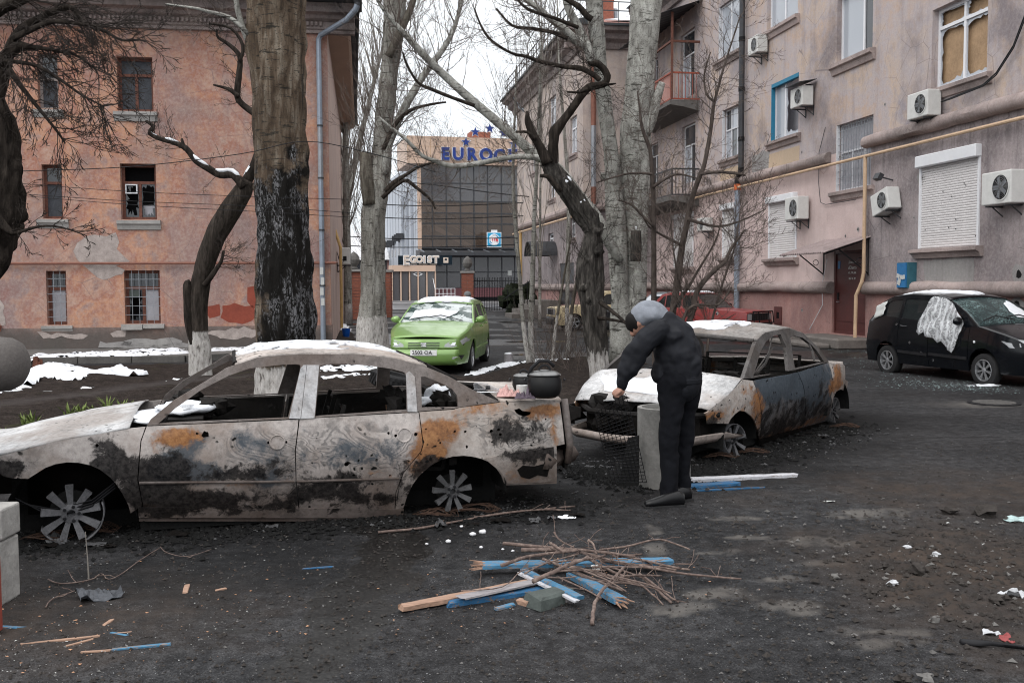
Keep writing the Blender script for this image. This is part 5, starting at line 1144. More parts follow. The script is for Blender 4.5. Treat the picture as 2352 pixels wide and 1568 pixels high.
tree('gnarled dark tree with a split trunk and snapped forked limbs left of the person',[(1380,884,25),(1374,820,23),(1368,753,23),(1361,687,24),(1355,638,28),(1357,589,24),(1364,540,19),(1357,515,20),(1328,473,20),(1303,436,20),(1276,404,18),(1259,380,15),(1255,364,13)],17.5,'bark_split',
 [([(1259,375,13),(1238,334,10),(1223,308,10),(1213,280,8),(1211,266,5),(1210,255,2)],17.4,'bark_dark'),
  ([(1266,392,14),(1268,357,13),(1272,320,12),(1276,300,13),(1294,276,10),(1314,249,9.5),(1333,221,9),(1352,201,9),(1373,196,8),(1391,190,8),(1395,176,8),(1386,158,8),(1371,146,8),(1358,147,6),(1350,141,2)],17.5,'bark_dark'),
  ([(1385,193,5),(1400,194,3),(1415,192,1.5)],17.4,'bark_dark'),([(1230,320,5),(1212,304,3.5),(1185,303,2)],17.3,'bark_dark'),([(1350,205,4),(1330,212,3),(1302,211,2)],17.3,'bark_dark'),
  ([(1380,695,6),(1400,710,4.5),(1422,728,4),(1446,750,3)],[17.2,15.5],'bark_dark'),([(1375,730,5),(1410,735,3.5),(1445,742,3)],[17.3,15.8],'bark_dark'),
  ([(1290,440,6),(1262,408,5),(1240,404,4)],17.2,'bark_dark')],
 [(2,30,.3,1,.8,.007,2,.1,4,1.1,(-.3,0,.1)),(1,10,.1,1,.6,.006,1,.3,3,1,(0,0,.3)),(0,22,.2,.7,.9,.007,2,.4,3,1.1,(0,-.2,.3)),(6,6,.2,1,.6,.006,1,.3,3,1,(0,0,.3))],'twig_dark',n=28,nzs=.3,kk=6,knots=[(1352,600,16),(1375,575,14),(1340,660,12),(1350,690,9),(1372,530,10)],snow=[(0,.62,.66),(0,.74,.78),(0,.86,.90)])
tree('pair of tall pale poplar trunks rising behind the person',[(1440,838,44),(1447,760,34),(1456,700,28),(1460,614,24),(1461,515,26),(1459,417,33),(1459,357,35),(1460,295,33),(1469,221,32),(1472,148,31),(1480,74,33),(1485,0,35),(1490,-120,30),(1500,-300,20)],22,'bark_poplar',
 [([(1432,830,34),(1424,687,20),(1420,600,22),(1416,545,23),(1413,490,22),(1407,417,19),(1404,357,17),(1386,221,17),(1378,148,15.5),(1371,74,18),(1364,0,19),(1355,-120,15)],21.8,'bark_poplar'),
  ([(1425,600,9),(1400,560,12),(1373,504,14),(1326,447,14),(1286,393,13),(1256,368,12),(1225,352,12),(1168,302,11),(1104,248,10),(1047,198,9.5),(990,144,8.5),(950,101,7.5),(916,64,5.5),(879,20,4),(850,-30,3)],[21.5,20],'bark_poplar'),
  ([(1262,368,9),(1232,362,7),(1190,360,6.5),(1150,365,6.5),(1085,378,6),(1037,381,6),(1000,370,5),(970,358,4.5),(930,318,4),(900,295,3),(870,268,2)],[20.5,20],'bark_poplar'),
  ([(1362,150,10),(1348,106,12),(1321,91,11),(1294,66,9),(1262,42,8),(1237,20,7),(1200,-5,5)],21.6,'bark_poplar'),
  ([(1350,110,10),(1329,64,10),(1314,37,9),(1304,15,9),(1296,-20,8)],21.7,'bark_poplar'),
  ([(1378,185,6),(1363,172,6),(1333,157,6),(1299,154,5),(1245,143,4.5),(1208,130,4),(1176,123,3),(1130,95,3),(1105,60,2.5),(1090,20,1.5)],21.4,'bark_dark'),
  ([(1304,89,5),(1267,74,4.5),(1220,66,4),(1176,59,3),(1140,20,2)],21.3,'bark_dark'),([(1329,64,4.5),(1274,42,4),(1213,22,3.5),(1180,-10,2)],21.2,'bark_dark'),
  ([(1360,45,7),(1348,37,7),(1329,15,6.5),(1294,-5,5)],21.4,'bark_dark'),
  ([(1478,305,16),(1490,285,15),(1500,250,14),(1512,215,10),(1520,190,8)],21.9,'bark_poplar'),([(1460,600,12),(1461,560,13),(1461,530,12)],21.3,'bark_split'),
  ([(1090,243,4.5),(1040,225,4),(990,205,4),(960,190,3),(935,150,3),(925,120,2)],20.2,'bark_dark')],
 [(2,56,.25,1,1.7,.011,2,.7,4,.9,(-.1,0,.4)),(3,46,.1,1,1.2,.009,2,.3,4,1,(-.2,0,.0)),(4,26,.1,1,1.8,.011,2,.6,4,.9,(-.2,0,.4)),(6,34,.1,1,1.3,.009,2,.7,4,.9,(0,0,.3)),(7,22,.1,1,1.4,.009,2,.6,4,.9,(0,0,.2)),(8,18,.1,1,1.2,.009,2,.6,3,.9,(0,0,.3)),(0,8,.1,.5,1.,.007,1,.5,3,1,(0,-.2,.3)),(1,16,.2,.6,1.,.007,2,.4,3,1,(-.2,-.3,.3)),(12,20,.2,1,1.1,.009,2,.4,4,.9,(-.1,0,.2))],'twig_mid',n=26,nzs=.07,knots=[(1455,285,18),(1400,365,17),(1387,405,10)],snow=[(11,.9,1.)])
# near dark tree at the left edge
tree('rugged dark tree leaning in from the left edge with spreading bare branches',[(-150,760,62),(-90,640,62),(-22,520,60),(-2,440,50),(0,370,46),(-16,300,46),(-36,240,40),(-60,160,34),(-80,60,28),(-90,-60,20)],10,'bark_dark',
 [([(-20,250,22),(8,170,16),(20,120,12),(35,85,10),(60,60,9),(100,38,8),(150,18,7),(172,24,6),(195,55,5),(240,72,4),(280,93,2.5),(322,92,1.5)],10,'bark_dark'),
  ([(-40,160,20),(0,140,14),(38,110,12),(70,108,6),(115,115,4),(170,125,3),(220,160,2)],9.8,'bark_dark'),
  ([(-60,60,18),(0,20,14),(40,5,12),(80,-15,10)],9.9,'bark_dark'),([(30,90,7),(90,60,6),(130,50,5),(200,58,3),(245,62,2)],9.7,'bark_dark'),
  ([(-10,500,12),(20,530,8),(40,534,4),(90,520,3),(140,522,2),(200,542,1)],9.8,'bark_dark'),([(20,160,8),(50,200,5),(90,250,4),(130,300,3),(150,330,1.5)],9.6,'bark_dark'),([(10,140,6),(80,150,4.5),(140,185,3.5),(190,220,2.5),(240,245,1.2)],9.7,'bark_dark')],
 [(1,50,.15,1,.62,.007,2,-.25,4,.9,(.6,0,-.35)),(2,40,.1,1,.6,.007,2,-.25,4,.9,(.6,0,-.4)),(3,24,.3,1,.7,.007,2,.0,4,.9,(.7,0,-.1)),(4,24,.2,1,.5,.006,2,-.2,4,.9,(.6,0,-.4)),(5,12,.2,1,.35,.005,2,0,4,1,(.6,0,.1)),(6,30,.1,1,.5,.006,2,-.3,4,1,(.4,0,-.4)),(7,30,.1,1,.5,.006,2,-.2,4,1,(.5,0,-.3)),(0,16,.3,.8,.4,.006,2,-.2,3,1,(.9,0,-.1))],'twig_dark',n=26,nzs=.34,kk=6,snow=[(1,.1,.16),(0,.62,.68)],root=gr(-260,1010))
# saplings by the driveway
def sap(label,pts,Y,mt,cr,tw='twig_pale',nm='sapling'): return tree(label,pts,Y,mt,(),cr,tw,name=nm,n=9,nzs=.05,kk=3)
sap('left stem of two slim pale saplings by the driveway',[(1214,829,6),(1203,753,5.5),(1194,640,5),(1184,520,4.5),(1178,400,3.5),(1183,250,2.5),(1186,150,1.5)],22,'bark_poplar_mid',[(0,26,.35,1,1.8,.005,1,1.3,3,.35,(0,0,1.))])
sap('right stem of two slim pale saplings by the driveway',[(1222,829,7),(1219,753,6.5),(1223,640,6),(1227,500,5),(1234,370,4),(1240,200,3),(1243,90,1.5)],22.2,'bark_poplar_mid',[(0,30,.35,1,1.8,.005,1,1.3,3,.35,(0,0,1.))])
sap('thin crooked sapling beside the soil edge',[(1270,822,4),(1274,770,4),(1284,700,3),(1298,620,2.5),(1312,540,1.5)],22.4,'bark_poplar_old',[(0,20,.1,1,1.2,.005,2,.8,3,.8,(0,0,.6))],'twig_mid')
sap('short brown sapling near the cream car',[(1304,815,5),(1310,740,4.5),(1318,680,4),(1330,620,2.5)],23,'bark_poplar_old',[(0,24,.05,1,1.2,.005,2,.8,3,.8,(0,0,.6))],'twig_mid')
sap('thin tree between the forked limb and the wing windows',[(1302,760,5),(1304,600,5),(1306,450,4.5),(1298,330,4),(1288,200,3),(1282,100,2),(1280,0,1.2)],34,'bark_poplar_mid',[(0,30,.3,1,2.4,.008,1,1.4,3,.35,(0,0,1.))])
# shrub trees in front of the right building
def stems(label,L,cr,tw='twig_mid'): return tree(label,L[0][0],L[0][1],'bark_dark_b',L[1:],cr,tw,name='shrub',cat='shrub',n=10,nzs=.06,kk=3)
bark('bark_dark_b',[(.3,(.035,.028,.025)),(.5,(.08,.065,.058)),(.72,(.14,.115,.10))],0,1.6,.01)
B_='bark_dark_b'
stems('tall bare shrub tree in front of the drainpipe on the right building',[([(1535,862,9),(1545,720,8),(1552,675,8),(1560,614,8),(1567,564,7),(1580,503,7),(1590,454,6),(1609,400,5.5),(1617,381,5),(1629,320,4.5),(1636,271,4),(1641,234,3.5),(1661,160,2.5),(1678,106,2),(1700,37,1.2)],19),
 ([(1580,503,5),(1600,510,3.5),(1650,520,3),(1700,508,2),(1760,480,1)],18.8,B_),([(1609,400,4),(1650,395,3.5),(1700,400,3),(1712,403,2)],18.8,B_),([(1641,234,3),(1622,215,2.5),(1618,170,2),(1632,120,1.5)],19,B_),([(1567,564,4),(1530,545,3),(1490,520,2),(1470,480,1)],18.8,B_)],
 [(0,60,.3,1,1.1,.007,2,.2,4,1.1,(.2,0,.1)),(1,16,.1,1,.9,.006,2,.2,4,1,(.2,0,.1)),(2,14,.1,1,.9,.006,2,.1,4,1,(.2,0,.1)),(3,10,.1,1,.9,.006,2,.5,3,1,(0,0,.3)),(4,14,.1,1,.8,.006,2,.4,3,1,(-.2,0,.2))])
stems('upright bare shrub close behind the person against the lower balcony',[([(1505,850,7),(1502,700,6.5),(1502,589,6),(1501,478,5.5),(1498,404,5),(1493,345,4.5),(1475,295,4),(1469,246,2.5),(1464,209,1.5)],18.6),
 ([(1502,520,4),(1480,500,3),(1450,470,2.5),(1420,460,1.5)],18.5,B_),([(1500,430,4),(1530,410,3),(1560,400,2.5),(1600,410,1.5)],18.5,B_),([(1498,400,3),(1450,398,2.5),(1400,410,2),(1370,420,1)],18.4,B_)],
 [(0,50,.25,1,1.,.006,2,.3,4,1.1,(0,0,.1)),(1,14,.1,1,.8,.006,2,.2,4,1,(0,0,.1)),(2,14,.1,1,.8,.006,2,.2,4,1,(0,0,.1)),(3,14,.1,1,.8,.006,2,.1,4,1,(0,0,.0))])
stems('dense tangled shrub arching over the red car',[([(1565,862,8),(1572,790,7.5),(1580,749,7),(1592,712,7),(1599,675,6.5),(1617,646,6),(1644,619,5),(1666,601,4),(1678,572,3.5),(1698,545,2.5),(1712,527,1.5)],18),
 ([(1535,860,6),(1540,729,4.5),(1560,690,4),(1582,658,3.5),(1602,623,3),(1640,560,2),(1660,500,1)],18.2,B_),([(1588,740,4),(1640,745,3),(1690,720,0.5)],18,B_),([(1550,850,6),(1570,730,4),(1600,700,3),(1650,700,2.5),(1680,660,1.5)],17.9,B_),([(1620,850,4),(1630,760,3),(1660,650,2.5),(1690,560,1.5),(1700,480,1)],18.1,B_),([(1600,860,4),(1590,760,3),(1560,650,2.5),(1545,560,1.5),(1540,480,1)],18.1,B_)],
 [(0,44,.3,1,1.,.006,2,.4,4,1.1,(.1,0,.3)),(1,16,.2,1,.9,.006,2,.6,4,1,(0,0,.3)),(3,22,.2,1,.9,.006,2,.6,4,1,(0,0,.3)),(4,28,.2,1,1.,.006,2,.7,4,1,(.2,0,.5)),(5,28,.2,1,1.,.006,2,.7,4,1,(-.2,0,.5))])
# background poplars seen through the gaps
def bgp(u,v0,Y,h,r,lean,label,cnt=70,tw='twig_pale'):
    b=gr(u,650+4071/Y); b=Vector(((u-1176)/F*Y,Y,0)); n_=8; pts=[]
    tr=[(b+Vector((lean*h*(i/n_)**1.3,0,h*i/n_)),r*(1-.85*i/n_)) for i in range(n_+1)]
    ro=empty('poplar_tree',b,label=label,cat='tree',group='bare poplars beyond the yard'); P,Rr=smoothline(tr,2); MB().tube(P,Rr,8,nz=.05).build('trunk','bark_poplar_mid',ro,smooth='all')
    M=MB()
    for c in range(cnt):
        t=rnd.uniform(.2,.98)*(len(P)-1); i=min(len(P)-2,int(t)); a=P[i]; o=Vector((rnd.gauss(0,1),rnd.gauss(0,1),0)).normalized()
        grow(M,a,o*.45+Vector((0,0,1)),h*.28*rnd.uniform(.5,1.1),.022*Y/40,2,1.2,.22,3,.4,rs=.6,ls=.6)
    M.build('crown',tw,ro)
bgp(756,0,52,15,.30,.22,'leaning bare poplar just beyond the gate by the orange building',60); bgp(790,0,60,17,.25,.02,'slim upright poplar right of the gate',80)
bgp(800,0,44,16,.2,.0,'narrow poplar brushing the middle trunk on its left',90); bgp(1240,0,40,13,.07,.01,'wispy young poplar before the far corner of the wing',26)
bgp(700,0,70,14,.3,.0,'far poplar behind the orange building corner',30)
# undergrowth twigs near the soil edge
M=MB()
for k in range(90):
    u=rnd.uniform(1230,1345); v=rnd.uniform(818,860); p=gr(u,v); grow(M,p,Vector((rnd.gauss(0,.5),rnd.gauss(0,.3),1)),rnd.uniform(.4,1.5),.006,1,.3,.3,3,.8)
tag(M.build('undergrowth','twig_mid'),'thin bare weeds and twigs along the soil edge','undergrowth',None,'stuff')
# iris tufts
def tuft(u,v,n,h,lab):
    p=gr(u,v); M=MB()
    for k in range(n):
        a=rnd.uniform(0,6.28); l=h*rnd.uniform(.6,1.2); d=Vector((math.cos(a),math.sin(a),0)); q=p+d*rnd.uniform(0,.06); w=Vector((-d.y,d.x,0))*.012; t=rnd.uniform(.2,.7)
        P=[q,q+d*l*t*.3+Vector((0,0,l*.6)),q+d*l*t+Vector((0,0,l))]
        M.add([P[0]-w,P[0]+w,P[1]+w*1.1,P[1]-w*1.1,P[2]],[(0,1,2,3),(3,2,4)])
    tag(M.build('iris_plant','iris_leaf'),lab,'plant','young iris tufts behind the burnt car')
for u,v,n,h,lab in ((160,966,22,.20,'iris tuft with yellow tips farthest left of the tall trio'),(186,958,24,.18,'broad iris tuft in the middle of the row'),(213,952,14,.12,'small low iris tuft beside the broad one'),(247,945,16,.20,'tall upright iris tuft right of the row'),(281,940,14,.14,'short iris tuft near the bonnet edge'),(75,985,20,.22,'greener iris tuft at the left above the bonnet'),(55,984,10,.18,'sparse iris tuft at the far left'),(420,920,14,.15,'lone iris tuft on the path edge near the windscreen pillar'),(10,1003,18,.1,'low yellow green grass tuft at the left edge'),(300,936,10,.1,'tiny iris tuft hard by the bonnet'),(615,880,12,.12,'grass tuft seen through the car window')): tuft(u,v,n,h,lab)
# ---------------- cars ----------------
def interp(L,x):
    if x<=L[0][0]: return L[0][1]
    for i in range(len(L)-1):
        if x<=L[i+1][0]:
            a,b=L[i],L[i+1]; t=(x-a[0])/max(1e-9,b[0]-a[0]); return a[1]+(b[1]-a[1])*t
    return L[-1][1]
class Shell:
    def __init__(s,m,L,W,belt,top,low=.2,arches=((.85,.36),(3.4,.36)),tum=.34,bow=(.12,.08),plan=(.16,.12),crown=.05,bulge=((.0,-.03),(.35,.05),(.55,.05),(.7,0)),rbulge=((.0,0),(.5,.04),(.8,0)),pl=.95,lowc=None):
        s.m=m;s.L=L;s.W=W;s.belt=belt;s.top=top;s.low=low;s.ar=arches;s.tum=tum;s.bow=bow;s.plan=plan;s.crown=crown;s.bg=bulge;s.rbg=rbulge;s.pl=pl;s.under=.09;s.shoul=.06
    def yS(s,x,z):
        p=1.; 
        if x<s.pl: p-=s.plan[0]*((s.pl-max(x,-.3))/s.pl)**2.4
        if x>s.L-s.pl: p-=s.plan[1]*((min(x,s.L+.3)-s.L+s.pl)/s.pl)**2.4
        zb=interp(s.belt,x); q=1-s.under*((.6-z)/.5)**2 if z<.6 else 1-s.shoul*((min(z,zb)-.6)/.4)**2
        return s.W/2*p*q-max(0,z-zb)*s.tum
    def warp(s,x,y,z):
        yw=s.W/2; f=max(0,1-x/.75)**2 if x>0 else 1; g=max(0,1-(s.L-x)/.6)**2 if x<s.L else 1
        k=max(0,1-(y/yw)**2)
        return Vector((x-f*(s.bow[0]*k+interp(s.bg,z))+g*(s.bow[1]*k+interp(s.rbg,z)),y,z))
    def side(s,x,z,off=0,sg=-1): return s.warp(x,sg*(s.yS(x,z)-off),z)
    def T(s,x,t,off=0.,cr=None):
        z=interp(s.top,x); y=t*s.yS(x,z); return s.warp(x,y,z+(s.crown if cr is None else cr)*(1-t*t)-off)
    def skinF(s,y,z,e=0.):
        x=0.
        if abs(y)>s.yS(0,z):
            lo,hi=0,s.pl
            for _ in range(14):
                mi=(lo+hi)/2
                if s.yS(mi,z)<abs(y): lo=mi
                else: hi=mi
            x=hi
        v=s.warp(x,y,z); v.x-=e; return v
    def skinR(s,y,z,e=0.):
        x=s.L
        if abs(y)>s.yS(s.L,z):
            lo,hi=s.L-s.pl,s.L
            for _ in range(14):
                mi=(lo+hi)/2
                if s.yS(mi,z)<abs(y): hi=mi
                else: lo=mi
            x=lo
        v=s.warp(x,y,z); v.x+=e; return v
    def zlow(s,x):
        z=s.low
        for c,r in s.ar:
            if abs(x-c)<r: z=max(z,s.wr+math.sqrt(max(0,r*r-(x-c)**2)))
        return z
    def trace(s,u,v):
        mi=s.m.inverted(); o=mi@CO; d=mi.to_3x3()@ray(u,v); y=-s.W/2
        for _ in range(8): t=(y-o.y)/d.y; p=o+d*t; y=-s.yS(p.x,p.z)
        return (p.x,p.z)
def wheel(sh,par,x,y,r,w,tyre,rim,nsp=5,style='spoke',zc=None,flat_=0.,rimr=.66,sg=None,tilt=0.,roll=0.):
    sg=sg if sg is not None else (1 if y>0 else -1); zc=r if zc is None else zc
    m=sh.m@Matrix.Translation((x,y,zc))@Matrix.Rotation(R(tilt),4,'Z')@Matrix.Rotation(R(roll),4,'Y')@Matrix.Rotation(R(-90*sg),4,'X')   # local z -> outward
    root=None
    if tyre:
        pr=[(r*.62,-w/2),(r*.86,-w/2),(r*.97,-w*.42),(r,-w*.3),(r,w*.3),(r*.97,w*.42),(r*.86,w/2),(r*rimr,w*.46),(r*rimr,-w*.1)]
        M=MB().lathe(pr,(0,0,0),36)
        if flat_:   # sagging tyre
            im=Matrix.Rotation(R(90*sg),3,'X')
            for i,v in enumerate(M.v):
                q=Matrix.Rotation(R(-90*sg),3,'X')@v
                if q.z<-r+flat_: dz=(-r+flat_)-q.z; q=Vector((q.x*(1+dz*1.2),q.y*(1+dz*3),-r+flat_)); M.v[i]=im@q
        root=M.build('wheel','rubber',par,frame=m,smooth=True)
    R0=r*rimr; M=MB()
    hub=MB()
    hub.lathe([(R0*.97,-w*.3),(R0,w*.44),(R0*.93,w*.46),(R0*.9,w*.30),(R0*.88,-w*.25)],(0,0,0),32)
    hub.lathe([(R0*.22,w*.1),(R0*.24,w*.36),(R0*.16,w*.40),(.001,w*.40)],(0,0,0),16)
    for k in range(nsp):
        a=2*math.pi*(k+.25)/nsp
        if style=='twin':
            for da in (-.10,.10): hub.bar((R0*.2*math.cos(a),R0*.2*math.sin(a),w*.34),(R0*.93*math.cos(a+da),R0*.93*math.sin(a+da),w*.36),R0*.10,.02,(0,0,1),R0*.09)
        else: hub.bar((R0*.2*math.cos(a),R0*.2*math.sin(a),w*.33),(R0*.93*math.cos(a),R0*.93*math.sin(a),w*.36),R0*.20,.025,(0,0,1),R0*.26)
    if tyre: hub.build('rim',rim,root,frame=m,smooth=True); MB().lathe([(R0*.9,-w*.28),(R0*.9,-w*.26)],(0,0,0),20).build('brake_disc','metal_black',root,frame=m)
    else: root=hub.build('wheel',rim,par,frame=m,smooth=True); MB().lathe([(R0*.7,-w*.3),(R0*.7,-w*.26)],(0,0,0),24).build('brake_disc','rust_deep',root,frame=m)
    return root
def car(m,label,cat,L,W,belt,top,paintm,wr,xw,seams,wins,cowl,rf,rr,tail,name='parked_car',glassm='car_glass',low=.2,rimm='hub_silver',nsp=5,style='spoke',flat_=0.,tum=.34,seg=.09,wind_glass=None,bow=(.12,.08),plan=(.16,.12),noglass=(),crown=.05,sides=(-1,1),tyrew=.19,arr=1.13,bulge=((.0,-.03),(.35,.05),(.55,.05),(.7,0))):
    r=empty(name,(0,0,0),label=label,cat=cat,m=m)
    sh=Shell(m,L,W,belt,top,low,[(x,wr*arr) for x in xw],tum,bow,plan,crown,bulge=bulge); sh.wr=wr
    bt=lambda x:interp(belt,x); tp=lambda x:interp(top,x)
    nm=['fender','door','door','quarter_panel'] if len(seams)==5 else ['fender','door','quarter_panel']
    g=.006
    for sg in sides:
        for i in range(len(seams)-1):
            a,b=seams[i]+g,seams[i+1]-g; n=max(3,int((b-a)/.03))
            lo=[(a+(b-a)*k/n,sh.zlow(a+(b-a)*k/n)) for k in range(n+1)]; n=max(2,int((b-a)/.12)); hi=[(b+(a-b)*k/n,bt(b+(a-b)*k/n)) for k in range(n+1)]
            if abs(hi[0][0]-lo[-1][0])<1e-6 and abs(hi[0][1]-lo[-1][1])<1e-3: hi=hi[1:]
            p=panel(lo+hi,lambda x,z,o,sg=sg:sh.side(x,z,o,sg),(),seg,.025).build(nm[i],paintm,r,frame=m,smooth=True)
            if nm[i]=='door':
                xh=b-.22; zh=bt(xh)-.12; h=MB(); P=[sh.side(xh+k*.045,zh+.004*k,-.035 if 0<k<4 else -.0,sg) for k in range(5)]; h.tube(P,.013,6); h.build('handle',paintm,p,frame=m)
                h=MB(); h.bar(sh.side(a+.02,.42,-.012,sg),sh.side(b-.02,.44,-.012,sg),.02,.05); h.build('side_moulding','plastic_black' if paintm!='paint_green' else paintm,p,frame=m)
        # greenhouse
        xa,xb=cowl,tail; n=24
        out=[(xa+(xb-xa)*k/n,bt(xa+(xb-xa)*k/n)+.002) for k in range(n+1)]; up=[(xb+(xa-xb)*k/48,tp(xb+(xa-xb)*k/48)) for k in range(1,48)]
        up=[q for q in up if q[1]>bt(q[0])+.012]
        hol=[]
        for (w0,w1) in wins:
            k=10; bo=[(w0+(w1-w0)*i/k,bt(w0+(w1-w0)*i/k)+.03) for i in range(k+1)]; to=[(w1+(w0-w1)*i/k,max(bt(w1+(w0-w1)*i/k)+.035,min(tp(w1+(w0-w1)*i/k-.0)-.075,tp(w1+(w0-w1)*i/k-.10)-.045,tp(w1+(w0-w1)*i/k+.10)-.045))) for i in range(k+1)]
            hol.append(bo+to)
        fr=panel(out+up,lambda x,z,o,sg=sg:sh.side(x,z,o,sg),hol,seg,.03).build('pillar_frame',paintm,r,frame=m,smooth=True)
        for i,h in enumerate(hol):
            if (sg,i) in noglass: continue
            panel(h,lambda x,z,o,sg=sg:sh.side(x,z,.012+o,sg),(),.15,.005).build('window',glassm,r,frame=m)
    def strip(name,x0,x1,mat,nx,off=0.,thick=.02,inset=1.,par=None,cr=None):
        return MB().grid(lambda i,j:sh.T(x0+(x1-x0)*i,(2*j-1)*inset,off,cr),nx,14).build(name,mat,par or r,frame=m,smooth=True,thick=thick)
    strip('bonnet',0.0,cowl,paintm,14); strip('roof',rf,rr,paintm,14)
    strip('windscreen',cowl+.02,rf-.01,wind_glass or glassm,8,.01,.006); strip('rear_window',rr+.01,tail-.02,glassm,6,.01,.006)
    if L-tail>.05: strip('boot_lid',tail,L,paintm,5)
    zt=bt(0); zr=bt(L)
    MB().grid(lambda i,j:sh.skinF((2*i-1)*sh.yS(0,low+.3*j),low+.3*j),16,3).build('bumper',paintm if 'green' in paintm or 'black' in paintm else 'plastic_black',r,frame=m,smooth=True,thick=.02)
    MB().grid(lambda i,j:sh.skinF((2*i-1)*sh.yS(0,low+.305+(zt-low-.305)*j),low+.305+(zt-low-.305)*j),16,5).build('nose_panel',paintm,r,frame=m,smooth=True,thick=.02)
    MB().grid(lambda i,j:sh.skinR((2*i-1)*sh.yS(L,low+.3*j),low+.3*j),16,3).build('bumper',paintm if 'green' in paintm or 'black' in paintm else 'plastic_black',r,frame=m,smooth=True,thick=.02)
    MB().grid(lambda i,j:sh.skinR((2*i-1)*sh.yS(L,low+.305+(zr-low-.305)*j),low+.305+(zr-low-.305)*j),16,4).build('tail_panel',paintm,r,frame=m,smooth=True,thick=.02)
    MB().box((L/2,0,low+.06),(L-.5,W*.86,.08)).build('floor','interior',r,frame=m)
    for c in xw:   # dark wheel wells
        MB().box((c,0,low+.32),(wr*2.15,W*.62,.5)).build('wheel_well','interior',r,frame=m)
    # seats, steering wheel
    for sx_,sy_ in ((cowl+1.0,-.36),(cowl+1.0,.36),(cowl+1.85,0)):
        w_=.5 if sy_ else 1.2
        q=MB().box((sx_,sy_,low+.36),(.5,w_,.2)); q.bar((sx_+.22,sy_,low+.36),(sx_+.34,sy_,low+.95),w_,.12,(1,0,0)); b=q.build('seat','seat_dark',r,frame=m); bb=b.modifiers.new('b','BEVEL'); bb.width=.04
        for hy in ((0,) if sy_ else (-.35,.35)): MB().box((sx_+.36,sy_+hy,low+1.04),(.09,.24,.17)).build('headrest','seat_dark',r,frame=m)
    MB().bar((cowl+.25,-W*.38,bt(cowl)-.1),(cowl+.25,W*.38,bt(cowl)-.1),.4,.22).build('dashboard','plastic_black',r,frame=m)
    MB().tube([(cowl+.55+.05*math.sin(t),.36+.18*math.cos(t),bt(cowl)+.0+.17*math.sin(t)) for t in [k*math.pi/8 for k in range(17)]],.014,6,False).build('steering_wheel','plastic_black',r,frame=m)
    for x in xw:
        for sg in sides: wheel(sh,r,x,sg*(W/2-tyrew*.62),wr,tyrew,True,rimm,nsp,style,flat_=flat_,zc=wr-flat_)
    return r,sh
def fpatch(sh,r,name,mat,poly,e=.006,rear=False,thick=.012,step=.08,both=False):
    f=sh.skinR if rear else sh.skinF
    for sg in ((1,-1) if both else (1,)):
        panel([(sg*y,z) for y,z in poly],lambda y,z,o:f(y,z,e-o),(),step,thick).build(name,mat,r,frame=sh.m,smooth=True)
def frame_from(front,rearpt,xw,side_y):
    """matrix of a car: near wheels touch the ground at front and rearpt, front axle at xw, near side at y=side_y"""
    d=(rearpt-front); d.z=0; d.normalize(); Y=Vector((-d.y,d.x,0)); o=front-d*xw-Y*side_y
    return Matrix(((d.x,Y.x,0,o.x),(d.y,Y.y,0,o.y),(0,0,1,0),(0,0,0,1)))
def mirror(sh,r): return wing_mirror(sh,r)
def wing_mirror(sh,r,x,z,mat,sides=(-1,1)):
    for sg in sides:
        p=sh.side(x,z,0,sg); q=MB(); q.blob(p+Vector((.02,sg*.11,.05)),(.06,.10,.075),6,.1); q.bar(p,p+Vector((.02,sg*.08,.03)),.04,.05); q.build('wing_mirror',mat,r,frame=sh.m,smooth='all')
# ---- green hatchback ----
m=frame_from(gr(1085,851),gr(1085,851)+Vector((.10,.995,0)),.83,-.80)
a=NT('win_snowy',.12,0,.8); p=a.pos(obj=True); f=a.noise(p,3.2,5,.6,.6); k=a.rng(f,.47,.53); a.col(a.mix(k,(.05,.085,.08),(.55,.60,.60))); a.b.inputs['Alpha'].default_value=.9
gc,sh=car(m,'light green hatchback with a white number plate parked beyond the burnt car','car',4.0,1.68,
 [(0,.70),(.12,.745),(.3,.80),(.6,.87),(1.0,.93),(1.3,.96),(2.5,1.0),(3.4,1.05),(3.9,1.05),(4.05,.95)],
 [(0,.70),(.12,.745),(.3,.80),(.6,.87),(1.0,.93),(1.15,.96),(1.5,1.15),(1.9,1.32),(2.3,1.395),(2.9,1.40),(3.45,1.33),(3.7,1.23),(3.93,1.06),(4.05,.95)],
 'paint_green',.31,(.83,3.30),[0.0,1.18,2.2,3.02,4.05],[(1.42,2.18),(2.27,3.0),(3.08,3.5)],1.15,1.95,3.4,3.93,nsp=7,flat_=.015,bow=(.20,.10),plan=(.20,.12),wind_glass='win_snowy',bulge=((.0,-.02),(.3,.07),(.45,.07),(.62,.03),(.7,0)))
fpatch(sh,gc,'headlight','lamp_glass',[(.40,.55),(.55,.54),(.72,.58),(.80,.64),(.815,.71),(.76,.72),(.62,.69),(.48,.64),(.41,.60)],.012,both=True)
fpatch(sh,gc,'headlight_rim','plastic_black',[(.385,.535),(.55,.525),(.73,.565),(.815,.63),(.825,.725),(.76,.735),(.61,.705),(.47,.655),(.39,.61)],.004,both=True)
fpatch(sh,gc,'indicator','chrome',[(.52,.58),(.60,.58),(.62,.64),(.55,.63)],.020,both=True)
fpatch(sh,gc,'grille','plastic_black',[(-.36,.66),(-.30,.53),(-.24,.505),(.24,.505),(.30,.53),(.36,.66),(.30,.67),(-.30,.67)],.010)
fpatch(sh,gc,'grille_surround','chrome',[(-.375,.672),(-.31,.52),(-.245,.492),(.245,.492),(.31,.52),(.375,.672),(.30,.682),(-.30,.682)],.003)
for z in (.535,.565,.595,.625): fpatch(sh,gc,'grille_bar','metal_dark',[(-.31,z),(.31,z),(.31,z+.012),(-.31,z+.012)],.016)
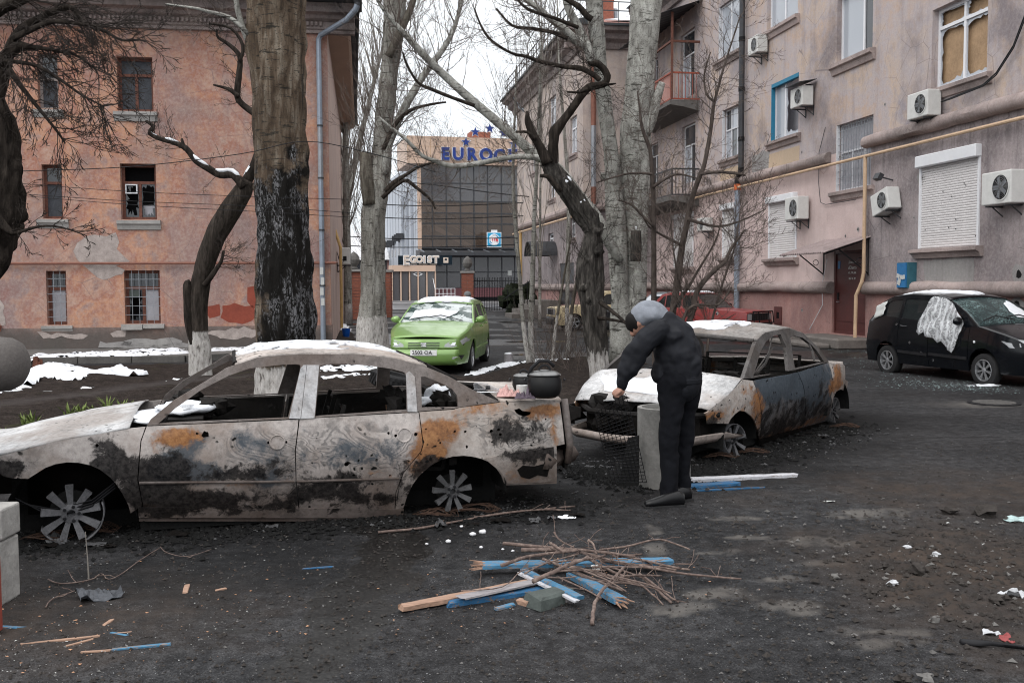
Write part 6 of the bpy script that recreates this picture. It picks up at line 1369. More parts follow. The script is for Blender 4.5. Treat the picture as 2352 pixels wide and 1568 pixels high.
fpatch(sh,gc,'emblem','chrome',[(-.055,.56),(.05,.56),(.055,.585),(-.03,.59),(-.03,.597),(.055,.60),(.055,.63),(-.05,.63),(-.055,.605),(.03,.60),(.03,.593),(-.055,.59)],.026,thick=.01)
fpatch(sh,gc,'air_intake','plastic_black',[(-.42,.24),(.42,.24),(.46,.30),(.36,.365),(-.36,.365),(-.46,.30)],.008)
fpatch(sh,gc,'fog_lamp_recess','plastic_black',[(.48,.26),(.70,.29),(.74,.37),(.66,.39),(.50,.37)],.008,both=True)
fpatch(sh,gc,'fog_lamp','lamp_glass',[(.55,.31),(.66,.32),(.66,.36),(.56,.355)],.018,both=True)
fpatch(sh,gc,'number_plate','plate_white',[(-.26,.385),(.26,.385),(.26,.495),(-.26,.495)],.022)
tm=text('2502 OA',.105,.004,.001); P0=sh.skinF(0.0,.445,.045); tm.build('lettering','ink',gc,frame=sh.m@Matrix(((0,0,-1,P0.x),(-1,0,0,P0.y+.02),(0,1,0,P0.z),(0,0,0,1)))@Matrix.Scale(-1,4,(1,0,0))@Matrix.Scale(-1,4,(1,0,0)))
wing_mirror(sh,gc,1.36,.98,'paint_green')
MB().tube([sh.T(1.17,-.7,-.02),sh.T(1.3,-.1,-.03),sh.T(1.2,.5,-.03)],.008,5).build('wiper','plastic_black',gc,frame=m)
shG=sh
# ---- black hatchback at the right ----
m=frame_from(gr(2258,882),gr(2024,853),.78,.80)
_d=(gr(2024,853)-gr(2258,882)); _d.z=0; _d.normalize(); _o=gr(2258,882)-_d*.80; _Y=Vector((-_d.y,_d.x,0)); _o=_o-_Y*.80
m=Matrix(((_d.x,_Y.x,0,_o.x),(_d.y,_Y.y,0,_o.y),(0,0,1,0),(0,0,0,1)))
bc,sh=car(m,'black hatchback with a smashed windscreen and plastic film over the door window','car',3.92,1.68,
 [(0,.70),(.15,.78),(.4,.86),(.8,.95),(1.05,.985),(2.4,1.02),(3.3,1.07),(3.75,1.10),(3.92,.98)],
 [(0,.70),(.15,.78),(.4,.86),(.8,.95),(.95,.98),(1.35,1.24),(1.75,1.43),(2.1,1.50),(2.8,1.52),(3.35,1.47),(3.6,1.36),(3.78,1.11),(3.92,.98)],
 'paint_black',.29,(.80,3.28),[0,1.13,2.12,2.95,3.92],[(1.32,2.10),(2.18,2.93),(3.0,3.42)],.95,1.78,3.3,3.78,nsp=7,style='twin',flat_=.05,wind_glass='glass_cracked',noglass=((1,0),),tum=.32)
fpatch(sh,bc,'headlight','lamp_glass',[(.42,.62),(.62,.60),(.78,.66),(.80,.76),(.72,.80),(.55,.74)],.012,both=True)
fpatch(sh,bc,'indicator','chrome',[(.62,.64),(.74,.68),(.74,.74),(.64,.70)],.018,both=True)
fpatch(sh,bc,'grille','plastic_black',[(-.35,.58),(.35,.58),(.35,.66),(-.35,.66)],.01)
wing_mirror(sh,bc,1.30,1.02,'paint_black')
m_=m; side=lambda x,z,o: sh.side(x,z,o,1)
MB().lathe([(.022,0),(.022,.012),(.01,.018)],sh.side(.98,.72,-.002,1),10,Matrix.Rotation(R(-90),3,'X')).build('indicator','letter_white',bc,frame=m)
# plastic film taped over window
fo=[(1.42,1.24),(1.62,1.38),(1.85,1.47),(2.12,1.50),(2.22,1.45),(2.30,1.2),(2.40,.84),(2.30,.78),(2.2,.84),(2.1,.76),(1.95,.74),(1.80,.66),(1.70,.70),(1.58,.58),(1.45,.50),(1.38,.58),(1.30,.86),(1.24,1.02),(1.30,1.14)]
def ff(x,z,o):
    k=fbm((x*2.2+z,z*1.4,3),.7,3); p=sh.side(x,z,0,1); return p+Vector((0,.03+abs(k)*.08+.02*abs(math.sin(x*9+3*fbm((x*2,z*2,1))))+o,0))
fm=panel(fo,ff,(),.045,.002).build('plastic_film','film_crumple',None,frame=m,smooth='all'); tag(fm,'crumpled clear plastic film hanging over the front door window of the black car','plastic film')
M=MB(); M.grid(lambda i,j:sh.side(3.45+.3*i+.06*fbm((i*4,j*4,1)),1.13+.26*j-.10*i,-.02-.02*abs(fbm((i*6,j*6,2))),1),6,8); tag(M.build('taped_sheet','paper',None,frame=m,thick=.004,smooth='all'),'white sheet taped across the rear quarter window of the black car','sheet')
M=MB(); M.tube([sh.T(1.0,-.1,-.03),sh.T(1.1,.35,-.04),sh.T(1.05,.75,-.02)],.01,5); M.tube([sh.T(1.0,-.8,-.03),sh.T(1.12,-.35,-.04),sh.T(1.08,.05,-.03)],.01,5); M.build('wiper','plastic_black',bc,frame=m)
for (x,z) in ((2.6,.62),(2.0,.33),(2.3,.45),(3.02,.95)):
    panel(hexhole(x,z,.022,8),lambda a,b,o:sh.side(a,b,-.003+o,1),(),100,.003).build('bullet_hole','chrome',bc,frame=m); panel(hexhole(x,z,.013,7),lambda a,b,o:sh.side(a,b,-.005+o,1),(),100,.003).build('bullet_hole','void',bc,frame=m)
shB=sh
def roof_snow(sh,poly,label,th=.03,off=.02,mat='snow',seed=0,par=None,gap=9.):
    """snow lying on the top surfaces; poly in (x, t) with t across -1..1"""
    P=[(x+.06*fbm((x*3,t*3,seed)),t+.05*fbm((t*4,x*4,seed+5))) for x,t in dens(poly,.1)]
    V,T=cdt(P,(),.06); ed=np.array(P); M=MB(); vs=[]
    for x,t in V:
        d=np.sqrt(((ed-np.array((x,t)))**2).sum(1)).min(); h=th*min(1,.25+d/.16)*(1+.5*fbm((x*5,t*5,seed))); p=sh.T(x,t,-.011); vs.append(p+Vector((0,0,h)))
    T=[q for q in T if fbm((sum(V[i][0] for i in q)*1.1,sum(V[i][1] for i in q)*1.6,seed+.5),.9,4)<gap] or T; vb=[sh.T(x,t,-.004) for x,t in V]; n=len(V); fs=list(T)+[(c+n,b+n,a+n) for a,b,c in T]; ec={(a,b) for q in T for a,b in ((q[0],q[1]),(q[1],q[2]),(q[2],q[0]))}
    fs+=[(b,a,a+n,b+n) for a,b in ec if (b,a) not in ec]
    o=M.add(vs+vb,fs).build('snow_cover',mat,None,frame=sh.m,smooth='all'); tag(o,label,'snow',None,'stuff'); return o
roof_snow(shG,[(2.0,-.85),(3.3,-.9),(3.3,.9),(2.0,.85),(1.93,.3),(1.95,-.3)],'thin snow on the roof of the green hatchback',.035)
roof_snow(shG,[(1.2,-.2),(1.5,-.6),(1.62,.0),(1.55,.7),(1.25,.75),(1.3,.2)],'melting snow patch on the windscreen of the green hatchback',.006)
roof_snow(shB,[(1.95,-.5),(2.5,-.9),(3.3,-.9),(3.3,.7),(2.7,.75),(2.2,.5),(1.9,.1)],'snow on the roof of the black hatchback',.03)
roof_snow(shB,[(1.05,-.6),(1.3,-.75),(1.62,-.7),(1.5,-.4),(1.25,-.25),(1.1,-.3)],'snow patch on the smashed windscreen of the black hatchback',.02,seed=3)
# ---- red saloon ----
def boxy(m,label,pm,flat_=.02,gl='car_glass'):
    r,sh=car(m,label,'car',4.12,1.62,[(0,.82),(.05,.845),(1.3,.925),(3.4,.94),(4.05,.90),(4.12,.86)],[(0,.82),(.05,.845),(1.3,.925),(1.42,1.0),(1.85,1.37),(2.05,1.43),(2.9,1.44),(3.2,1.38),(3.5,1.05),(3.6,.94),(4.05,.90),(4.12,.86)],
     pm,.30,(.72,3.15),[0,1.30,2.35,3.2,4.12],[(1.5,1.72),(1.76,2.32),(2.40,3.0),(3.03,3.32)],1.28,1.9,3.05,3.55,nsp=5,flat_=flat_,tum=.30,bow=(.03,.03),plan=(.05,.05),crown=.025,glassm=gl,bulge=((.0,0),(.35,.04),(.5,.04),(.52,0),(.9,0)))
    fpatch(sh,r,'grille','plastic_black',[(-.62,.58),(.62,.58),(.62,.80),(-.62,.80)],.012)
    fpatch(sh,r,'headlight','lamp_glass',[(.50,.60),(.72,.60),(.72,.78),(.50,.78)],.022,both=True); fpatch(sh,r,'headlight_rim','metal_dark',[(.48,.585),(.74,.585),(.74,.795),(.48,.795)],.016,both=True)
    fpatch(sh,r,'grille_frame','chrome',[(-.64,.80),(.64,.80),(.64,.815),(-.64,.815)],.02)
    for k in range(9): fpatch(sh,r,'grille_bar','metal_dark',[(-.44+k*.1,.6),(-.43+k*.1,.6),(-.43+k*.1,.78),(-.44+k*.1,.78)],.02)
    wing_mirror(sh,r,1.55,.97,'metal_black'); return r,sh
def carm(o,d): d=Vector((d[0],d[1],0)).normalized(); return Matrix(((d.x,-d.y,0,o[0]),(d.y,d.x,0,o[1]),(0,0,1,0),(0,0,0,1)))
m=carm((7.72,31.1),(-.73,.69)); rc_,shR=boxy(m,'old dark red saloon with a cracked windscreen parked at the pink wall','paint_red')
M=MB()
for z in (.50,.86): M.tube([shR.skinF(-.6,z,.12),shR.skinF(0,z,.15),shR.skinF(.6,z,.12)],.02,6)
for y in (-.6,-.3,.3,.6): M.tube([shR.skinF(y,.5,.13),shR.skinF(y,.86,.13)],.02,6)
M.build('bull_bar','metal_black',rc_,frame=m)
roof_snow(shR,[(1.95,-.9),(2.9,-.9),(3.0,.5),(2.4,.6),(2.0,.9)],'snow on the roof of the red saloon',.035,seed=8)
panel(hexhole(1.02,.80,.055,9),lambda a,b,o:shR.side(a,b,-.006+o,1),(),100,.004).build('bare_patch','chrome',rc_,frame=m); panel(hexhole(1.03,.79,.026,7),lambda a,b,o:shR.side(a,b,-.010+o,1),(),100,.004).build('bullet_hole','void',rc_,frame=m)
# ---- cream and dark cars behind the trees ----
m=carm((1.5,37.8),(.985,.17)); boxy(m,'cream boxy saloon parked behind the gnarled tree','paint_cream',0)
m=carm((3.35,33.5),(.93,.36)); dk,shD=boxy(m,'dark saloon with pale windows mostly hidden behind the poplars','paint_darkcar',0,'win_glass_pale')
# ---------------- burnt cars ----------------
class Burnt(Shell):
    pass
def mk_burnt(m,L,W,beltpx,toppx,crown=.05,bow=(.10,.06),plan=(.14,.12),tum=.36,bulge=((.0,0),(.4,.02),(.7,0)),front_belt=None,rear_belt=None):
    sh=Shell(m,L,W,[(0,.8),(L,.8)],[(0,.8),(L,1.)],.1,(),tum,bow,plan,crown,bulge=bulge); sh.wr=.2;sh.under=.16;sh.shoul=.13
    for _ in range(2):
        b=sorted(sh.trace(u,v) for u,v in beltpx); sh.belt=(front_belt or [])+b+(rear_belt or [])
    t=sorted(sh.trace(u,v) for u,v in toppx); sh.top=t
    return sh
def plates(sh,r,name,px,mat,holes=(),seg=.07,thick=.014,both=True,liner=True,extra=None,matfar=None,poly=None):
    P=poly or [sh.trace(u,v) for u,v in px]; out=None
    for sg in ((-1,1) if both else (-1,)):
        f=lambda x,z,o,sg=sg: sh.side(x,z,o+(extra(x,z) if extra else 0),sg)
        H=[h if isinstance(h[0],tuple) else h for h in holes]
        o=panel(P,f,H if sg==-1 else [h for h in H if len(h)>9],seg,thick).build(name,mat if sg==-1 else (matfar or mat),r,frame=sh.m,smooth=True); out=out or o
        if liner and name=='door':
            g=lambda x,z,o,sg=sg: sh.side(x,z,o+.045,sg)
            cx=sum(p[0] for p in P)/len(P); cz=sum(p[1] for p in P)/len(P); P2=[(cx+(x-cx)*.965,cz+(z-cz)*.96) for x,z in P]
            panel(P2,g,(),.25,.01).build('inner_panel','burnt_black',r,frame=sh.m)
    return out
def dent(x,z):
    return .006*fbm((x*3.1,z*3.1,4.),.8,3)+.004*fbm((x*9,z*9,1.))
def T_strip(sh,r,name,x0,x1,mat,nx=12,ny=14,off=0.,thick=.012,cr=None,nzv=.0,t0=-1,t1=1,ragged=0.):
    def f(i,j):
        x=x0+(x1-x0)*i; t=t0+(t1-t0)*j
        if ragged and i in (0,1): x+=ragged*fbm((t*3,i*9,2))
        p=sh.T(x,t,off,cr); p.z+=nzv*fbm((x*2.5,t*2.5,7.))+nzv*.4*fbm((x*8,t*8,3.)); return p
    return MB().grid(f,nx,ny).build(name,mat,r,frame=sh.m,smooth='all',thick=thick)
def stain(sh,o,spec,near=True):
    """write stain masks as point attributes; spec {attr:[(u,v,ru,rv,strength)]} given on the near side"""
    me=o.data; mi=sh.m.inverted()@WM[o.name]; P=[mi@v.co for v in me.vertices]
    for k,L in spec.items():
        val=[0.]*len(P)
        for (u,v,ru,rv,s) in L:
            x,z=sh.trace(u,v); x2,_z=sh.trace(u+ru,v); _x,z2=sh.trace(u,v+rv); rx=max(.01,abs(x2-x)); rz=max(.01,abs(z2-z))
            for i,p in enumerate(P):
                d=math.hypot((p.x-x)/rx,(p.z-z)/rz); 
                if d<1.6: val[i]=max(val[i],s*min(1,(1.6-d)/.9))
        a_=me.attributes.new(k,'FLOAT','POINT'); a_.data.foreach_set('value',val)
STAIN1={'soot':[(20,1078,45,22,.8),(255,1075,40,40,1),(235,1035,30,20,.6),(335,1125,30,60,1),(385,1085,55,40,.9),(430,1152,120,18,1),(400,1045,25,25,.6),(570,1088,95,22,.6),(610,1135,60,22,.5),(745,1130,80,22,.9),(800,1100,80,12,.7),(850,1150,60,18,.7),(930,1100,20,40,.7),(1000,1070,50,22,.7),(1190,990,70,32,.65),(1215,1045,60,16,.9),(680,1165,300,10,.5),(300,1120,25,40,.9),(700,1120,20,50,.4)],
 'rust':[(400,1000,60,16,1.2),(355,1018,25,18,.9),(1010,990,50,28,1.3),(985,1035,40,30,1.3),(960,1060,30,30,.9),(1100,935,60,18,.8),(1250,945,38,14,1.5),(1277,980,8,40,1),(75,1085,30,14,.8),(860,1095,50,8,.9),(560,1108,60,7,.8),(1200,1095,60,14,.6),(345,1165,25,12,1),(420,1020,30,12,.8),(660,1110,20,30,.5)],
 'blue':[(420,1015,50,22,1),(400,1075,50,32,1.2),(470,1085,40,18,.9),(560,1000,30,14,.6),(600,1030,50,22,.6),(780,1045,80,28,.6),(870,1040,40,30,.6),(620,1090,60,28,.6),(700,1000,20,60,.3)],
 'ring':[(600,1030,80,32,1),(820,1030,115,42,1.2),(1190,985,75,38,1.2),(1060,960,40,30,.5),(640,1000,40,20,.6)]}
STAIN2={'soot':[(1790,985,60,18,.7),(1850,950,60,16,.6),(1762,930,10,50,.4),(1890,905,10,40,.5),(1640,970,20,12,.6),(1800,940,50,20,.6)],'rust':[(1738,930,13,34,1.),(1715,892,26,10,.8),(1742,970,8,40,1.),(1690,944,30,8,.7),(1925,862,8,26,1.1),(1920,885,14,14,1.2),(1640,955,22,14,.9),(1810,985,80,8,.9)],'blue':[(1780,892,44,30,1.),(1850,875,46,34,1.),(1870,920,30,30,.6),(1745,880,10,30,.6)],'ring':[]}
# ---- large burnt saloon in front ----
gf,grr=gr(165,1245),gr(1040,1184)
m1=frame_from(gf,grr,.86,-.80)
L1=(m1.inverted()@grr).x+.90
s1=mk_burnt(m1,L1,1.76,[(-60,1062),(0,1043),(40,1034),(148,1009),(297,983),(335,977),(416,974.6),(653,964),(934,947),(1041,938),(1148,923),(1207,923),(1281,921)],
  [(-60,1062),(0,1043),(40,1034),(148,1009),(297,983),(330,977),(345,964),(398,920),(475,874),(520,845),(594,820),(698,813),(821,813),(910,823),(976,841),(1029,863),(1088,896),(1148,922),(1207,923),(1281,921)])
b1=empty('burnt_car',(0,0,0),label='large burnt out saloon in the foreground seen from its left side, ash grey with rust',cat='car wreck',m=m1)
def H(sh,u,v,r,n=7): x,z=sh.trace(u,v); return hexhole(x,z,r,n)
c3=lambda x,y:(.2969*x,753.4+.2969*y); c4=lambda x,y:(643.1+.2969*x,753.4+.2969*y)
fend=[(-70,1068),(0,1044),(40,1035),(148,1010),(297,984),(334,980),(322.5,1012),(315,1101),(327,1160),(300,1178),(295,1160),(282,1135),(266,1110),(252,1095),(230,1078),(208,1068),(180,1062),(154,1061),(128,1065),(104,1074),(85,1086),(65,1099),(30,1098),(9,1093),(-12,1076),(-60,1085)]
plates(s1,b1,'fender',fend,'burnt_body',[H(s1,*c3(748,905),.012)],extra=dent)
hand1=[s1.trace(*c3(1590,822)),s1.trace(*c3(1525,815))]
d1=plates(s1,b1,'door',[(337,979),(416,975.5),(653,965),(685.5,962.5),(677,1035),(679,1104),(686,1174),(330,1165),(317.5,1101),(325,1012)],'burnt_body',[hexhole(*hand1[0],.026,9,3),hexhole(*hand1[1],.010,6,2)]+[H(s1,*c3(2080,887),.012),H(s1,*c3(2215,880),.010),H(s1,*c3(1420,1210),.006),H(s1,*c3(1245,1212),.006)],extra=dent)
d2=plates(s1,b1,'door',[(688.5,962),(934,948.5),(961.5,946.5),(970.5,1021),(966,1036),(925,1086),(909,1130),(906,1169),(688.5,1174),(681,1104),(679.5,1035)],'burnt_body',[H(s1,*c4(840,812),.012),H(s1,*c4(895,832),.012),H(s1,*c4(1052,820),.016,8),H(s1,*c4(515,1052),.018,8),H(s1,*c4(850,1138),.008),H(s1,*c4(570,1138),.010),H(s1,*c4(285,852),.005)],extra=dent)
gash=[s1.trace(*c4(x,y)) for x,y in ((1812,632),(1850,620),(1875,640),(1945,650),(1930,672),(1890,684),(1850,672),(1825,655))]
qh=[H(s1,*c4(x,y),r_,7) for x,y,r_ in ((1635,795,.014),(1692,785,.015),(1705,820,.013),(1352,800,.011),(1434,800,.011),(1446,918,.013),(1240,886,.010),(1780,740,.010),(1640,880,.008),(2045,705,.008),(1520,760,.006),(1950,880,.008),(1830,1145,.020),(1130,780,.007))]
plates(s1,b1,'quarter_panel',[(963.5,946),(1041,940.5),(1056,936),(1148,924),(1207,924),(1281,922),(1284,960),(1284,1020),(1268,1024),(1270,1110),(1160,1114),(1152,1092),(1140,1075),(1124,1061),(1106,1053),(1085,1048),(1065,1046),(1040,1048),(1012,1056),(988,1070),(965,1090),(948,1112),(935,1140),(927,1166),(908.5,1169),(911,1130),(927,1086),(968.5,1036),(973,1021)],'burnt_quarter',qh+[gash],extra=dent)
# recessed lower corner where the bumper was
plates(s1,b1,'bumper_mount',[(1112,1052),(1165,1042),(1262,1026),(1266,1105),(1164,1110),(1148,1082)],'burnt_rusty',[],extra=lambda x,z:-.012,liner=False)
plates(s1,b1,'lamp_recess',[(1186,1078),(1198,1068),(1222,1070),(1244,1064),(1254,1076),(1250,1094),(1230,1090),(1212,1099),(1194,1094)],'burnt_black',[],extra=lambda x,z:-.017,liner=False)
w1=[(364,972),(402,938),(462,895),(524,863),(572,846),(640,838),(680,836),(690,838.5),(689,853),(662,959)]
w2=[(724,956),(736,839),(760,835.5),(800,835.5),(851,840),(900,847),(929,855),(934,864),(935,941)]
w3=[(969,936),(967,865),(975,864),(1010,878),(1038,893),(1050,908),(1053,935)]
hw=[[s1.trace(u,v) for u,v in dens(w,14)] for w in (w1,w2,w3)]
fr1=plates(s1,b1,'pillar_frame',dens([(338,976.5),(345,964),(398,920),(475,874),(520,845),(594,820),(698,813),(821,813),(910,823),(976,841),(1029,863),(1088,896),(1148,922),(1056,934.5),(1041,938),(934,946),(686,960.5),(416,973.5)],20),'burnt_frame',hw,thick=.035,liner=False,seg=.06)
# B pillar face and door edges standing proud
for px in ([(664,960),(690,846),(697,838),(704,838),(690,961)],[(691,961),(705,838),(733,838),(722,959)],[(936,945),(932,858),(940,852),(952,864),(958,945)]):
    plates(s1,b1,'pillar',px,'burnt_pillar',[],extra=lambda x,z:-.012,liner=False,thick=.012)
x_c=s1.trace(297,983)[0]; xr0=s1.trace(540,840)[0]; xr1=s1.trace(980,842)[0]; xt=s1.trace(1150,922)[0]; xA=s1.trace(338,975)[0]
bn=T_strip(s1,b1,'bonnet',-.12,x_c,'burnt_hood',16,18,0,.012,.055,.006)
T_strip(s1,b1,'roof',xr0,xr1,'burnt_top',18,18,0,.02,.018,.010,ragged=.05)
T_strip(s1,b1,'boot_lid',xt,L1-.01,'burnt_quarter',8,16,0,.02,.03,.006)
T_strip(s1,b1,'cowl',x_c+.01,xA+.12,'burnt_black',3,12,.10,.02,.02,.02)
# bent far edge of the roof / rear window frame
M=MB(); M.tube([s1.T(xr1-.02,.9,-.0),s1.T((xr1+xt)/2,.99,-.02),s1.T(xt,1.0,-.01)],.03,8); M.build('pillar_edge','burnt_black',b1,frame=m1); M=MB(); M.tube([s1.T(xr1,-.9,.0),s1.T(xr1,0,.0,.018),s1.T(xr1,.9,.0)],.022,8); M.tube([s1.T(xt,-.9,.02),s1.T(xt,0,.0),s1.T(xt,.9,.02)],.02,8)
M.build('window_surround','burnt_black',b1,frame=m1); M=MB(); M.tube([s1.T(xr0,-.95,.0),s1.T(xr0,0,.0,.018),s1.T(xr0,.95,.0)],.02,8); M.build('window_surround','burnt_black',b1,frame=m1)
# door handle dishes, mouldings, sill
for (u,v) in (c3(2145,880),c4(962,826)):
    x,z=s1.trace(u,v); c=s1.side(x,z,.0,-1); M=MB().lathe([(.052,.002),(.056,.009),(.050,.011),(.044,.004),(.001,.002)],c,24,Matrix.Rotation(R(90),3,'X')); M.build('handle_recess','burnt_body',b1,frame=m1,smooth=True)
for a_,b_,par in (((320,1108),(676,1105),d1),((682,1105),(916,1098),d2)):
    x0,z0=s1.trace(*a_); x1,z1=s1.trace(*b_); n=12; M=MB(); 
    M.tube([s1.side(x0+(x1-x0)*i/n,z0+(z1-z0)*i/n,-.006,-1) for i in range(n+1)],.010,6); M.build('side_moulding','burnt_frame',par,frame=m1)
x0,z0=s1.trace(318,1178); x1,z1=s1.trace(926,1180)
for sg in (-1,1):
    P=[(x0,z0-.035),(x1,z1-.035),(x1,z1+.045),(x0,z0+.05)]; panel(P,lambda x,z,o:s1.side(x,z,o-.005,sg),(),.2,.05).build('sill','burnt_body',b1,frame=m1); 
    M=MB(); M.bar(s1.side(x0,z0-.05,.03,sg),s1.side(x1,z1-.05,.03,sg),.05,.03); M.build('sill_flange','burnt_frame',b1,frame=m1)
# underbody, arches, engine bay, seats frames
MB().box((L1/2,0,.10),(L1-2.6,1.36,.16)).build('floor','soot',b1,frame=m1)
for xw_ in (.86,(m1.inverted()@grr).x):
    M=MB(); n=14; ra=.41
    M.grid(lambda i,j:Vector((xw_+ra*math.cos(math.pi*i)*1.04,-.82+.46*j,.16+ra*math.sin(math.pi*i)*1.02)),n,2); M.box((xw_,-.36,.3),(.9,.02,.6)); M.build('wheel_arch','soot',b1,frame=m1,smooth=True)
    M=MB(); M.grid(lambda i,j:Vector((xw_+ra*math.cos(math.pi*i)*1.02,.80-.40*j,.20+ra*math.sin(math.pi*i)*.98)),n,2); M.box((xw_,0,.32),(.7,.74,.4)); M.build('wheel_arch','burnt_black',b1,frame=m1,smooth='all')
M=MB(); M.box((.55,.1,.42),(.9,.8,.3)); 
for k in range(14): M.blob((rnd.uniform(.1,.8),rnd.uniform(-.25,.5),rnd.uniform(.4,.6)),(.12,.12,.08),4,.4,k)
M.build('engine','burnt_black',b1,frame=m1)
M=MB(); M.bar((-.02,-.62,.42),(-.02,.62,.42),.08,.1); M.bar((.0,-.7,.25),(.0,.6,.25),.06,.06); M.bar((0.02,-.62,.2),(.02,-.62,.5),.05); M.build('crash_bar','burnt_frame',b1,frame=m1)
M=MB(); M.bar((xA+.22,-.74,.74),(xA+.22,.74,.74),.3,.16)
for k in range(10): M.blob((xA+rnd.uniform(.1,.5),rnd.uniform(-.65,.65),.80+rnd.uniform(-.05,.06)),(.12,.13,.06),4,.5,k)
M.build('dashboard','burnt_black',b1,frame=m1)
for xs_,ysn in ((xA+1.15,-.36),(xA+1.15,.36),(xA+2.05,-.38),(xA+2.05,.38)):
    M=MB()
    for y in (-.2,.2): M.bar((xs_-.3,ysn+y,.35),(xs_+.1,ysn+y,.33),.03); M.bar((xs_+.1,ysn+y,.33),(xs_+.25,ysn+y,.86),.03)
    for k in range(5): M.bar((xs_+.13+k*.03,ysn-.2,.42+k*.1),(xs_+.13+k*.03,ysn+.2,.42+k*.1),.015)
    M.build('seat_frame','burnt_black',b1,frame=m1)
M=MB(); M.box((xt-.35,0,.62),(.06,1.35,.5)); M.box((xt-.15,0,.84),(.4,1.35,.03)); 
for k in range(16): M.blob((xt-.55+rnd.uniform(-.25,.3),rnd.uniform(-.6,.1),.80+rnd.uniform(-.03,.1)),(.08,.09,.07),4,.6,k)
M.build('parcel_shelf','burnt_black',b1,frame=m1)
# rear face
MB().grid(lambda i,j:s1.skinR((2*i-1)*s1.yS(L1,.3+(s1.belt[-1][1]-.3)*j),.3+(s1.belt[-1][1]-.3)*j),10,6).build('tail_panel','burnt_black',b1,frame=m1,thick=.02)
M=MB()
for sg in (-1,1): M.tube([s1.side(L1-.01,z,.0,sg)+Vector((.02,0,0)) for z in (.86,.7,.5,.35)],.03,6)
M.tube([s1.skinR(-.8,.38,.05),s1.skinR(-.4,.36,.12),s1.skinR(0,.36,.13),s1.skinR(.8,.38,.05)],.07,6); M.build('bumper_beam','burnt_frame',b1,frame=m1,smooth='all')
# wheels without tyres: melted nine spoke rims
def bare_rim(sh,r,x,y,rad,zc,nsp,tilt,mat,arc=(0,6.3),par='wheel',sg=-1,lean=0.):
    fm=sh.m@Matrix.Translation((x,y,zc))@Matrix.Rotation(R(tilt),4,'Z')@Matrix.Rotation(R(lean),4,'X')@Matrix.Rotation(R(-90*sg),4,'X')
    M=MB(); w=.10
    for k in range(nsp):
        a=2*math.pi*(k+.3)/nsp; c,s_=math.cos(a),math.sin(a); l=rad*rnd.uniform(.9,1.0)
        M.bar((rad*.26*c,rad*.26*s_,.02),(l*c,l*s_,.045),rad*.15,.03,(0,0,1),rad*.25,.035)
    M.lathe([(rad*.36,-.03),(rad*.36,.02),(rad*.30,.04),(rad*.14,.045),(rad*.13,.01),(.001,.01)],(0,0,0),20)
    q=M.build('wheel',mat,r,frame=fm,smooth=True)
    M=MB()
    for k in range(5): a=2*math.pi*k/5; M.lathe([(.012,.038),(.012,.055),(.006,.056)],(rad*.24*math.cos(a),rad*.24*math.sin(a),0),6)
    M.build('wheel_bolts','metal_black',q,frame=fm)
    M=MB(); n=10; a0,a1=arc
    M.grid(lambda i,j:Vector((rad*(1+.03*j)*math.cos(a0+(a1-a0)*i),rad*(1+.03*j)*math.sin(a0+(a1-a0)*i),.06-.16*j)),n*2,2); M.build('rim_edge',mat,q,frame=fm,smooth='all',thick=.01)
    MB().lathe([(rad*.68,-.10),(rad*.68,-.08),(rad*.3,-.06)],(0,0,0),24).build('brake_disc','soot',q,frame=fm)
    return q
xw2=(m1.inverted()@grr).x
bare_rim(s1,b1,.86,-.78,.21,.205,9,6,'alu',(3.6,6.6)); bare_rim(s1,b1,xw2,-.77,.165,.19,9,0,'alu_burnt',(4.2,4.25))
bare_rim(s1,b1,.86,.72,.2,.2,9,0,'alu_burnt',(0,6.2),sg=1); bare_rim(s1,b1,xw2,.72,.2,.2,9,0,'alu_burnt',(0,6.2),sg=1)
M=MB()
for k in range(3): M.tube([(.5+.02*k,-.74,.32-.02*k),(.75,-.80,.18+.03*k),(1.0,-.82,.25+.02*k),(1.15,-.78,.36+.02*k)],.006,4)
M.build('loose_wire','metal_black',b1,frame=m1)
# snow on and in the wreck
for o in ALLCH[b1.name]:
    if o.name.split('.')[0] in ('fender','door','quarter_panel','bumper_mount','sill'): stain(s1,o,STAIN1)
_c=s1.crown; s1.crown=.018
roof_snow(s1,[(xr0+.03,-.30),(xr0+.30,-.50),(xr0+.9,-.66),(xr1-.75,-.62),(xr1-.55,-.25),(xr1-.30,-.35),(xr1-.12,-.1),(xr1-.03,.9),(xr0+.1,.9),(xr0,.2)],'snow along the roof of the large burnt saloon',.020,seed=2,gap=.05)
s1.crown=_c
def lump(c,r,label,fr=None,mat='snow',seed=0,name='snow_heap',n=9,cat='snow',nz=.35):
    o=MB().blob(c,r,n,nz,seed).build(name,mat,None,frame=fr,smooth='all'); return tag(o,label,cat)
lump((xA+.25,-.38,.86),(.20,.26,.05),'snow heap on the dashboard behind the near windscreen pillar',m1,seed=1); lump((xA+.02,-.35,.80),(.2,.30,.035),'snow in the cowl at the foot of the windscreen opening',m1,seed=4)
lump((xt-.42,-.45,.90),(.10,.07,.08),'white snow clump seen through the rear quarter window',m1,seed=2); lump((xt-.58,-.5,.86),(.12,.06,.035),'small snow clump low in the rear quarter window',m1,seed=7)
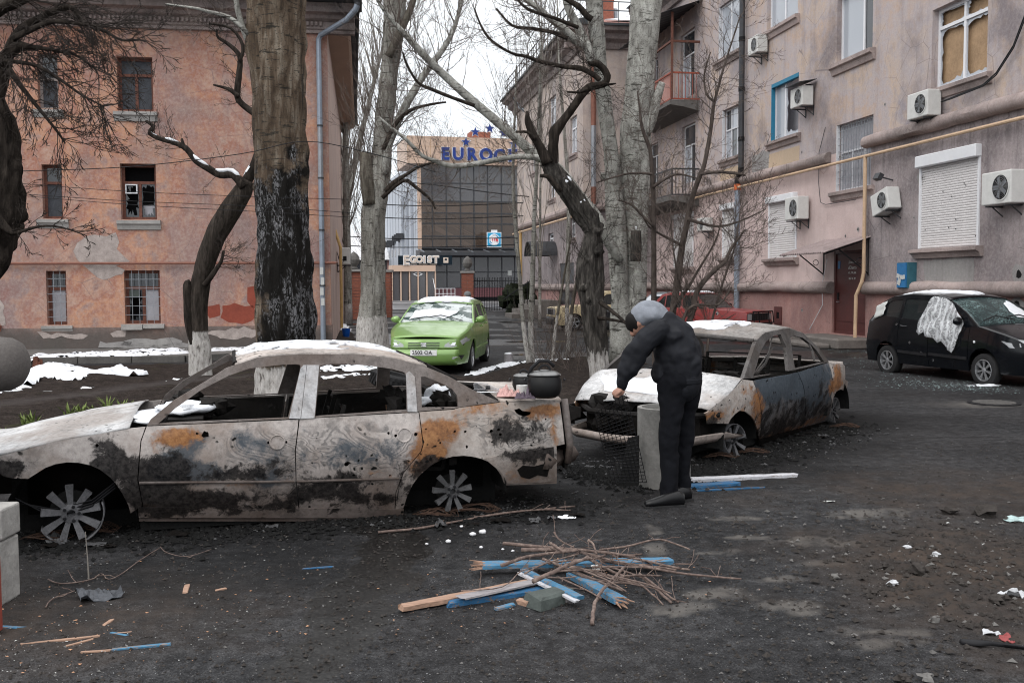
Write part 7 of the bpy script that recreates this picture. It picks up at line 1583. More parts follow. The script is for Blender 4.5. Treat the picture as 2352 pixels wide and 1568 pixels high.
# ---- second burnt saloon ----
g1_,g2_=gr(1700,1050),gr(1926,972)
m2=frame_from(g1_,g2_,.84,-.80)
xr2=(m2.inverted()@g2_).x; L2=xr2+.58
k2=lambda x,y:(1286.3+.32814*x,679.9+.32814*y)
s2=mk_burnt(m2,L2,1.74,[(1602,941),(1640,910),(1706,871),(1729,869.5),(1800,855),(1850,845),(1903,832.5),(1925,835),(1939,837)],
  [(1602,941),(1640,910),(1700,873),(1709,867),(1722,828),(1736,787),(1755,764),(1811,754),(1844,765),(1883,801),(1904,832),(1925,838),(1939,846)],crown=.06,bow=(.16,.06),plan=(.2,.26),bulge=((0,0),(1,0)))
b2=empty('burnt_car',(0,0,0),label='second burnt out saloon behind the bending person, scorched blue black doors',cat='car wreck',m=m2)
mh=[H(s2,*k2(x,y),.016,7) for x,y in ((1132,765),(1128,820),(1188,732),(1070,800),(1125,858),(1345,640))]
zn=s2.trace(1602,941)
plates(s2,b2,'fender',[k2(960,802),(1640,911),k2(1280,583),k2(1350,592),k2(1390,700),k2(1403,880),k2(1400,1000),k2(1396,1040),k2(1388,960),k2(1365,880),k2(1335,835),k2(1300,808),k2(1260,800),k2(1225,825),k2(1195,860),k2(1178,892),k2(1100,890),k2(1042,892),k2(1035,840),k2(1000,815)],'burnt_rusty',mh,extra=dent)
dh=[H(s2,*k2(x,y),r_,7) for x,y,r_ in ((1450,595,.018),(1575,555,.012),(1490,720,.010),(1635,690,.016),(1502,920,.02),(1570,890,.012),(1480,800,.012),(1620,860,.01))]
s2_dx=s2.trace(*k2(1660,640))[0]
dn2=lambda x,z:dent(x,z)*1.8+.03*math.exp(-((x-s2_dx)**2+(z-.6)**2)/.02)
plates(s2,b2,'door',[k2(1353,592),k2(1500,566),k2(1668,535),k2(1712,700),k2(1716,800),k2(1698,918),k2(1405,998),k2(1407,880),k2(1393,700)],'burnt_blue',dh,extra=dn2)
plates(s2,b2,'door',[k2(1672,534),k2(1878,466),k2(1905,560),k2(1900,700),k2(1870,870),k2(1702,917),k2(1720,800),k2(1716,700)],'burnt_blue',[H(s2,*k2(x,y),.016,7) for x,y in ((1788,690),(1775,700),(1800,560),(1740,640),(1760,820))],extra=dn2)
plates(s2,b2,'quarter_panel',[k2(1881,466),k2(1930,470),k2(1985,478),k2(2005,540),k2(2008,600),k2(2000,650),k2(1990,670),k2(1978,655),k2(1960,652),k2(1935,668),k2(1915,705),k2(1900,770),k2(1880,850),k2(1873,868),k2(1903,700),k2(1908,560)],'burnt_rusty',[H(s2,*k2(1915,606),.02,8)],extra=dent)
P=[s2.trace(*k2(*q)) for q in ((1400,1003),(1870,872),(1845,915),(1378,1078))]
for sg in (-1,1): panel(P,lambda x,z,o:s2.side(x,z,o-.004,sg),(),.2,.05).build('sill','burnt_black',b2,frame=m2)
v1=[k2(*q) for q in ((1352,560),(1378,480),(1400,395),(1440,320),(1500,275),(1545,268),(1585,360),(1602,534))]
v2=[k2(*q) for q in ((1645,510),(1612,292),(1640,278),(1700,292),(1760,340),(1800,385),(1850,462))]
hw2=[[s2.trace(u,v) for u,v in dens(w,8)] for w in (v1,v2)]
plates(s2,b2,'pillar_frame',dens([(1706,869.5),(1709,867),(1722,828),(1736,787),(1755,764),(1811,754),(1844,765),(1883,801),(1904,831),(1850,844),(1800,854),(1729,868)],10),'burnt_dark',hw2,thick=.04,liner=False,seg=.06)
for o in ALLCH[b2.name]:
    if o.name.split('.')[0] in ('fender','door','quarter_panel'): stain(s2,o,STAIN2)
xc2=s2.trace(1706,870)[0]; xf2=s2.trace(1738,783)[0]; xe2=s2.trace(1846,766)[0]; xt2=s2.trace(1904,832)[0]
T_strip(s2,b2,'bonnet',zn[0]-.0,xc2,'burnt_hood',14,18,0,.012,.05,.012,ragged=.03); T_strip(s2,b2,'roof',xf2,xe2,'burnt_roof',14,16,0,.02,.06,.01)
T_strip(s2,b2,'boot_lid',xt2,L2,'burnt_quarter',5,12,0,.015,.03,.01)
s2.crown,_=.06,s2.crown
roof_snow(s2,[(xf2+.15,-.35),(xf2+.5,-.55),(xe2-.5,-.4),(xe2-.4,.5),(xf2+.5,.9),(xf2+.1,.8)],'snow on the roof of the second burnt saloon',.022,seed=6,gap=.35)
s2.crown=.05
roof_snow(s2,[(zn[0]+.1,-.3),(zn[0]+.5,-.45),(xc2-.3,-.2),(xc2-.2,.6),(zn[0]+.5,.9),(zn[0]+.15,.6)],'thin snow over the bonnet of the second burnt saloon',.012,seed=9)
for xw_ in (.84,xr2):
    for sg in (-1,1):
        M=MB(); M.grid(lambda i,j:Vector((xw_+.41*math.cos(math.pi*i),sg*(.80-.42*j),.14+.40*math.sin(math.pi*i))),14,2); M.box((xw_,sg*.38,.28),(.86,.02,.5)); M.build('wheel_arch','soot',b2,frame=m2,smooth='all')
    MB().box((xw_,0,.28),(.7,.74,.36)).build('axle','burnt_black',b2,frame=m2)
MB().box((L2/2,0,.10),(L2-2.5,1.3,.14)).build('floor','soot',b2,frame=m2)
M=MB(); M.box((.62,0,.38),(.8,1.3,.26))
for k in range(18): M.blob((rnd.uniform(.15,.8),rnd.uniform(-.6,.6),rnd.uniform(.32,.56)),(.12,.12,.09),4,.5,k)
M.build('engine','burnt_black',b2,frame=m2)
M=MB(); M.grid(lambda i,j:s2.skinF((2*i-1)*.80,.22+.075*j+.01*math.sin(i*9),.04+.02*math.sin(j*3)),12,2); M.build('crash_bar','burnt_top',b2,frame=m2,smooth='all',thick=.03)
M=MB(); M.tube([s2.skinF(y,zn[1]-.05,-.02) for y in (-.8,-.4,0,.4,.8)],.03,6); 
for y in (-.62,-.2,.3,.66): M.bar(s2.skinF(y,zn[1]-.05,-.02),s2.skinF(y,.33,-.03),.05,.02)
M.build('front_frame','burnt_black',b2,frame=m2,smooth=True)
M=MB(); M.grid(lambda i,j:s2.skinF(.50+.30*i,zn[1]-.02-.20*j*(.5+.5*i)+.02*fbm((i*9,j*5,1)),.02),5,4); M.build('melted_lamp','burnt_black',b2,frame=m2,thick=.01)
M=MB(); M.bar((xc2+.25,-.72,.70),(xc2+.25,.72,.70),.25,.12)
for k in range(12): M.blob((xc2+rnd.uniform(.1,.5),rnd.uniform(-.65,.65),.74+rnd.uniform(-.05,.06)),(.12,.12,.06),4,.5,k)
M.build('dashboard','burnt_black',b2,frame=m2)
for xs_,ysn in ((xc2+1.1,-.36),(xc2+1.1,.36),(xc2+1.95,0)):
    M=MB(); w_=.2 if ysn else .6
    for y in (-w_,w_): M.bar((xs_+.1,ysn+y,.33),(xs_+.25,ysn+y,.9),.03)
    for k in range(6): M.bar((xs_+.13+k*.02,ysn-w_,.40+k*.1),(xs_+.13+k*.02,ysn+w_,.40+k*.1),.015)
    M.build('seat_frame','burnt_black',b2,frame=m2)
M=MB(); M.tube([s2.T(xf2,-.95,.0),s2.T(xf2,0,.0),s2.T(xf2,.95,.0)],.025,8); M.tube([s2.T(xe2,-.95,.0),s2.T(xe2,0,.0),s2.T(xe2,.95,.0)],.022,8)
for q in (((xf2+.45),.15,(xf2+.7),.0),): pass
p_=[s2.side(*s2.trace(*k2(*q)),.02,-1) for q in ((1500,275),(1470,400),(1400,500),(1352,565))]; M.tube(p_,.008,5)
p_=[s2.side(*s2.trace(*k2(*q)),.10,-1) for q in ((1545,360),(1500,470),(1440,540))]; M.tube(p_,.016,5)
p_=[s2.side(*s2.trace(*k2(*q)),.02,-1) for q in ((1735,300),(1775,380),(1790,450))]; M.tube(p_,.014,5); M.build('window_surround','burnt_dark',b2,frame=m2)
bare_rim(s2,b2,.84,-.70,.165,.165,7,-16,'alu',(0,5.),lean=-8); bare_rim(s2,b2,xr2,-.70,.17,.15,7,0,'alu_burnt',(0,4.)); bare_rim(s2,b2,.84,.7,.2,.18,7,0,'alu_burnt',(0,6.2),sg=1)
MB().grid(lambda i,j:s2.skinR((2*i-1)*s2.yS(L2,.3+(s2.belt[-1][1]-.3)*j),.3+(s2.belt[-1][1]-.3)*j),10,5).build('tail_panel','burnt_quarter',b2,frame=m2,thick=.02)
# ---------------- people ----------------
_tex=bpy.data.textures.new('folds','CLOUDS'); _tex.noise_scale=.17; _tex.noise_depth=3
_tex3=bpy.data.textures.new('creases','MARBLE'); _tex3.noise_scale=.22; _tex3.turbulence=9; _tex3.noise_depth=2; _tex3.marble_type='SOFT'
_tex2=bpy.data.textures.new('folds_fine','CLOUDS'); _tex2.noise_scale=.035
def rem(vx,disp=0.,tex=None,sm=6):
    def f(o):
        q=o.modifiers.new('r','REMESH'); q.mode='VOXEL'; q.voxel_size=vx; q.use_smooth_shade=True
        s=o.modifiers.new('s','SMOOTH'); s.iterations=sm; s.factor=.6
        if disp: d=o.modifiers.new('d','DISPLACE'); d.texture=tex or _tex; d.strength=disp; d.mid_level=.5; d.texture_coords='LOCAL'
    return [f]
def pt3(u,v,Y,r=None): return at(u,v,Y)
def tubeP(M,L,n=14,flat=1.):
    P,Rr=smoothline([(at(u,v,Y),r) for u,v,Y,r in L],4); M.tube(P,Rr,n,True,flat=flat); M.blob(P[0],(Rr[0],)*3,6,0); M.blob(P[-1],(Rr[-1],)*3,6,0)
k=1/288.; Yp=7.95
body=MB()
tubeP(body,[(1560,880,Yp,.13),(1562,840,Yp,.135),(1556,800,Yp,.14),(1540,765,Yp,.13),(1520,745,Yp,.10),(1500,740,Yp,.06),(1480,738,Yp,.055)])
body.blob(at(1466,741,Yp),(.085,.085,.105),8,0)
body.blob(at(1448,752,Yp),(.02,.018,.022),5,0); body.blob(at(1455,765,Yp),(.03,.035,.03),5,0); body.blob(at(1468,742,Yp-.085),(.02,.012,.03),5,0)   # nose, chin, ear
for dy,hand in ((-.14,True),(.30,False)):
    tubeP(body,[(1515,752,Yp+dy,.06),(1484,775,Yp+dy,.055),(1460,812,Yp+dy,.045),(1443,845,Yp+dy,.038),(1431,880,Yp+dy,.028),(1427,890,Yp+dy,.027)])
    h=at(1425,897,Yp+dy); body.blob(h,(.038,.034,.042),6,0)
    for i in range(4):
        y=-.03+.019*i; l=(1.,1.08,1.03,.85)[i]
        body.tube([h+Vector((-.012,y,.012)),h+Vector((-.046*l,y,.002)),h+Vector((-.058*l,y,-.022)),h+Vector((-.040,y,-.046*l)),h+Vector((-.012,y,-.048*l))],[.0105,.0105,.010,.0095,.008],7)
    body.tube([h+Vector((.005,-.034,.01)),h+Vector((-.02,-.046,-.012)),h+Vector((-.042,-.034,-.034))],[.013,.0115,.0095],7)
for (a,b,c_,dy) in ((1544,1541,1540,-.05),(1577,1571,1564,.12)):
    tubeP(body,[(a,890,Yp+dy,.08),(a-1,950,Yp+dy,.062),(b-2,1010,Yp+dy,.045),(b-2,1070,Yp+dy,.042),(c_-3,1130,Yp+dy,.030),(c_-2,1148,Yp+dy,.024)])
man=body.build('person','skin',None,mods=rem(.0075,0,None,4)); tag(man,'person in dark jacket and grey hood bending over the concrete pipe, holding a wire grille','person')
J=MB()
tubeP(J,[(1563,876,Yp,.165),(1563,862,Yp,.18),(1560,835,Yp,.195),(1553,805,Yp,.19),(1543,775,Yp,.172),(1528,752,Yp,.135),(1512,742,Yp,.09)],20)
J.blob(at(1538,772,Yp+.02),(.16,.22,.13),8,0); J.blob(at(1512,850,Yp),(.055,.12,.10),6,0); J.blob(at(1506,757,Yp-.12),(.085,.09,.085),6,0); J.blob(at(1500,757,Yp+.25),(.08,.1,.08),6,0)
for dy in (-.14,.28):
    tubeP(J,[(1515,756,Yp+dy,.095),(1488,777,Yp+dy,.108),(1468,800,Yp+dy,.098),(1455,822,Yp+dy,.086),(1443,846,Yp+dy,.074),(1434,868,Yp+dy,.058),(1430,880,Yp+dy,.046)],16)
J.build('jacket','jacket',man,mods=rem(.009,.028,_tex3,5))
Q=MB(); tubeP(Q,[(1563,879,Yp,.166),(1563,868,Yp,.172)],24); Q.build('waistband','jacket',man,smooth='all')
Q=MB(); tubeP(Q,[(1431,878,Yp-.14,.042),(1428,889,Yp-.14,.038)],16); Q.build('cuff','trousers',man,smooth='all')
Tq=MB()
for (L) in ([(1549,872,Yp-.05,.135),(1543,905,Yp-.05,.112),(1541,950,Yp-.06,.098),(1538,1000,Yp-.06,.082),(1538,1050,Yp-.05,.070),(1537,1100,Yp-.05,.066),(1535,1135,Yp-.05,.066),(1534,1150,Yp-.05,.060)],
            [(1577,872,Yp+.08,.120),(1577,905,Yp+.10,.105),(1573,950,Yp+.12,.095),(1572,1000,Yp+.12,.078),(1571,1050,Yp+.12,.066),(1569,1100,Yp+.13,.060),(1567,1135,Yp+.14,.056),(1566,1146,Yp+.14,.054)]): tubeP(Tq,L,18)
Tq.build('trousers','trousers',man,mods=rem(.009,.020,_tex3,5))
Hd=MB(); Hd.blob(at(1490,724,Yp),(.125,.12,.085),9,.1,3.); Hd.blob(at(1472,727,Yp),(.09,.11,.105),8,.05,1.); tubeP(Hd,[(1465,716,Yp-.0,.05),(1480,708,Yp,.06),(1505,712,Yp,.07),(1524,736,Yp,.08)],12)
Hd.build('hood','hood_grey',man,mods=rem(.009,.014,_tex,8))
Q=MB(); Q.blob(at(1459,738,Yp),(.078,.09,.09),8,.12); Q.build('hair','hair_black',man,smooth='all')
for (u0,v0,u1,v1,Y0) in ((1547,1163,1479,1166,Yp-.05),(1566,1147,1540,1150,Yp+.16)):
    a,b=gr(u0,1163 if Y0<Yp else 1150),gr(u1,1166 if Y0<Yp else 1153); a.z=b.z=0; d=(b-a).normalized(); L=.22 if Y0<Yp else .2; Sx=MB(); pts=[];rr=[]
    for t,h,w in ((-.085,.055,.028),(-.05,.068,.040),(0,.066,.040),(.06,.058,.040),(.11,.048,.043),(.165,.040,.045),(.21,.034,.040),(.235,.026,.02)):
        c=a+d*t; n_=Vector((-d.y,d.x,0)); pts.append((c,h,w))
    v=[];K=12
    for c,h,w in pts:
        for j in range(K): an=2*math.pi*j/K; v.append(c+Vector((-d.y,d.x,0))*w*math.cos(an)+Vector((0,0,max(.012,h+h*.95*math.sin(an)))))
    Sx.add(v,[(i*K+j,i*K+(j+1)%K,(i+1)*K+(j+1)%K,(i+1)*K+j) for i in range(len(pts)-1) for j in range(K)]+[tuple(range(K)),tuple(range(len(v)-1,len(v)-K-1,-1))])
    sh_=Sx.build('shoe','leather',man,smooth='all',sub=1)
    MB().bar(a-d*.085+Vector((0,0,.008)),a+d*.25+Vector((0,0,.008)),.092,.016).build('sole','rubber',sh_)
def walker(p,h,face,label,coat,legs,headc,stride=.12,arms=True,voxel=.02):
    """simple standing adult, continuous body with clothes"""
    s=h/1.75; c=Vector(p); fx=Vector((math.cos(face),math.sin(face),0)); sd=Vector((-fx.y,fx.x,0)); P=lambda f,l,z:c+fx*f*s+sd*l*s+Vector((0,0,z*s))
    B=MB(); B.blob(P(.02,0,1.63),(.085*s,.08*s,.115*s),8,0); B.tube([P(0,0,1.38),P(.01,0,1.56)],.05*s,8); B.tube([P(0,0,.92),P(0,0,1.15),P(0,0,1.4)],[.13*s,.12*s,.10*s],10); B.blob(P(.105,0,1.62),(.02*s,.02*s,.02*s),5,0)
    for l in (-1,1):
        B.tube([P(0,l*.16,1.38),P(-.02,l*.22,1.12),P(.06*l,l*.21,.88),P(.07*l,l*.20,.78)],[.05*s,.042*s,.032*s,.03*s],8)
        B.tube([P(0,l*.09,.92),P(stride*l*.5,l*.1,.5),P(stride*l,l*.1,.06)],[.085*s,.06*s,.04*s],8)
    b=B.build('person','skin',None,mods=rem(voxel*.6,0,None,3)); tag(b,label,'person')
    M=MB(); M.tube([P(0,0,.82),P(0,0,1.0),P(0,0,1.25),P(0,0,1.42),P(0,0,1.47)],[.17*s,.17*s,.18*s,.15*s,.08*s],14)
    for l in (-1,1): M.tube([P(0,l*.15,1.40),P(-.02,l*.23,1.12),P(.06*l,l*.22,.86)],[.075*s,.062*s,.05*s],9)
    M.build('coat',coat,b,mods=rem(voxel,.02,None,3))
    M=MB()
    for l in (-1,1): M.tube([P(0,l*.085,.95),P(stride*l*.5,l*.1,.5),P(stride*l,l*.1,.08)],[.105*s,.08*s,.065*s],10)
    M.build('trousers',legs,b,mods=rem(voxel,.01,None,3))
    for l in (-1,1): MB().bar(P(stride*l-.06,l*.1,.045),P(stride*l+.17,l*.1,.03),.09*s,.08*s).build('shoe','leather',b,smooth=True)
    M=MB(); M.blob(P(-.005,0,1.68),(.10*s,.092*s,.095*s),8,0); M.build('hat',headc,b,smooth='all'); return b
walker(gr(937,698)+Vector((0,0,.3)),1.75,math.pi,'distant person in a grey coat standing at the entrance under the black sign','coat_grey','metal_black','hair_black',.05)
walker(Vector(((1074-1176)/F*25.5,25.5,-.14)),1.70,math.pi,'person in a grey knit hat and dark coat passing behind the green car','metal_black','metal_black','beanie',.2)
# ---------------- things around the person ----------------
pc_=Vector(((1526-1176)/F*8.69,8.69,0)); cp=empty('concrete_pipe',pc_,label='upright grey concrete pipe section used as a fireplace beside the person',cat='concrete pipe')
M=MB().lathe([(.235,0),(.232,.3),(.23,.66),(.232,.69),(.195,.692),(.190,.66),(.19,.05)],pc_,40); M.v=[v+Vector((.003*fbm(v*6),.003*fbm(v*7),0)) for v in M.v]; M.build('shell','concrete_pipe',cp,smooth=True)
MB().lathe([(.189,.3),(.189,.31),(.01,.33)],pc_,24).build('ash','soot',cp)
gq=[at(1366,948,8.15),at(1438,905,7.80),at(1486,1108,8.05),at(1404,1104,8.15)]
gg=empty('wire_grille',gq[1],label='bent wire grille dangling from the hand of the person',cat='wire grille'); 
def bil(i,j): return gq[0].lerp(gq[1],i).lerp(gq[3].lerp(gq[2],i),j)+Vector((0,.03*math.sin(j*5+i*2),0))
src=0
M=MB()
for a in range(10): M.tube([bil(a/9,t/8) for t in range(9)],.0028,4,False)
for a in range(25): M.tube([bil(t/4,a/24) for t in range(5)],.0028,4,False)
tag(M.build('wire_mesh','metal_black',gg),None,None,None,'stuff')
M=MB(); q=[at(1441,1008,8.45),at(1467,1000,8.5),at(1466,1115,8.30),at(1420,1116,8.2)]; M.add(q+[p+Vector((.01,.035,0)) for p in q],[(0,1,2,3),(7,6,5,4),(0,4,5,1),(1,5,6,2),(2,6,7,3),(3,7,4,0)]); tag(M.build('charred_board','soot'),'charred black board leaning against the concrete pipe','board')
# pots and cloths on the boot of the wreck
bz=s1.top[-1][1]+.045
def onb(u,v,z=None): return gr(u,v,z if z is not None else bz)
def pot(c,r,h,label,lid=True):
    e_=empty('cooking_pot',c,label=label,cat='cooking pot'); M=MB().lathe([(r*.62,0),(r*.86,h*.12),(r,h*.42),(r*.97,h*.75),(r*.88,h*.95),(r*.92,h)],c,32); M.build('pot_body','pot_enamel',e_,smooth=True)
    if lid: MB().lathe([(r*.93,h),(r*.93,h*1.05),(r*.7,h*1.16),(r*.2,h*1.24),(.01,h*1.25)],c,32).build('lid','pot_lid',e_,smooth=True); MB().tube([c+Vector((r*.32*math.cos(t),0,h*1.22+h*.22*math.sin(t))) for t in [j*math.pi/8 for j in range(9)]],.008,6).build('lid_handle','plastic_black',e_)
    for sg in (-1,1): MB().tube([c+Vector((sg*r*.95,y,h*.8+.0)) + Vector((sg*.03*math.cos(y*20),0,0)) for y in (-.04,-.02,0,.02,.04)],.008,6).build('handle','metal_black',e_)
    return e_
pc1=onb(1252,916); pc1.y+=.10; p1_=pot(pc1,.135,.175,'large sooty black cooking pot with a metal lid on the boot of the wreck')
M=MB(); M.tube([pc1+Vector((-.125,.02,.16)),pc1+Vector((-.10,.02,.23)),pc1+Vector((-.04,.02,.285)),pc1+Vector((.03,.02,.285)),pc1+Vector((.075,.02,.24))],.014,8); M.build('carrying_handle','plastic_black',p1_,smooth='all')
pc2=onb(1203,897,bz); pot(pc2,.095,.12,'smaller black pot behind the large pot on the wreck')
q=onb(1121,905); M=MB(); M.lathe([(.125,-.004),(.13,.004),(.1,.008),(.01,.02)],q+Vector((0,0,.03)),32,Matrix.Rotation(R(-28),3,'X')@Matrix.Rotation(R(20),3,'Y')); l_=M.build('pan_lid','film',None,smooth=True); tag(l_,'round glass pan lid leaning on the boot beside the pink cloth','pan lid'); MB().tube([q+Vector((.13*math.cos(t*.3),.13*math.sin(t*.3),.03+.0*t)) for t in range(22)],.004,5).build('rim','chrome',l_); MB().lathe([(.02,.0),(.018,.03)],q+Vector((0,-.02,.04)),10).build('knob','plastic_black',l_)
def cloth(u,v,rx,ry,h,mat,label,seed):
    c=onb(u,v); M=MB().grid(lambda i,j:c+Vector(((i-.5)*2*rx,(j-.5)*2*ry,.004+h*abs(fbm((i*4,j*4,seed)))*1.3*(1-abs(2*i-1)**3)*(1-abs(2*j-1)**3))),22,16); o=M.build('cloth',mat,None,smooth='all',thick=.004); return tag(o,label,'cloth')
cloth(1170,908,.10,.12,.09,'cloth_pink','crumpled pink and orange cloth on the boot of the wreck',3); cloth(1206,915,.08,.06,.07,'cloth_violet','dark violet rag in front of the small pot on the wreck',8)
q=onb(1199,906); tag(MB().lathe([(.045,0),(.046,.075),(.018,.076),(.018,.02)],q,20).build('paper_roll','paper',None,smooth=True),'white paper roll beside the pots on the wreck','paper roll')
M=MB(); a_,b_=s1.T(xr1,.93,-.05),s1.T(xt+.12,1.05,-.08); M.bar(a_,b_,.12,.02); tag(M.build('trim_strip','burnt_black'),'long charred strip slanting down behind the rear pillar of the wreck','strip')
# tyres, bucket, stumps
def tyre(c,r,w,label,rot=None):
    M=MB().lathe([(r*.6,-w/2),(r*.85,-w*.52),(r*.98,-w*.4),(r,0),(r*.98,w*.4),(r*.85,w*.52),(r*.6,w/2),(r*.58,0)],(0,0,0),40)
    for j in range(28):
        t=2*math.pi*j/28
        for zz_ in (-.26,0,.26): M.box((r*1.0*math.cos(t+zz_*.3),r*1.0*math.sin(t+zz_*.3),zz_*w),(.03,.035,w*.2),Matrix.Rotation(t,3,'Z'))
    m=Matrix.Translation(c)@(rot or Matrix()); return tag(M.build('tyre','rubber',None,frame=m,smooth=True),label,'tyre')
tyre(Vector((-1.25,13.0,.10)),.33,.2,'lowest old tyre of the pile behind the wreck'); tyre(Vector((-1.22,13.02,.31)),.33,.2,'top old tyre of the pile seen through the rear window opening',Matrix.Rotation(R(3),4,'Y')); tyre(Vector((-1.66,13.9,.42)),.33,.2,'tyre tilted behind the pile, left of it',Matrix.Rotation(R(14),4,'Y'))
c=gr(795,775); bk=empty('bucket',c,label='small blue bucket on the wet ground by the orange building',cat='bucket'); MB().lathe([(.10,0),(.14,.28),(.145,.3),(.13,.3),(.09,.03)],c,18).build('pail','bucket_blue',bk,smooth=True); MB().tube([c+Vector((.14*math.cos(t),0,.28-.05*math.sin(t))) for t in [j*math.pi/8 for j in range(9)]],.006,5).build('handle','metal_grey',bk)
c=gr(1168,835); sm=MB().lathe([(.11,0),(.105,.1),(.10,.21),(.001,.215)],c,14).build('tree_stump','wood_grey',None,smooth=True); tag(sm,'short grey wooden stump with snow on top beside the green car','stump'); MB().blob(c+Vector((0,0,.22)),(.09,.09,.03),6,.2).build('snow_cap','snow',sm,smooth='all')
c=gr(88,861); M=MB()
for j in range(7): a_=j*.9; M.bar(c+Vector((.07*math.cos(a_),.05*math.sin(a_),0)),c+Vector((.07*math.cos(a_)+rnd.uniform(-.02,.02),.05*math.sin(a_),rnd.uniform(.26,.40))),.09,.07,(0,1,0),.04,.03)
tag(M.build('rotten_stump','rust_deep'),'rotten red brown wooden stump by the snow heap near the kerb','stump')
M=MB(); a_=at(-60,830,6.2); b_=at(2,836,6.2); M.tube([a_+Vector((-.5,0,.02)),a_,b_,b_+Vector((.06,0,0)),b_+Vector((.11,0,.0)),b_+Vector((.145,0,0)),b_+Vector((.160,0,0))],[.172,.172,.17,.165,.14,.09,.03],28,nz=.03)
M.bar(a_+Vector((-.4,0,-.1)),Vector((a_.x-.4,a_.y,0)),.3,.3,(0,1,0)); tag(M.build('concrete_bollard','concrete_speck',None,smooth='all'),'rounded speckled grey concrete end poking in at the left edge','concrete end')
a_=gr(51,1392); bb_=empty('concrete_blocks',a_,label='stacked pale concrete blocks at the lower left corner',cat='concrete block')
for z0,z1,dx,rz in ((0,.36,0,0),(.37,.545,.012,.02)):
    M=MB().box((a_.x-.47+dx,a_.y+.10,(z0+z1)/2),(.72,.22,z1-z0),Matrix.Rotation(rz,3,'Z')); o=M.build('block','concrete_pale',bb_); q=o.modifiers.new('b','BEVEL'); q.width=.012; q.segments=2
a_=gr(22,1465); M=MB().box((a_.x-.31,a_.y+.06,.2),(.44,.12,.40)); o=M.build('painted_brick_post','brick_red_paint'); q=o.modifiers.new('b','BEVEL'); q.width=.01; tag(o,'low brick red painted post cut by the lower left edge','post')
# ---------------- ground litter ----------------
def board(u0,v0,u1,v1,w,h,z,mat,label,name='broken_plank',cat='plank',splint=0,tw=0.,w2=None,z1=None):
    a,b=gr(u0,v0,z),gr(u1,v1,z1 if z1 is not None else z); a.z+=h/2; b.z+=h/2; M=MB(); n=max(4,int((b-a).length/.05)); d_=(b-a).normalized(); s_=d_.cross(Vector((0,0,1))).normalized(); V=[]; w2_=w2 or w; ph=rnd.uniform(0,50)
    for i in range(n+1):
        t=i/n; W_=w+(w2_-w)*t; c=a.lerp(b,t)
        for j,(sx_,sz_) in enumerate(((-.5,-.5),(.5,-.5),(.5,.3),(.38,.5),(-.38,.5),(-.5,.3))):
            e_=(rnd.uniform(-.5,.5)*min(.05,w*.6) if i in (0,n) else 0); V.append(c+d_*e_+s_*W_*(sx_+.07*fbm((t*n*.4,j*3.,ph)))+Vector((0,0,h*(sz_+.10*fbm((t*n*.5,j*5.,ph+7))))))
    M.add(V,[(i*6+j,i*6+(j+1)%6,i*6+6+(j+1)%6,i*6+6+j) for i in range(n) for j in range(6)]+[(5,4,3,2,1,0),tuple(n*6+j for j in range(6))])
    o=M.build(name,mat); tag(o,label,cat)
    if splint:
        M=MB(); e=a if splint==1 else b; d=((a-b) if splint==1 else (b-a)).normalized(); sd=Vector((-d.y,d.x,0))
        for k in range(13): q=e+sd*w*rnd.uniform(-.45,.45)+Vector((0,0,rnd.uniform(-.4,.4)*h)); M.bar(q-d*.03,q+d*rnd.uniform(.02,.085)+sd*rnd.uniform(-.02,.02)+Vector((0,0,rnd.uniform(-.02,.02))),.013,.009,(0,0,1),.003,.003)
        M.build('splinters','wood_raw',o)
    return o
q3=lambda x,y:(882+.36722*x,1176+.36722*y)
def B3(x0,y0,x1,y1,*a,**kw): p=q3(x0,y0); q=q3(x1,y1); return board(p[0],p[1],q[0],q[1],*a,**kw)
B3(610,345,1800,318,.085,.03,.045,'wood_blue','long pale blue board lying across the back of the pile, splintered at its left end',splint=1)
B3(105,612,930,455,.055,.03,.012,'wood_raw','raw split plank reaching far left, brown wood showing',w2=.10)
B3(400,585,1000,495,.07,.03,.0,'wood_blue_dark','dark blue beam under the raw split plank')
B3(470,540,940,440,.075,.012,.045,'wood_grey','grey weathered board on top of the raw split plank')
B3(868,372,1225,545,.05,.022,.05,'wood_blue','narrow bright blue strip with a pale edge in the pile centre'); B3(850,388,1210,565,.03,.014,.045,'wood_white','thin off white lath beside the bright blue strip')
B3(1180,405,1480,570,.075,.035,.025,'wood_blue','blue board pointing down right with a splintered end',splint=2)
B3(930,600,1130,540,.15,.07,.0,'green_block','thick grey green wooden block under the front of the pile',name='wood_block',cat='wood block')
B3(845,570,905,588,.035,.03,.0,'wood_raw','small split log end touching the green block')
B3(700,612,815,580,.035,.014,.0,'wood_blue','short broken bit of blue wood in front of the pile')
B3(1150,575,1165,545,.05,.04,.0,'wood_grey','stubby grey offcut right of the green block')
def stick(pts,r,z,label,name='stick',cat='stick',mat='stick',twigs=3,f=q3):
    k=len(pts); P=[]
    for i,(x,y) in enumerate(pts):
        u,v=f(x,y) if f else (x,y); zz_=z if not hasattr(z,'__len__') else z[0]+(z[1]-z[0])*i/(k-1); P.append((gr(u,v,zz_)+Vector((0,0,r)),r*(1-.35*i/max(1,k-1))))
    P2,R2=smoothline(P,4); P2=[p+Vector((rnd.gauss(0,r*.25),rnd.gauss(0,r*.25),0)) for p in P2]; M=MB().tube(P2,R2,8,nz=.12,sc=9)
    o=M.build(name,mat,None,smooth='all'); tag(o,label,cat,'sticks in the firewood pile' if f is q3 else None)
    if twigs:
        M=MB()
        for j in range(twigs): i=rnd.randrange(1,len(P2)-1); MM=MB(); grow(MM,P2[i],Vector((rnd.gauss(0,1),rnd.gauss(0,1),.5)),rnd.uniform(.05,.16),.003,0,.1,.4); MM.build('twig','stick',o)

    return o
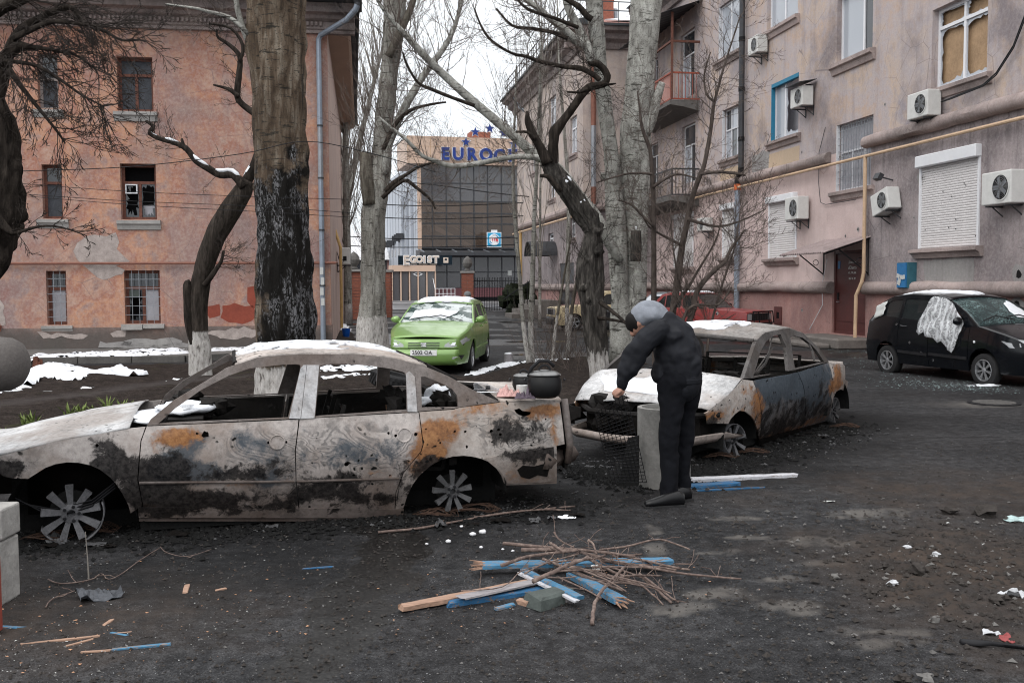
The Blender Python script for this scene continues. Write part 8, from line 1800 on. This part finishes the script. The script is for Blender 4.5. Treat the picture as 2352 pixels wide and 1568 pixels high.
ST=[([(745,205),(1000,230),(1250,250),(1570,290)],.0125,(.07,.12),'longest thick stick along the back of the pile, frayed at its left end'),
([(735,345),(900,290),(1110,262),(1230,250)],.0115,(.10,.12),'dark stick curving over the left part of the long blue board'),
([(930,445),(1100,370),(1270,300)],.014,(.09,.16),'stout stick with a sawn round end in the middle front'),
([(1302,712),(1312,620),(1345,530),(1420,440),(1512,350)],.0115,(.0,.12),'bent stick reaching forward to the lowest point of the pile'),
([(1130,240),(1400,262),(1580,300),(1800,352),(1915,370)],.010,(.10,.04),'slim stick running right over the blue board'),
([(1340,243),(1500,225),(1690,180),(1765,186),(1915,240)],.008,(.10,.12),'arched dark twig bowing up at the back right'),
([(1350,310),(1650,355),(1900,395),(2235,425)],.009,(.08,.01),'very long slender rod with a peeled right tip'),
([(1080,340),(1300,430),(1490,500)],.011,(.07,.03),'stick slanting down to the splintered blue board'),
([(1160,355),(1400,408),(1630,480)],.012,(.09,.03),'smooth brown stick ending among the right twigs'),
([(1600,400),(1690,480),(1800,578)],.011,(.05,.0),'forked stick with a pale cut end at lower right'),
([(1600,450),(1680,520),(1748,585)],.006,(.05,.0),'thin pale twig left of the forked stick'),
([(1620,405),(1740,500),(1840,570)],.008,(.06,.0),'thin brown twig right of the forked stick'),
([(1065,130),(1100,180),(1190,225)],.006,(.16,.12),'short upright twig sticking out at the back left'),
([(1280,180),(1315,220),(1330,270)],.008,(.17,.12),'short curved twig poking up at the back centre'),
([(480,495),(740,470),(860,370),(1010,330)],.004,(.06,.08),'wiry twig crossing the grey board'),
([(1040,205),(1130,262)],.011,(.13,.13),'short stub of branch on top of the long stick'),
([(1590,335),(1760,330),(1932,331)],.007,(.05,.03),'straight dark twig below the right end of the blue board'),
([(880,390),(1000,330),(1220,265)],.006,(.08,.14),'thin bowed twig over the narrow blue strip'),
([(860,250),(1060,250),(1220,262)],.014,(.08,.10),'dark knotty stick behind the curving stick'),
([(1230,260),(1380,300),(1460,330),(1700,355),(1830,372)],.011,(.10,.04),'brown stick parallel to the slim stick'),
([(1270,290),(1400,370),(1540,420)],.011,(.10,.05),'crooked stick beside the crumpled paper'),
([(990,300),(1120,350),(1330,430),(1530,455)],.009,(.09,.04),'knobbly stick weaving through the centre')]
for p_,r_,z_,l_ in ST: stick(p_,r_,z_,l_)
for k in range(16):
    x0=rnd.uniform(900,1550); y0=rnd.uniform(260,420); an=rnd.gauss(.25,.45); l=rnd.uniform(160,420); x1=x0+l*math.cos(an); y1=y0+l*.45*math.sin(an); o=stick([(x0,y0),((x0+x1)/2+rnd.uniform(-20,20),(y0+y1)/2+rnd.uniform(-12,12)),(x1,y1)],rnd.uniform(.004,.009),(rnd.uniform(.06,.15),rnd.uniform(.03,.12)),'thin broken stick tangled in the middle of the firewood pile',twigs=2)
M=MB().blob(gr(*q3(1322,350),.10),(.022,.02,.022),6,.6,3.); tag(M.build('paper_scrap','paper',None),'crumpled white paper ball caught in the firewood pile','paper')
board(1585,1106,1830,1095,.10,.035,.0,'wood_white','pale weathered plank lying right of the concrete pipe',splint=0,w2=.06); board(1570,1121,1690,1113,.10,.03,.0,'wood_blue_dark','blue board end under the pale plank'); board(1600,1128,1757,1121,.03,.015,.0,'wood_blue_dark','thin blue sliver in front of the pale plank',w2=.008)
board(258,1494,392,1481,.022,.012,.0,'wood_blue','blue painted lath on the ground at lower left'); board(186,1499,258,1494,.014,.008,.0,'wood_raw','bare wood tail beside the blue lath')
board(49,1481,229,1462,.014,.010,.0,'wood_raw','long orange splinter at lower left',w2=.02); board(152,1485,213,1469,.014,.008,.0,'wood_raw','short orange splinter below the long one'); board(235,1441,267,1419,.022,.012,.0,'wood_raw','broad raw wood chip pointing up right'); board(255,1454,293,1461,.018,.008,.0,'wood_blue','small blue splinter above the blue lath'); board(262,1455,302,1452,.010,.006,.0,'wood_raw','thin splinter crossing the small blue one'); board(695,1307,766,1302,.014,.008,.0,'wood_blue_dark','blue splinter lying alone between wreck and firewood'); board(425,1364,430,1345,.03,.012,.0,'wood_raw','single upright lying chip left of the puddle'); board(495,1358,520,1352,.02,.01,.0,'wood_raw','pale chip near the puddle'); board(2,1440,66,1444,.03,.008,.0,'wood_blue','pale blue sliver near the lower left corner'); board(210,1378,270,1384,.012,.006,.0,'wood_raw','pale sliver below the crumpled sheet')
stick([(868,1225),(960,1216),(1050,1200),(1160,1180),(1320,1165)],.010,0,'long pale branch lying along the rear of the large wreck',name='fallen_branch',cat='branch',f=None); stick([(1090,1190),(1180,1178),(1250,1172),(1310,1174)],.008,0.01,'shorter branch beside the long pale one',name='fallen_branch',cat='branch',f=None)
stick([(110,1331),(142,1341),(208,1332),(232,1318),(250,1331),(283,1316),(320,1288),(368,1258)],.004,0.01,'thin dead vine trailing over the black ground',name='dead_vine',cat='twig',f=None,twigs=2); stick([(368,1256),(385,1270),(430,1278),(485,1262)],.003,.01,'wiry vine end right of the dead vine',name='dead_vine',cat='twig',f=None,twigs=1); stick([(105,1395),(120,1376),(160,1362),(185,1352)],.004,.01,'thin twig behind the crumpled sheet metal',name='dead_vine',cat='twig',f=None)
p_=gr(204,1333); M=MB().tube([p_,p_+Vector((-.004,0,.14)),p_+Vector((-.012,0,.30))],[.005,.004,.002],6); tag(M.build('dry_stem','twig_pale'),'single dry stem standing upright in front of the wreck','stem')
def scrap(u,v,rx,ry,h,mat,label,seed,name='scrap_sheet',cat='scrap',z=0):
    c=gr(u,v,z); M=MB()
    pol=[(c.x+rx*math.cos(t)*rnd.uniform(.65,1.15),c.y+ry*math.sin(t)*rnd.uniform(.65,1.15)) for t in [k*2*math.pi/13 for k in range(13)]]
    panel(pol,lambda a,b,o:Vector((a,b,.006+h*abs(fbm((a*9,b*9,seed)))*1.4-o)),(),max(.01,rx/6),.003,M); return tag(M.build(name,mat,None),label,cat)
scrap(225,1374,.14,.13,.055,'scrap_dark','crumpled dark sheet metal scrap at lower left',2); scrap(1300,1190,.085,.04,.03,'snow','flat white scrap on the ground behind the firewood',5,'white_scrap','scrap'); scrap(130,1250,.09,.08,.05,'alu_burnt','melted metal lump by the front wheel',6,'melted_metal','scrap'); scrap(1012,1210,.05,.06,.07,'alu_burnt','melted lump under the rear wheel',8,'melted_metal','scrap')
M=MB(); L_=[gr(2205,1482),gr(2240,1484),gr(2290,1489),gr(2370,1499)]; n=10
M.grid(lambda i,j:smoothline([(p,.0) for p in L_],4)[0][int(i*12)]+Vector((0,.0+.05*(j-.5)*math.sin(math.pi*min(1,i*1.6+.05)),.012+.02*math.sin(j*3.1))),12,4); tag(M.build('bumper_fragment','plastic_black',None,smooth='all',thick=.006),'long curved black plastic fragment at lower right','plastic fragment')
scrap(2335,1372,.10,.04,.05,'scrap_pale','grey crumpled plastic near the right edge',11,'plastic_scrap','scrap'); scrap(2312,1470,.035,.05,.02,'litter_red','small red and white litter near the black fragment',12,'litter','litter'); scrap(2275,1458,.05,.03,.03,'scrap_pale','grey rubble bit left of the red litter',13,'rubble','rubble'); scrap(2173,1203,.03,.012,.015,'paper','white paper scrap lying on the dark dirt',14,'paper_scrap','paper'); board(2232,1262,2258,1249,.022,.006,.0,'paper','narrow white strip stuck in the rubble at right',name='paper_strip',cat='paper'); scrap(1906,1152,.05,.02,.01,'paper','small torn white paper right of the planks',15,'paper_scrap','paper')
scrap(2345,1195,.16,.09,.02,'glass_bits','heap of greenish shattered glass at the right edge',16,'glass_heap','glass')
def rock(u,v,r,mat,label,seed): c=gr(u,v); M=MB().blob(c+Vector((0,0,r*.5)),(r*1.2,r,r*.7),5,.5,seed); return tag(M.build('rubble_stone',mat),label,'stone','loose stones on the dirt at right')
for k,(u,v,r_,m_,l_) in enumerate([(2088,1289,.0,'',''),(1916,1327,.025,'concrete_dark','round grey stone alone on the asphalt'),(2110,1318,.05,'stone_dark','big black clod near the dirt edge'),(2035,1306,.03,'stone_dark','dark clod left of the big black one'),(2115,1265,.03,'stone_dark','dark stone right of the pale shards'),(2010,1365,.022,'stone_dark','small dark stone below the round grey one'),(1990,1356,.018,'stone_dark','smallest dark stone of the close pair'),(2050,1343,.025,'scrap_pale','pale flat shard on the dirt'),(2085,1260,.022,'scrap_pale','pale angular shard farther back'),(2150,1278,.025,'scrap_pale','rounded grey shard near the white strip'),(2205,1345,.03,'stone_dark','brown clod low on the right'),(2148,1430,.028,'concrete_dark','one of two stones side by side at lower right'),(2178,1428,.026,'stone_dark','stone with a flat top beside its twin'),(2130,1562,.03,'concrete_dark','pale stone cut by the bottom edge'),(2075,1565,.03,'stone_dark','dark stone cut by the bottom edge'),(2290,1385,.04,'stone_dark','brown rubble lump near the grey plastic'),(2180,1180,.05,'stone_dark','flat slab of broken asphalt on the right'),(2265,1185,.07,'stone_dark','large broken asphalt lump behind the strip')]):
    if r_: rock(u,v,r_,m_,l_,k*3.1)
for k,(u,v,r_) in enumerate([(1109,1224,.028),(1086,1229,.024),(1030,1245,.02),(1060,1210,.014),(980,1250,.012),(1105,1258,.014),(1178,1266,.012),(1155,1262,.01)]):
    c=gr(u,v); tag(MB().blob(c+Vector((0,0,r_*.4)),(r_,r_*.9,r_*.6),6,.2,k).build('snow_lump','snow_dirty',None,smooth='all'),['largest rounded ice lump behind the firewood','second ice lump left of the largest','flattened dirty ice lump at left','tiny ice lump farthest back','small ice crumb on the wet streak edge','small ice crumb in front of the largest lumps','ice crumb touching the back of the firewood','least ice crumb near the firewood'][k],'ice lump')
# fine litter as joined stuff
def crumbs(name,label,mat,n,fn,s0,s1_,flat_=.6,cat='debris'):
    V=[];Fc=[]; 
    for _ in range(n):
        x,y,z=fn(); s=s0*(s1_/s0)**(rnd.random()**2.2); a=rnd.uniform(0,6.28); b=len(V); e=rnd.uniform(.5,1.)
        for (dx,dy,dz) in ((1,0,0),(-.4,.9*e,0),(-.6,-.8*e,.1),(.1,.1,flat_)):
            q=(dx*rnd.uniform(.7,1.2)*s,dy*rnd.uniform(.7,1.2)*s); V.append((x+q[0]*math.cos(a)-q[1]*math.sin(a),y+q[0]*math.sin(a)+q[1]*math.cos(a),z+dz*s))
        Fc+= [(b,b+1,b+3),(b+1,b+2,b+3),(b+2,b,b+3)]
    M=MB(); M.v=[Vector(v) for v in V]; M.f=Fc; o=M.build(name,mat); tag(o,label,cat,None,'stuff')
def around(line,w,n0=1.):
    def f():
        i=rnd.randrange(len(line)-1); t=rnd.random(); a,b=line[i],line[i+1]; return (a[0]+(b[0]-a[0])*t+rnd.gauss(0,w),a[1]+(b[1]-a[1])*t+rnd.gauss(0,w),.004)
    return f
def field():
    while True:
        u=rnd.uniform(-60,2420); v=650+4071/rnd.uniform(4.1,13.5); p=gr(u,v); return (p.x,p.y,.003)
def near_field():
    Y=4.1+7*rnd.random()**1.5; return (rnd.uniform(-.55,.55)*Y,Y,.003)
RD_=g2(2270,1330)
def rdirt(): return (RD_[0]+rnd.gauss(0,.75),RD_[1]+rnd.gauss(0,.95),.012)
LL_=g2(200,1440)
def ldirt(): return (LL_[0]+rnd.gauss(0,.55),LL_[1]+rnd.gauss(0,.5),.006)
crumbs('gravel','fine dark grit scattered over the asphalt','stone_dark',15000,near_field,.004,.022)
crumbs('gravel','small pale stone chips scattered over the asphalt','scrap_pale',2000,near_field,.0015,.005,.4)
crumbs('rubble','dark crumbs and stones of the dirt area at right','stone_dark',3200,rdirt,.006,.04); crumbs('rubble','grey stone bits in the dirt area at right','concrete_dark',700,rdirt,.005,.028)
crumbs('wood_chips','white paint flakes and wood chips at lower left','paper',420,ldirt,.002,.008,.3); crumbs('wood_chips','orange wood chips at lower left','chip_wood',260,ldirt,.003,.014,.3); crumbs('wood_chips','small wood chips round the firewood pile','chip_wood',160,around([g2(960,1400),g2(1200,1370),g2(1600,1330)],.3),.003,.012,.3)
crumbs('gravel','grey stone bits scattered over the asphalt','concrete_dark',3500,near_field,.003,.014); crumbs('ash','burnt flakes under the large wreck','soot',5200,around([g2(0,1250),g2(500,1215),g2(1300,1165)],.22),.008,.05,.5); crumbs('ash','pale ash and metal flakes under the large wreck','alu_burnt',420,around([g2(60,1255),g2(400,1225),g2(1100,1185),g2(1320,1130)],.10),.005,.028,.5)
crumbs('ash','burnt flakes under the second wreck','soot',5200,around([g2(1310,1070),g2(1480,1110),g2(1700,1060),g2(1950,975)],.22),.008,.06,.5); crumbs('ash','pale ash flakes under the second wreck','alu_burnt',700,around([g2(1310,1050),g2(1450,1090),g2(1700,1060),g2(2050,985)],.22),.005,.04,.5)
crumbs('glass_shards','glittering glass crumbs on the asphalt by the black car','glass_bits',1500,around([g2(1960,800),g2(2100,880),g2(2300,895)],.45),.006,.02,.3); crumbs('soil_clods','clods and leaves on the soil','stone_dark',3800,around([g2(0,1000),g2(400,905),g2(900,880),g2(1350,880)],.9),.01,.05)
crumbs('soil_clods','pale dry leaf bits on the soil','chip_leaf',1500,around([g2(0,1000),g2(400,905),g2(900,880),g2(1350,880)],.9),.006,.022,.3)
# loose dark curled flakes round the wrecks
for k in range(26):
    l_=[g2(0,1262),g2(1300,1180)] if k<14 else [g2(1330,1080),g2(2000,985)]; x,y,_=around(l_,.1)(); M=MB(); s=rnd.uniform(.03,.08)
    M.grid(lambda i,j:Vector((x+s*(i-.5)*2,y+s*(j-.5)*1.3,.012+.03*abs(fbm((i*3,j*3,k*2.))) )),5,4); o=M.build('burnt_flake','burnt_black' if k%3 else 'alu_burnt',None,thick=.003); tag(o,'curled burnt metal flake under the large wreck' if k<14 else 'curled burnt metal flake round the second wreck','debris','burnt flakes by the large wreck' if k<14 else 'burnt flakes by the second wreck')
for k,(u,v) in enumerate([(110,1245),(215,1225),(1000,1190),(1090,1180),(1660,1055),(1730,1045),(1940,985)]):
    c=gr(u,v); M=MB()
    for j in range(14): r_=rnd.uniform(.08,.2); M.tube([c+Vector((r_*math.cos(t*.9+j)+rnd.gauss(0,.012),r_*.6*math.sin(t*.9+j)+rnd.gauss(0,.012),.012+.05*abs(math.sin(t+j)))) for t in range(6)],.0022,3,False)
    o=M.build('tyre_wire','rust_dark'); tag(o,['rusty tyre wire left of the front wheel of the large wreck','rusty tyre wire right of the front wheel of the large wreck','tyre wire left of the rear wheel of the large wreck','tyre wire right of the rear wheel of the large wreck','tyre wire left of the front wheel of the second wreck','tyre wire right of the front wheel of the second wreck','tyre wire at the rear wheel of the second wreck'][k],'tyre wire',None,'stuff')
# manhole
c=gr(2283,926); mh_=empty('manhole_cover',c,label='round dark manhole cover in the asphalt near the black car',cat='manhole cover'); MB().lathe([(.36,.0),(.36,.012),(.32,.014),(.001,.014)],c,36).build('ring','metal_black',mh_); M=MB()
for k in range(-4,5): M.box((c.x,c.y+k*.065,.019),(2*math.sqrt(max(0,.29**2-(k*.065)**2)),.02,.008))
M.build('ribs','concrete_dark',mh_)
# ---------------- snow on the ground ----------------
def snow_patch(pts,th,label,name='snow_patch',zb=.03,holes_=.25):
    P=[g2(u,v) for u,v in pts]; P=[(x+.10*fbm((x*3,y*3,2)),y+.10*fbm((x*3,y*3,9))) for x,y in dens(P,.12)]; st_=max(.06,.07)
    V,T=cdt(P,(),st_); ed=np.array(P); D=np.array([np.sqrt(((ed-np.array(v))**2).sum(1)).min() for v in V]); M=MB(); keep=[t for t in T if not (holes_ and fbm((sum(V[i][0] for i in t)*1.3,sum(V[i][1] for i in t)*1.9,4.))>.55-holes_)]
    M.add([Vector((a,b,zb-.07+(th+.07)*min(1,(D[i]/.26)**.6)*(1+.5*fbm((a*4,b*4,1))))) for i,(a,b) in enumerate(V)],keep or T); o=M.build(name,'snow',None,smooth='all'); return tag(o,label,'snow',None,'stuff')
snow_patch([(-40,905),(30,880),(60,862),(110,848),(150,850),(165,862),(230,868),(300,862),(340,866),(270,873),(220,880),(170,884),(100,884),(70,890),(20,898)],.07,'heaped snow with a ragged tail on the soil at left',zb=.13,holes_=0)
snow_patch([(-60,915),(20,893),(80,888),(82,893),(20,905),(-60,925)],.03,'low snow strip left of the heap',zb=.05)
snow_patch([(60,829),(200,823),(330,815),(430,812),(435,822),(300,830),(200,833),(60,838)],.03,'snow along the pavement at the orange building',zb=.14,holes_=.12); snow_patch([(470,812),(600,806),(740,800),(742,804),(600,813),(470,818)],.02,'thin snow on the pavement right of the whitewashed tree',zb=.13,holes_=.2)
for k,pts in enumerate([[(366,879),(430,868),(445,870),(400,877)],[(96,903),(125,899),(128,902),(100,906)],[(145,897),(215,891),(216,894),(150,900)],[(680,860),(735,846),(840,843),(900,848),(850,853),(740,857)],[(700,872),(760,866),(870,860),(930,862),(850,868),(740,874)],[(1068,862),(1100,850),(1150,836),(1185,832),(1190,838),(1140,848),(1095,862)],[(1190,833),(1240,829),(1320,826),(1320,829),(1240,833)],[(600,880),(625,873),(640,878),(620,884)],[(760,745),(800,740),(812,760),(780,765)],[(120,842),(170,838),(172,842),(125,845)],[(2205,885),(2260,880),(2310,882),(2300,888),(2230,889)]]):
    snow_patch(pts,.02,['narrow snow streak left of the burnt windscreen','tiny snow fleck on the path edge','long thin snow fleck on the path edge','upper snow streak seen through the car windows','lower snow streak seen through the car windows','snow strip beside the green car front wheel','thin snow line along the soil edge at right','small snow spot at the foot of the scorched poplar','icy patch behind the gate near the bucket','snow fleck below the kerb','white snow and glass heap under the black car nose'][k],zb=.055 if k not in (8,10) else .015,holes_=.1)
# puddles on the drive
for k,(u,v,rx,ry) in enumerate([(1275,737,.9,.5),(1250,762,.6,.3),(1290,762,.45,.22),(1240,785,1.1,.35),(1180,740,.8,.8),(790,745,.8,1.),(1215,815,.5,.18)]):
    c=g2(u,v); P=[(c[0]+rx*math.cos(t)*(1+.35*fbm((math.cos(t)*2,math.sin(t)*2,k))),c[1]+ry*math.sin(t)*(1+.35*fbm((math.cos(t)*2,math.sin(t)*2,k+9)))) for t in [i*2*math.pi/28 for i in range(28)]]; V,T=cdt(P,(),100); o=MB().add([Vector((a,b,.013)) for a,b in V],T).build('puddle','puddle'); tag(o,None,None,None,'structure')
# dark hedge heap at the fence, ground cover behind
M=MB()
for k in range(40): c=Vector(((1188-1176)/F*58+rnd.gauss(0,.5),58+rnd.gauss(0,.5),rnd.uniform(0,1.6))); M.blob(c,(.35,.35,.35),4,.6,k)
tag(M.build('evergreen_bush','hedge'),'dark clipped bush at the right end of the bar fence','bush')
# overhead wires
WR=[([(50,393),(300,383),(551,354),(700,325),(850,352),(1000,395)],13,.0055,'upper single wire sagging past the scorched poplar'),([(50,422),(300,440),(590,452),(800,458)],14,.004,'upper wire of the three crossing the orange wall'),([(55,446),(300,462),(590,474),(820,490)],14,.004,'middle wire of the three crossing the orange wall'),([(55,450),(300,470),(590,486),(820,500)],14.2,.004,'lowest wire of the three crossing the orange wall'),
 ([(880,415),(1000,425),(1150,445),(1400,470)],60,.03,'highest wire before the glass shop front'),([(880,470),(1000,473),(1150,468),(1350,458)],62,.03,'second wire before the glass shop front'),([(880,500),(1000,503),(1150,498),(1350,490)],62,.03,'third wire before the glass shop front'),([(760,540),(900,548),(1100,548),(1300,540)],64,.03,'fourth wire before the shop front'),([(760,562),(900,568),(1100,565),(1300,556)],64,.03,'lowest wire before the shop front')]
for pts,Y,r_,l_ in WR: P2,_=smoothline([(at(u,v,Y),1.) for u,v in pts],5); tag(MB().tube(P2,r_,4,False).build('overhead_wire','metal_black'),l_,'wire')
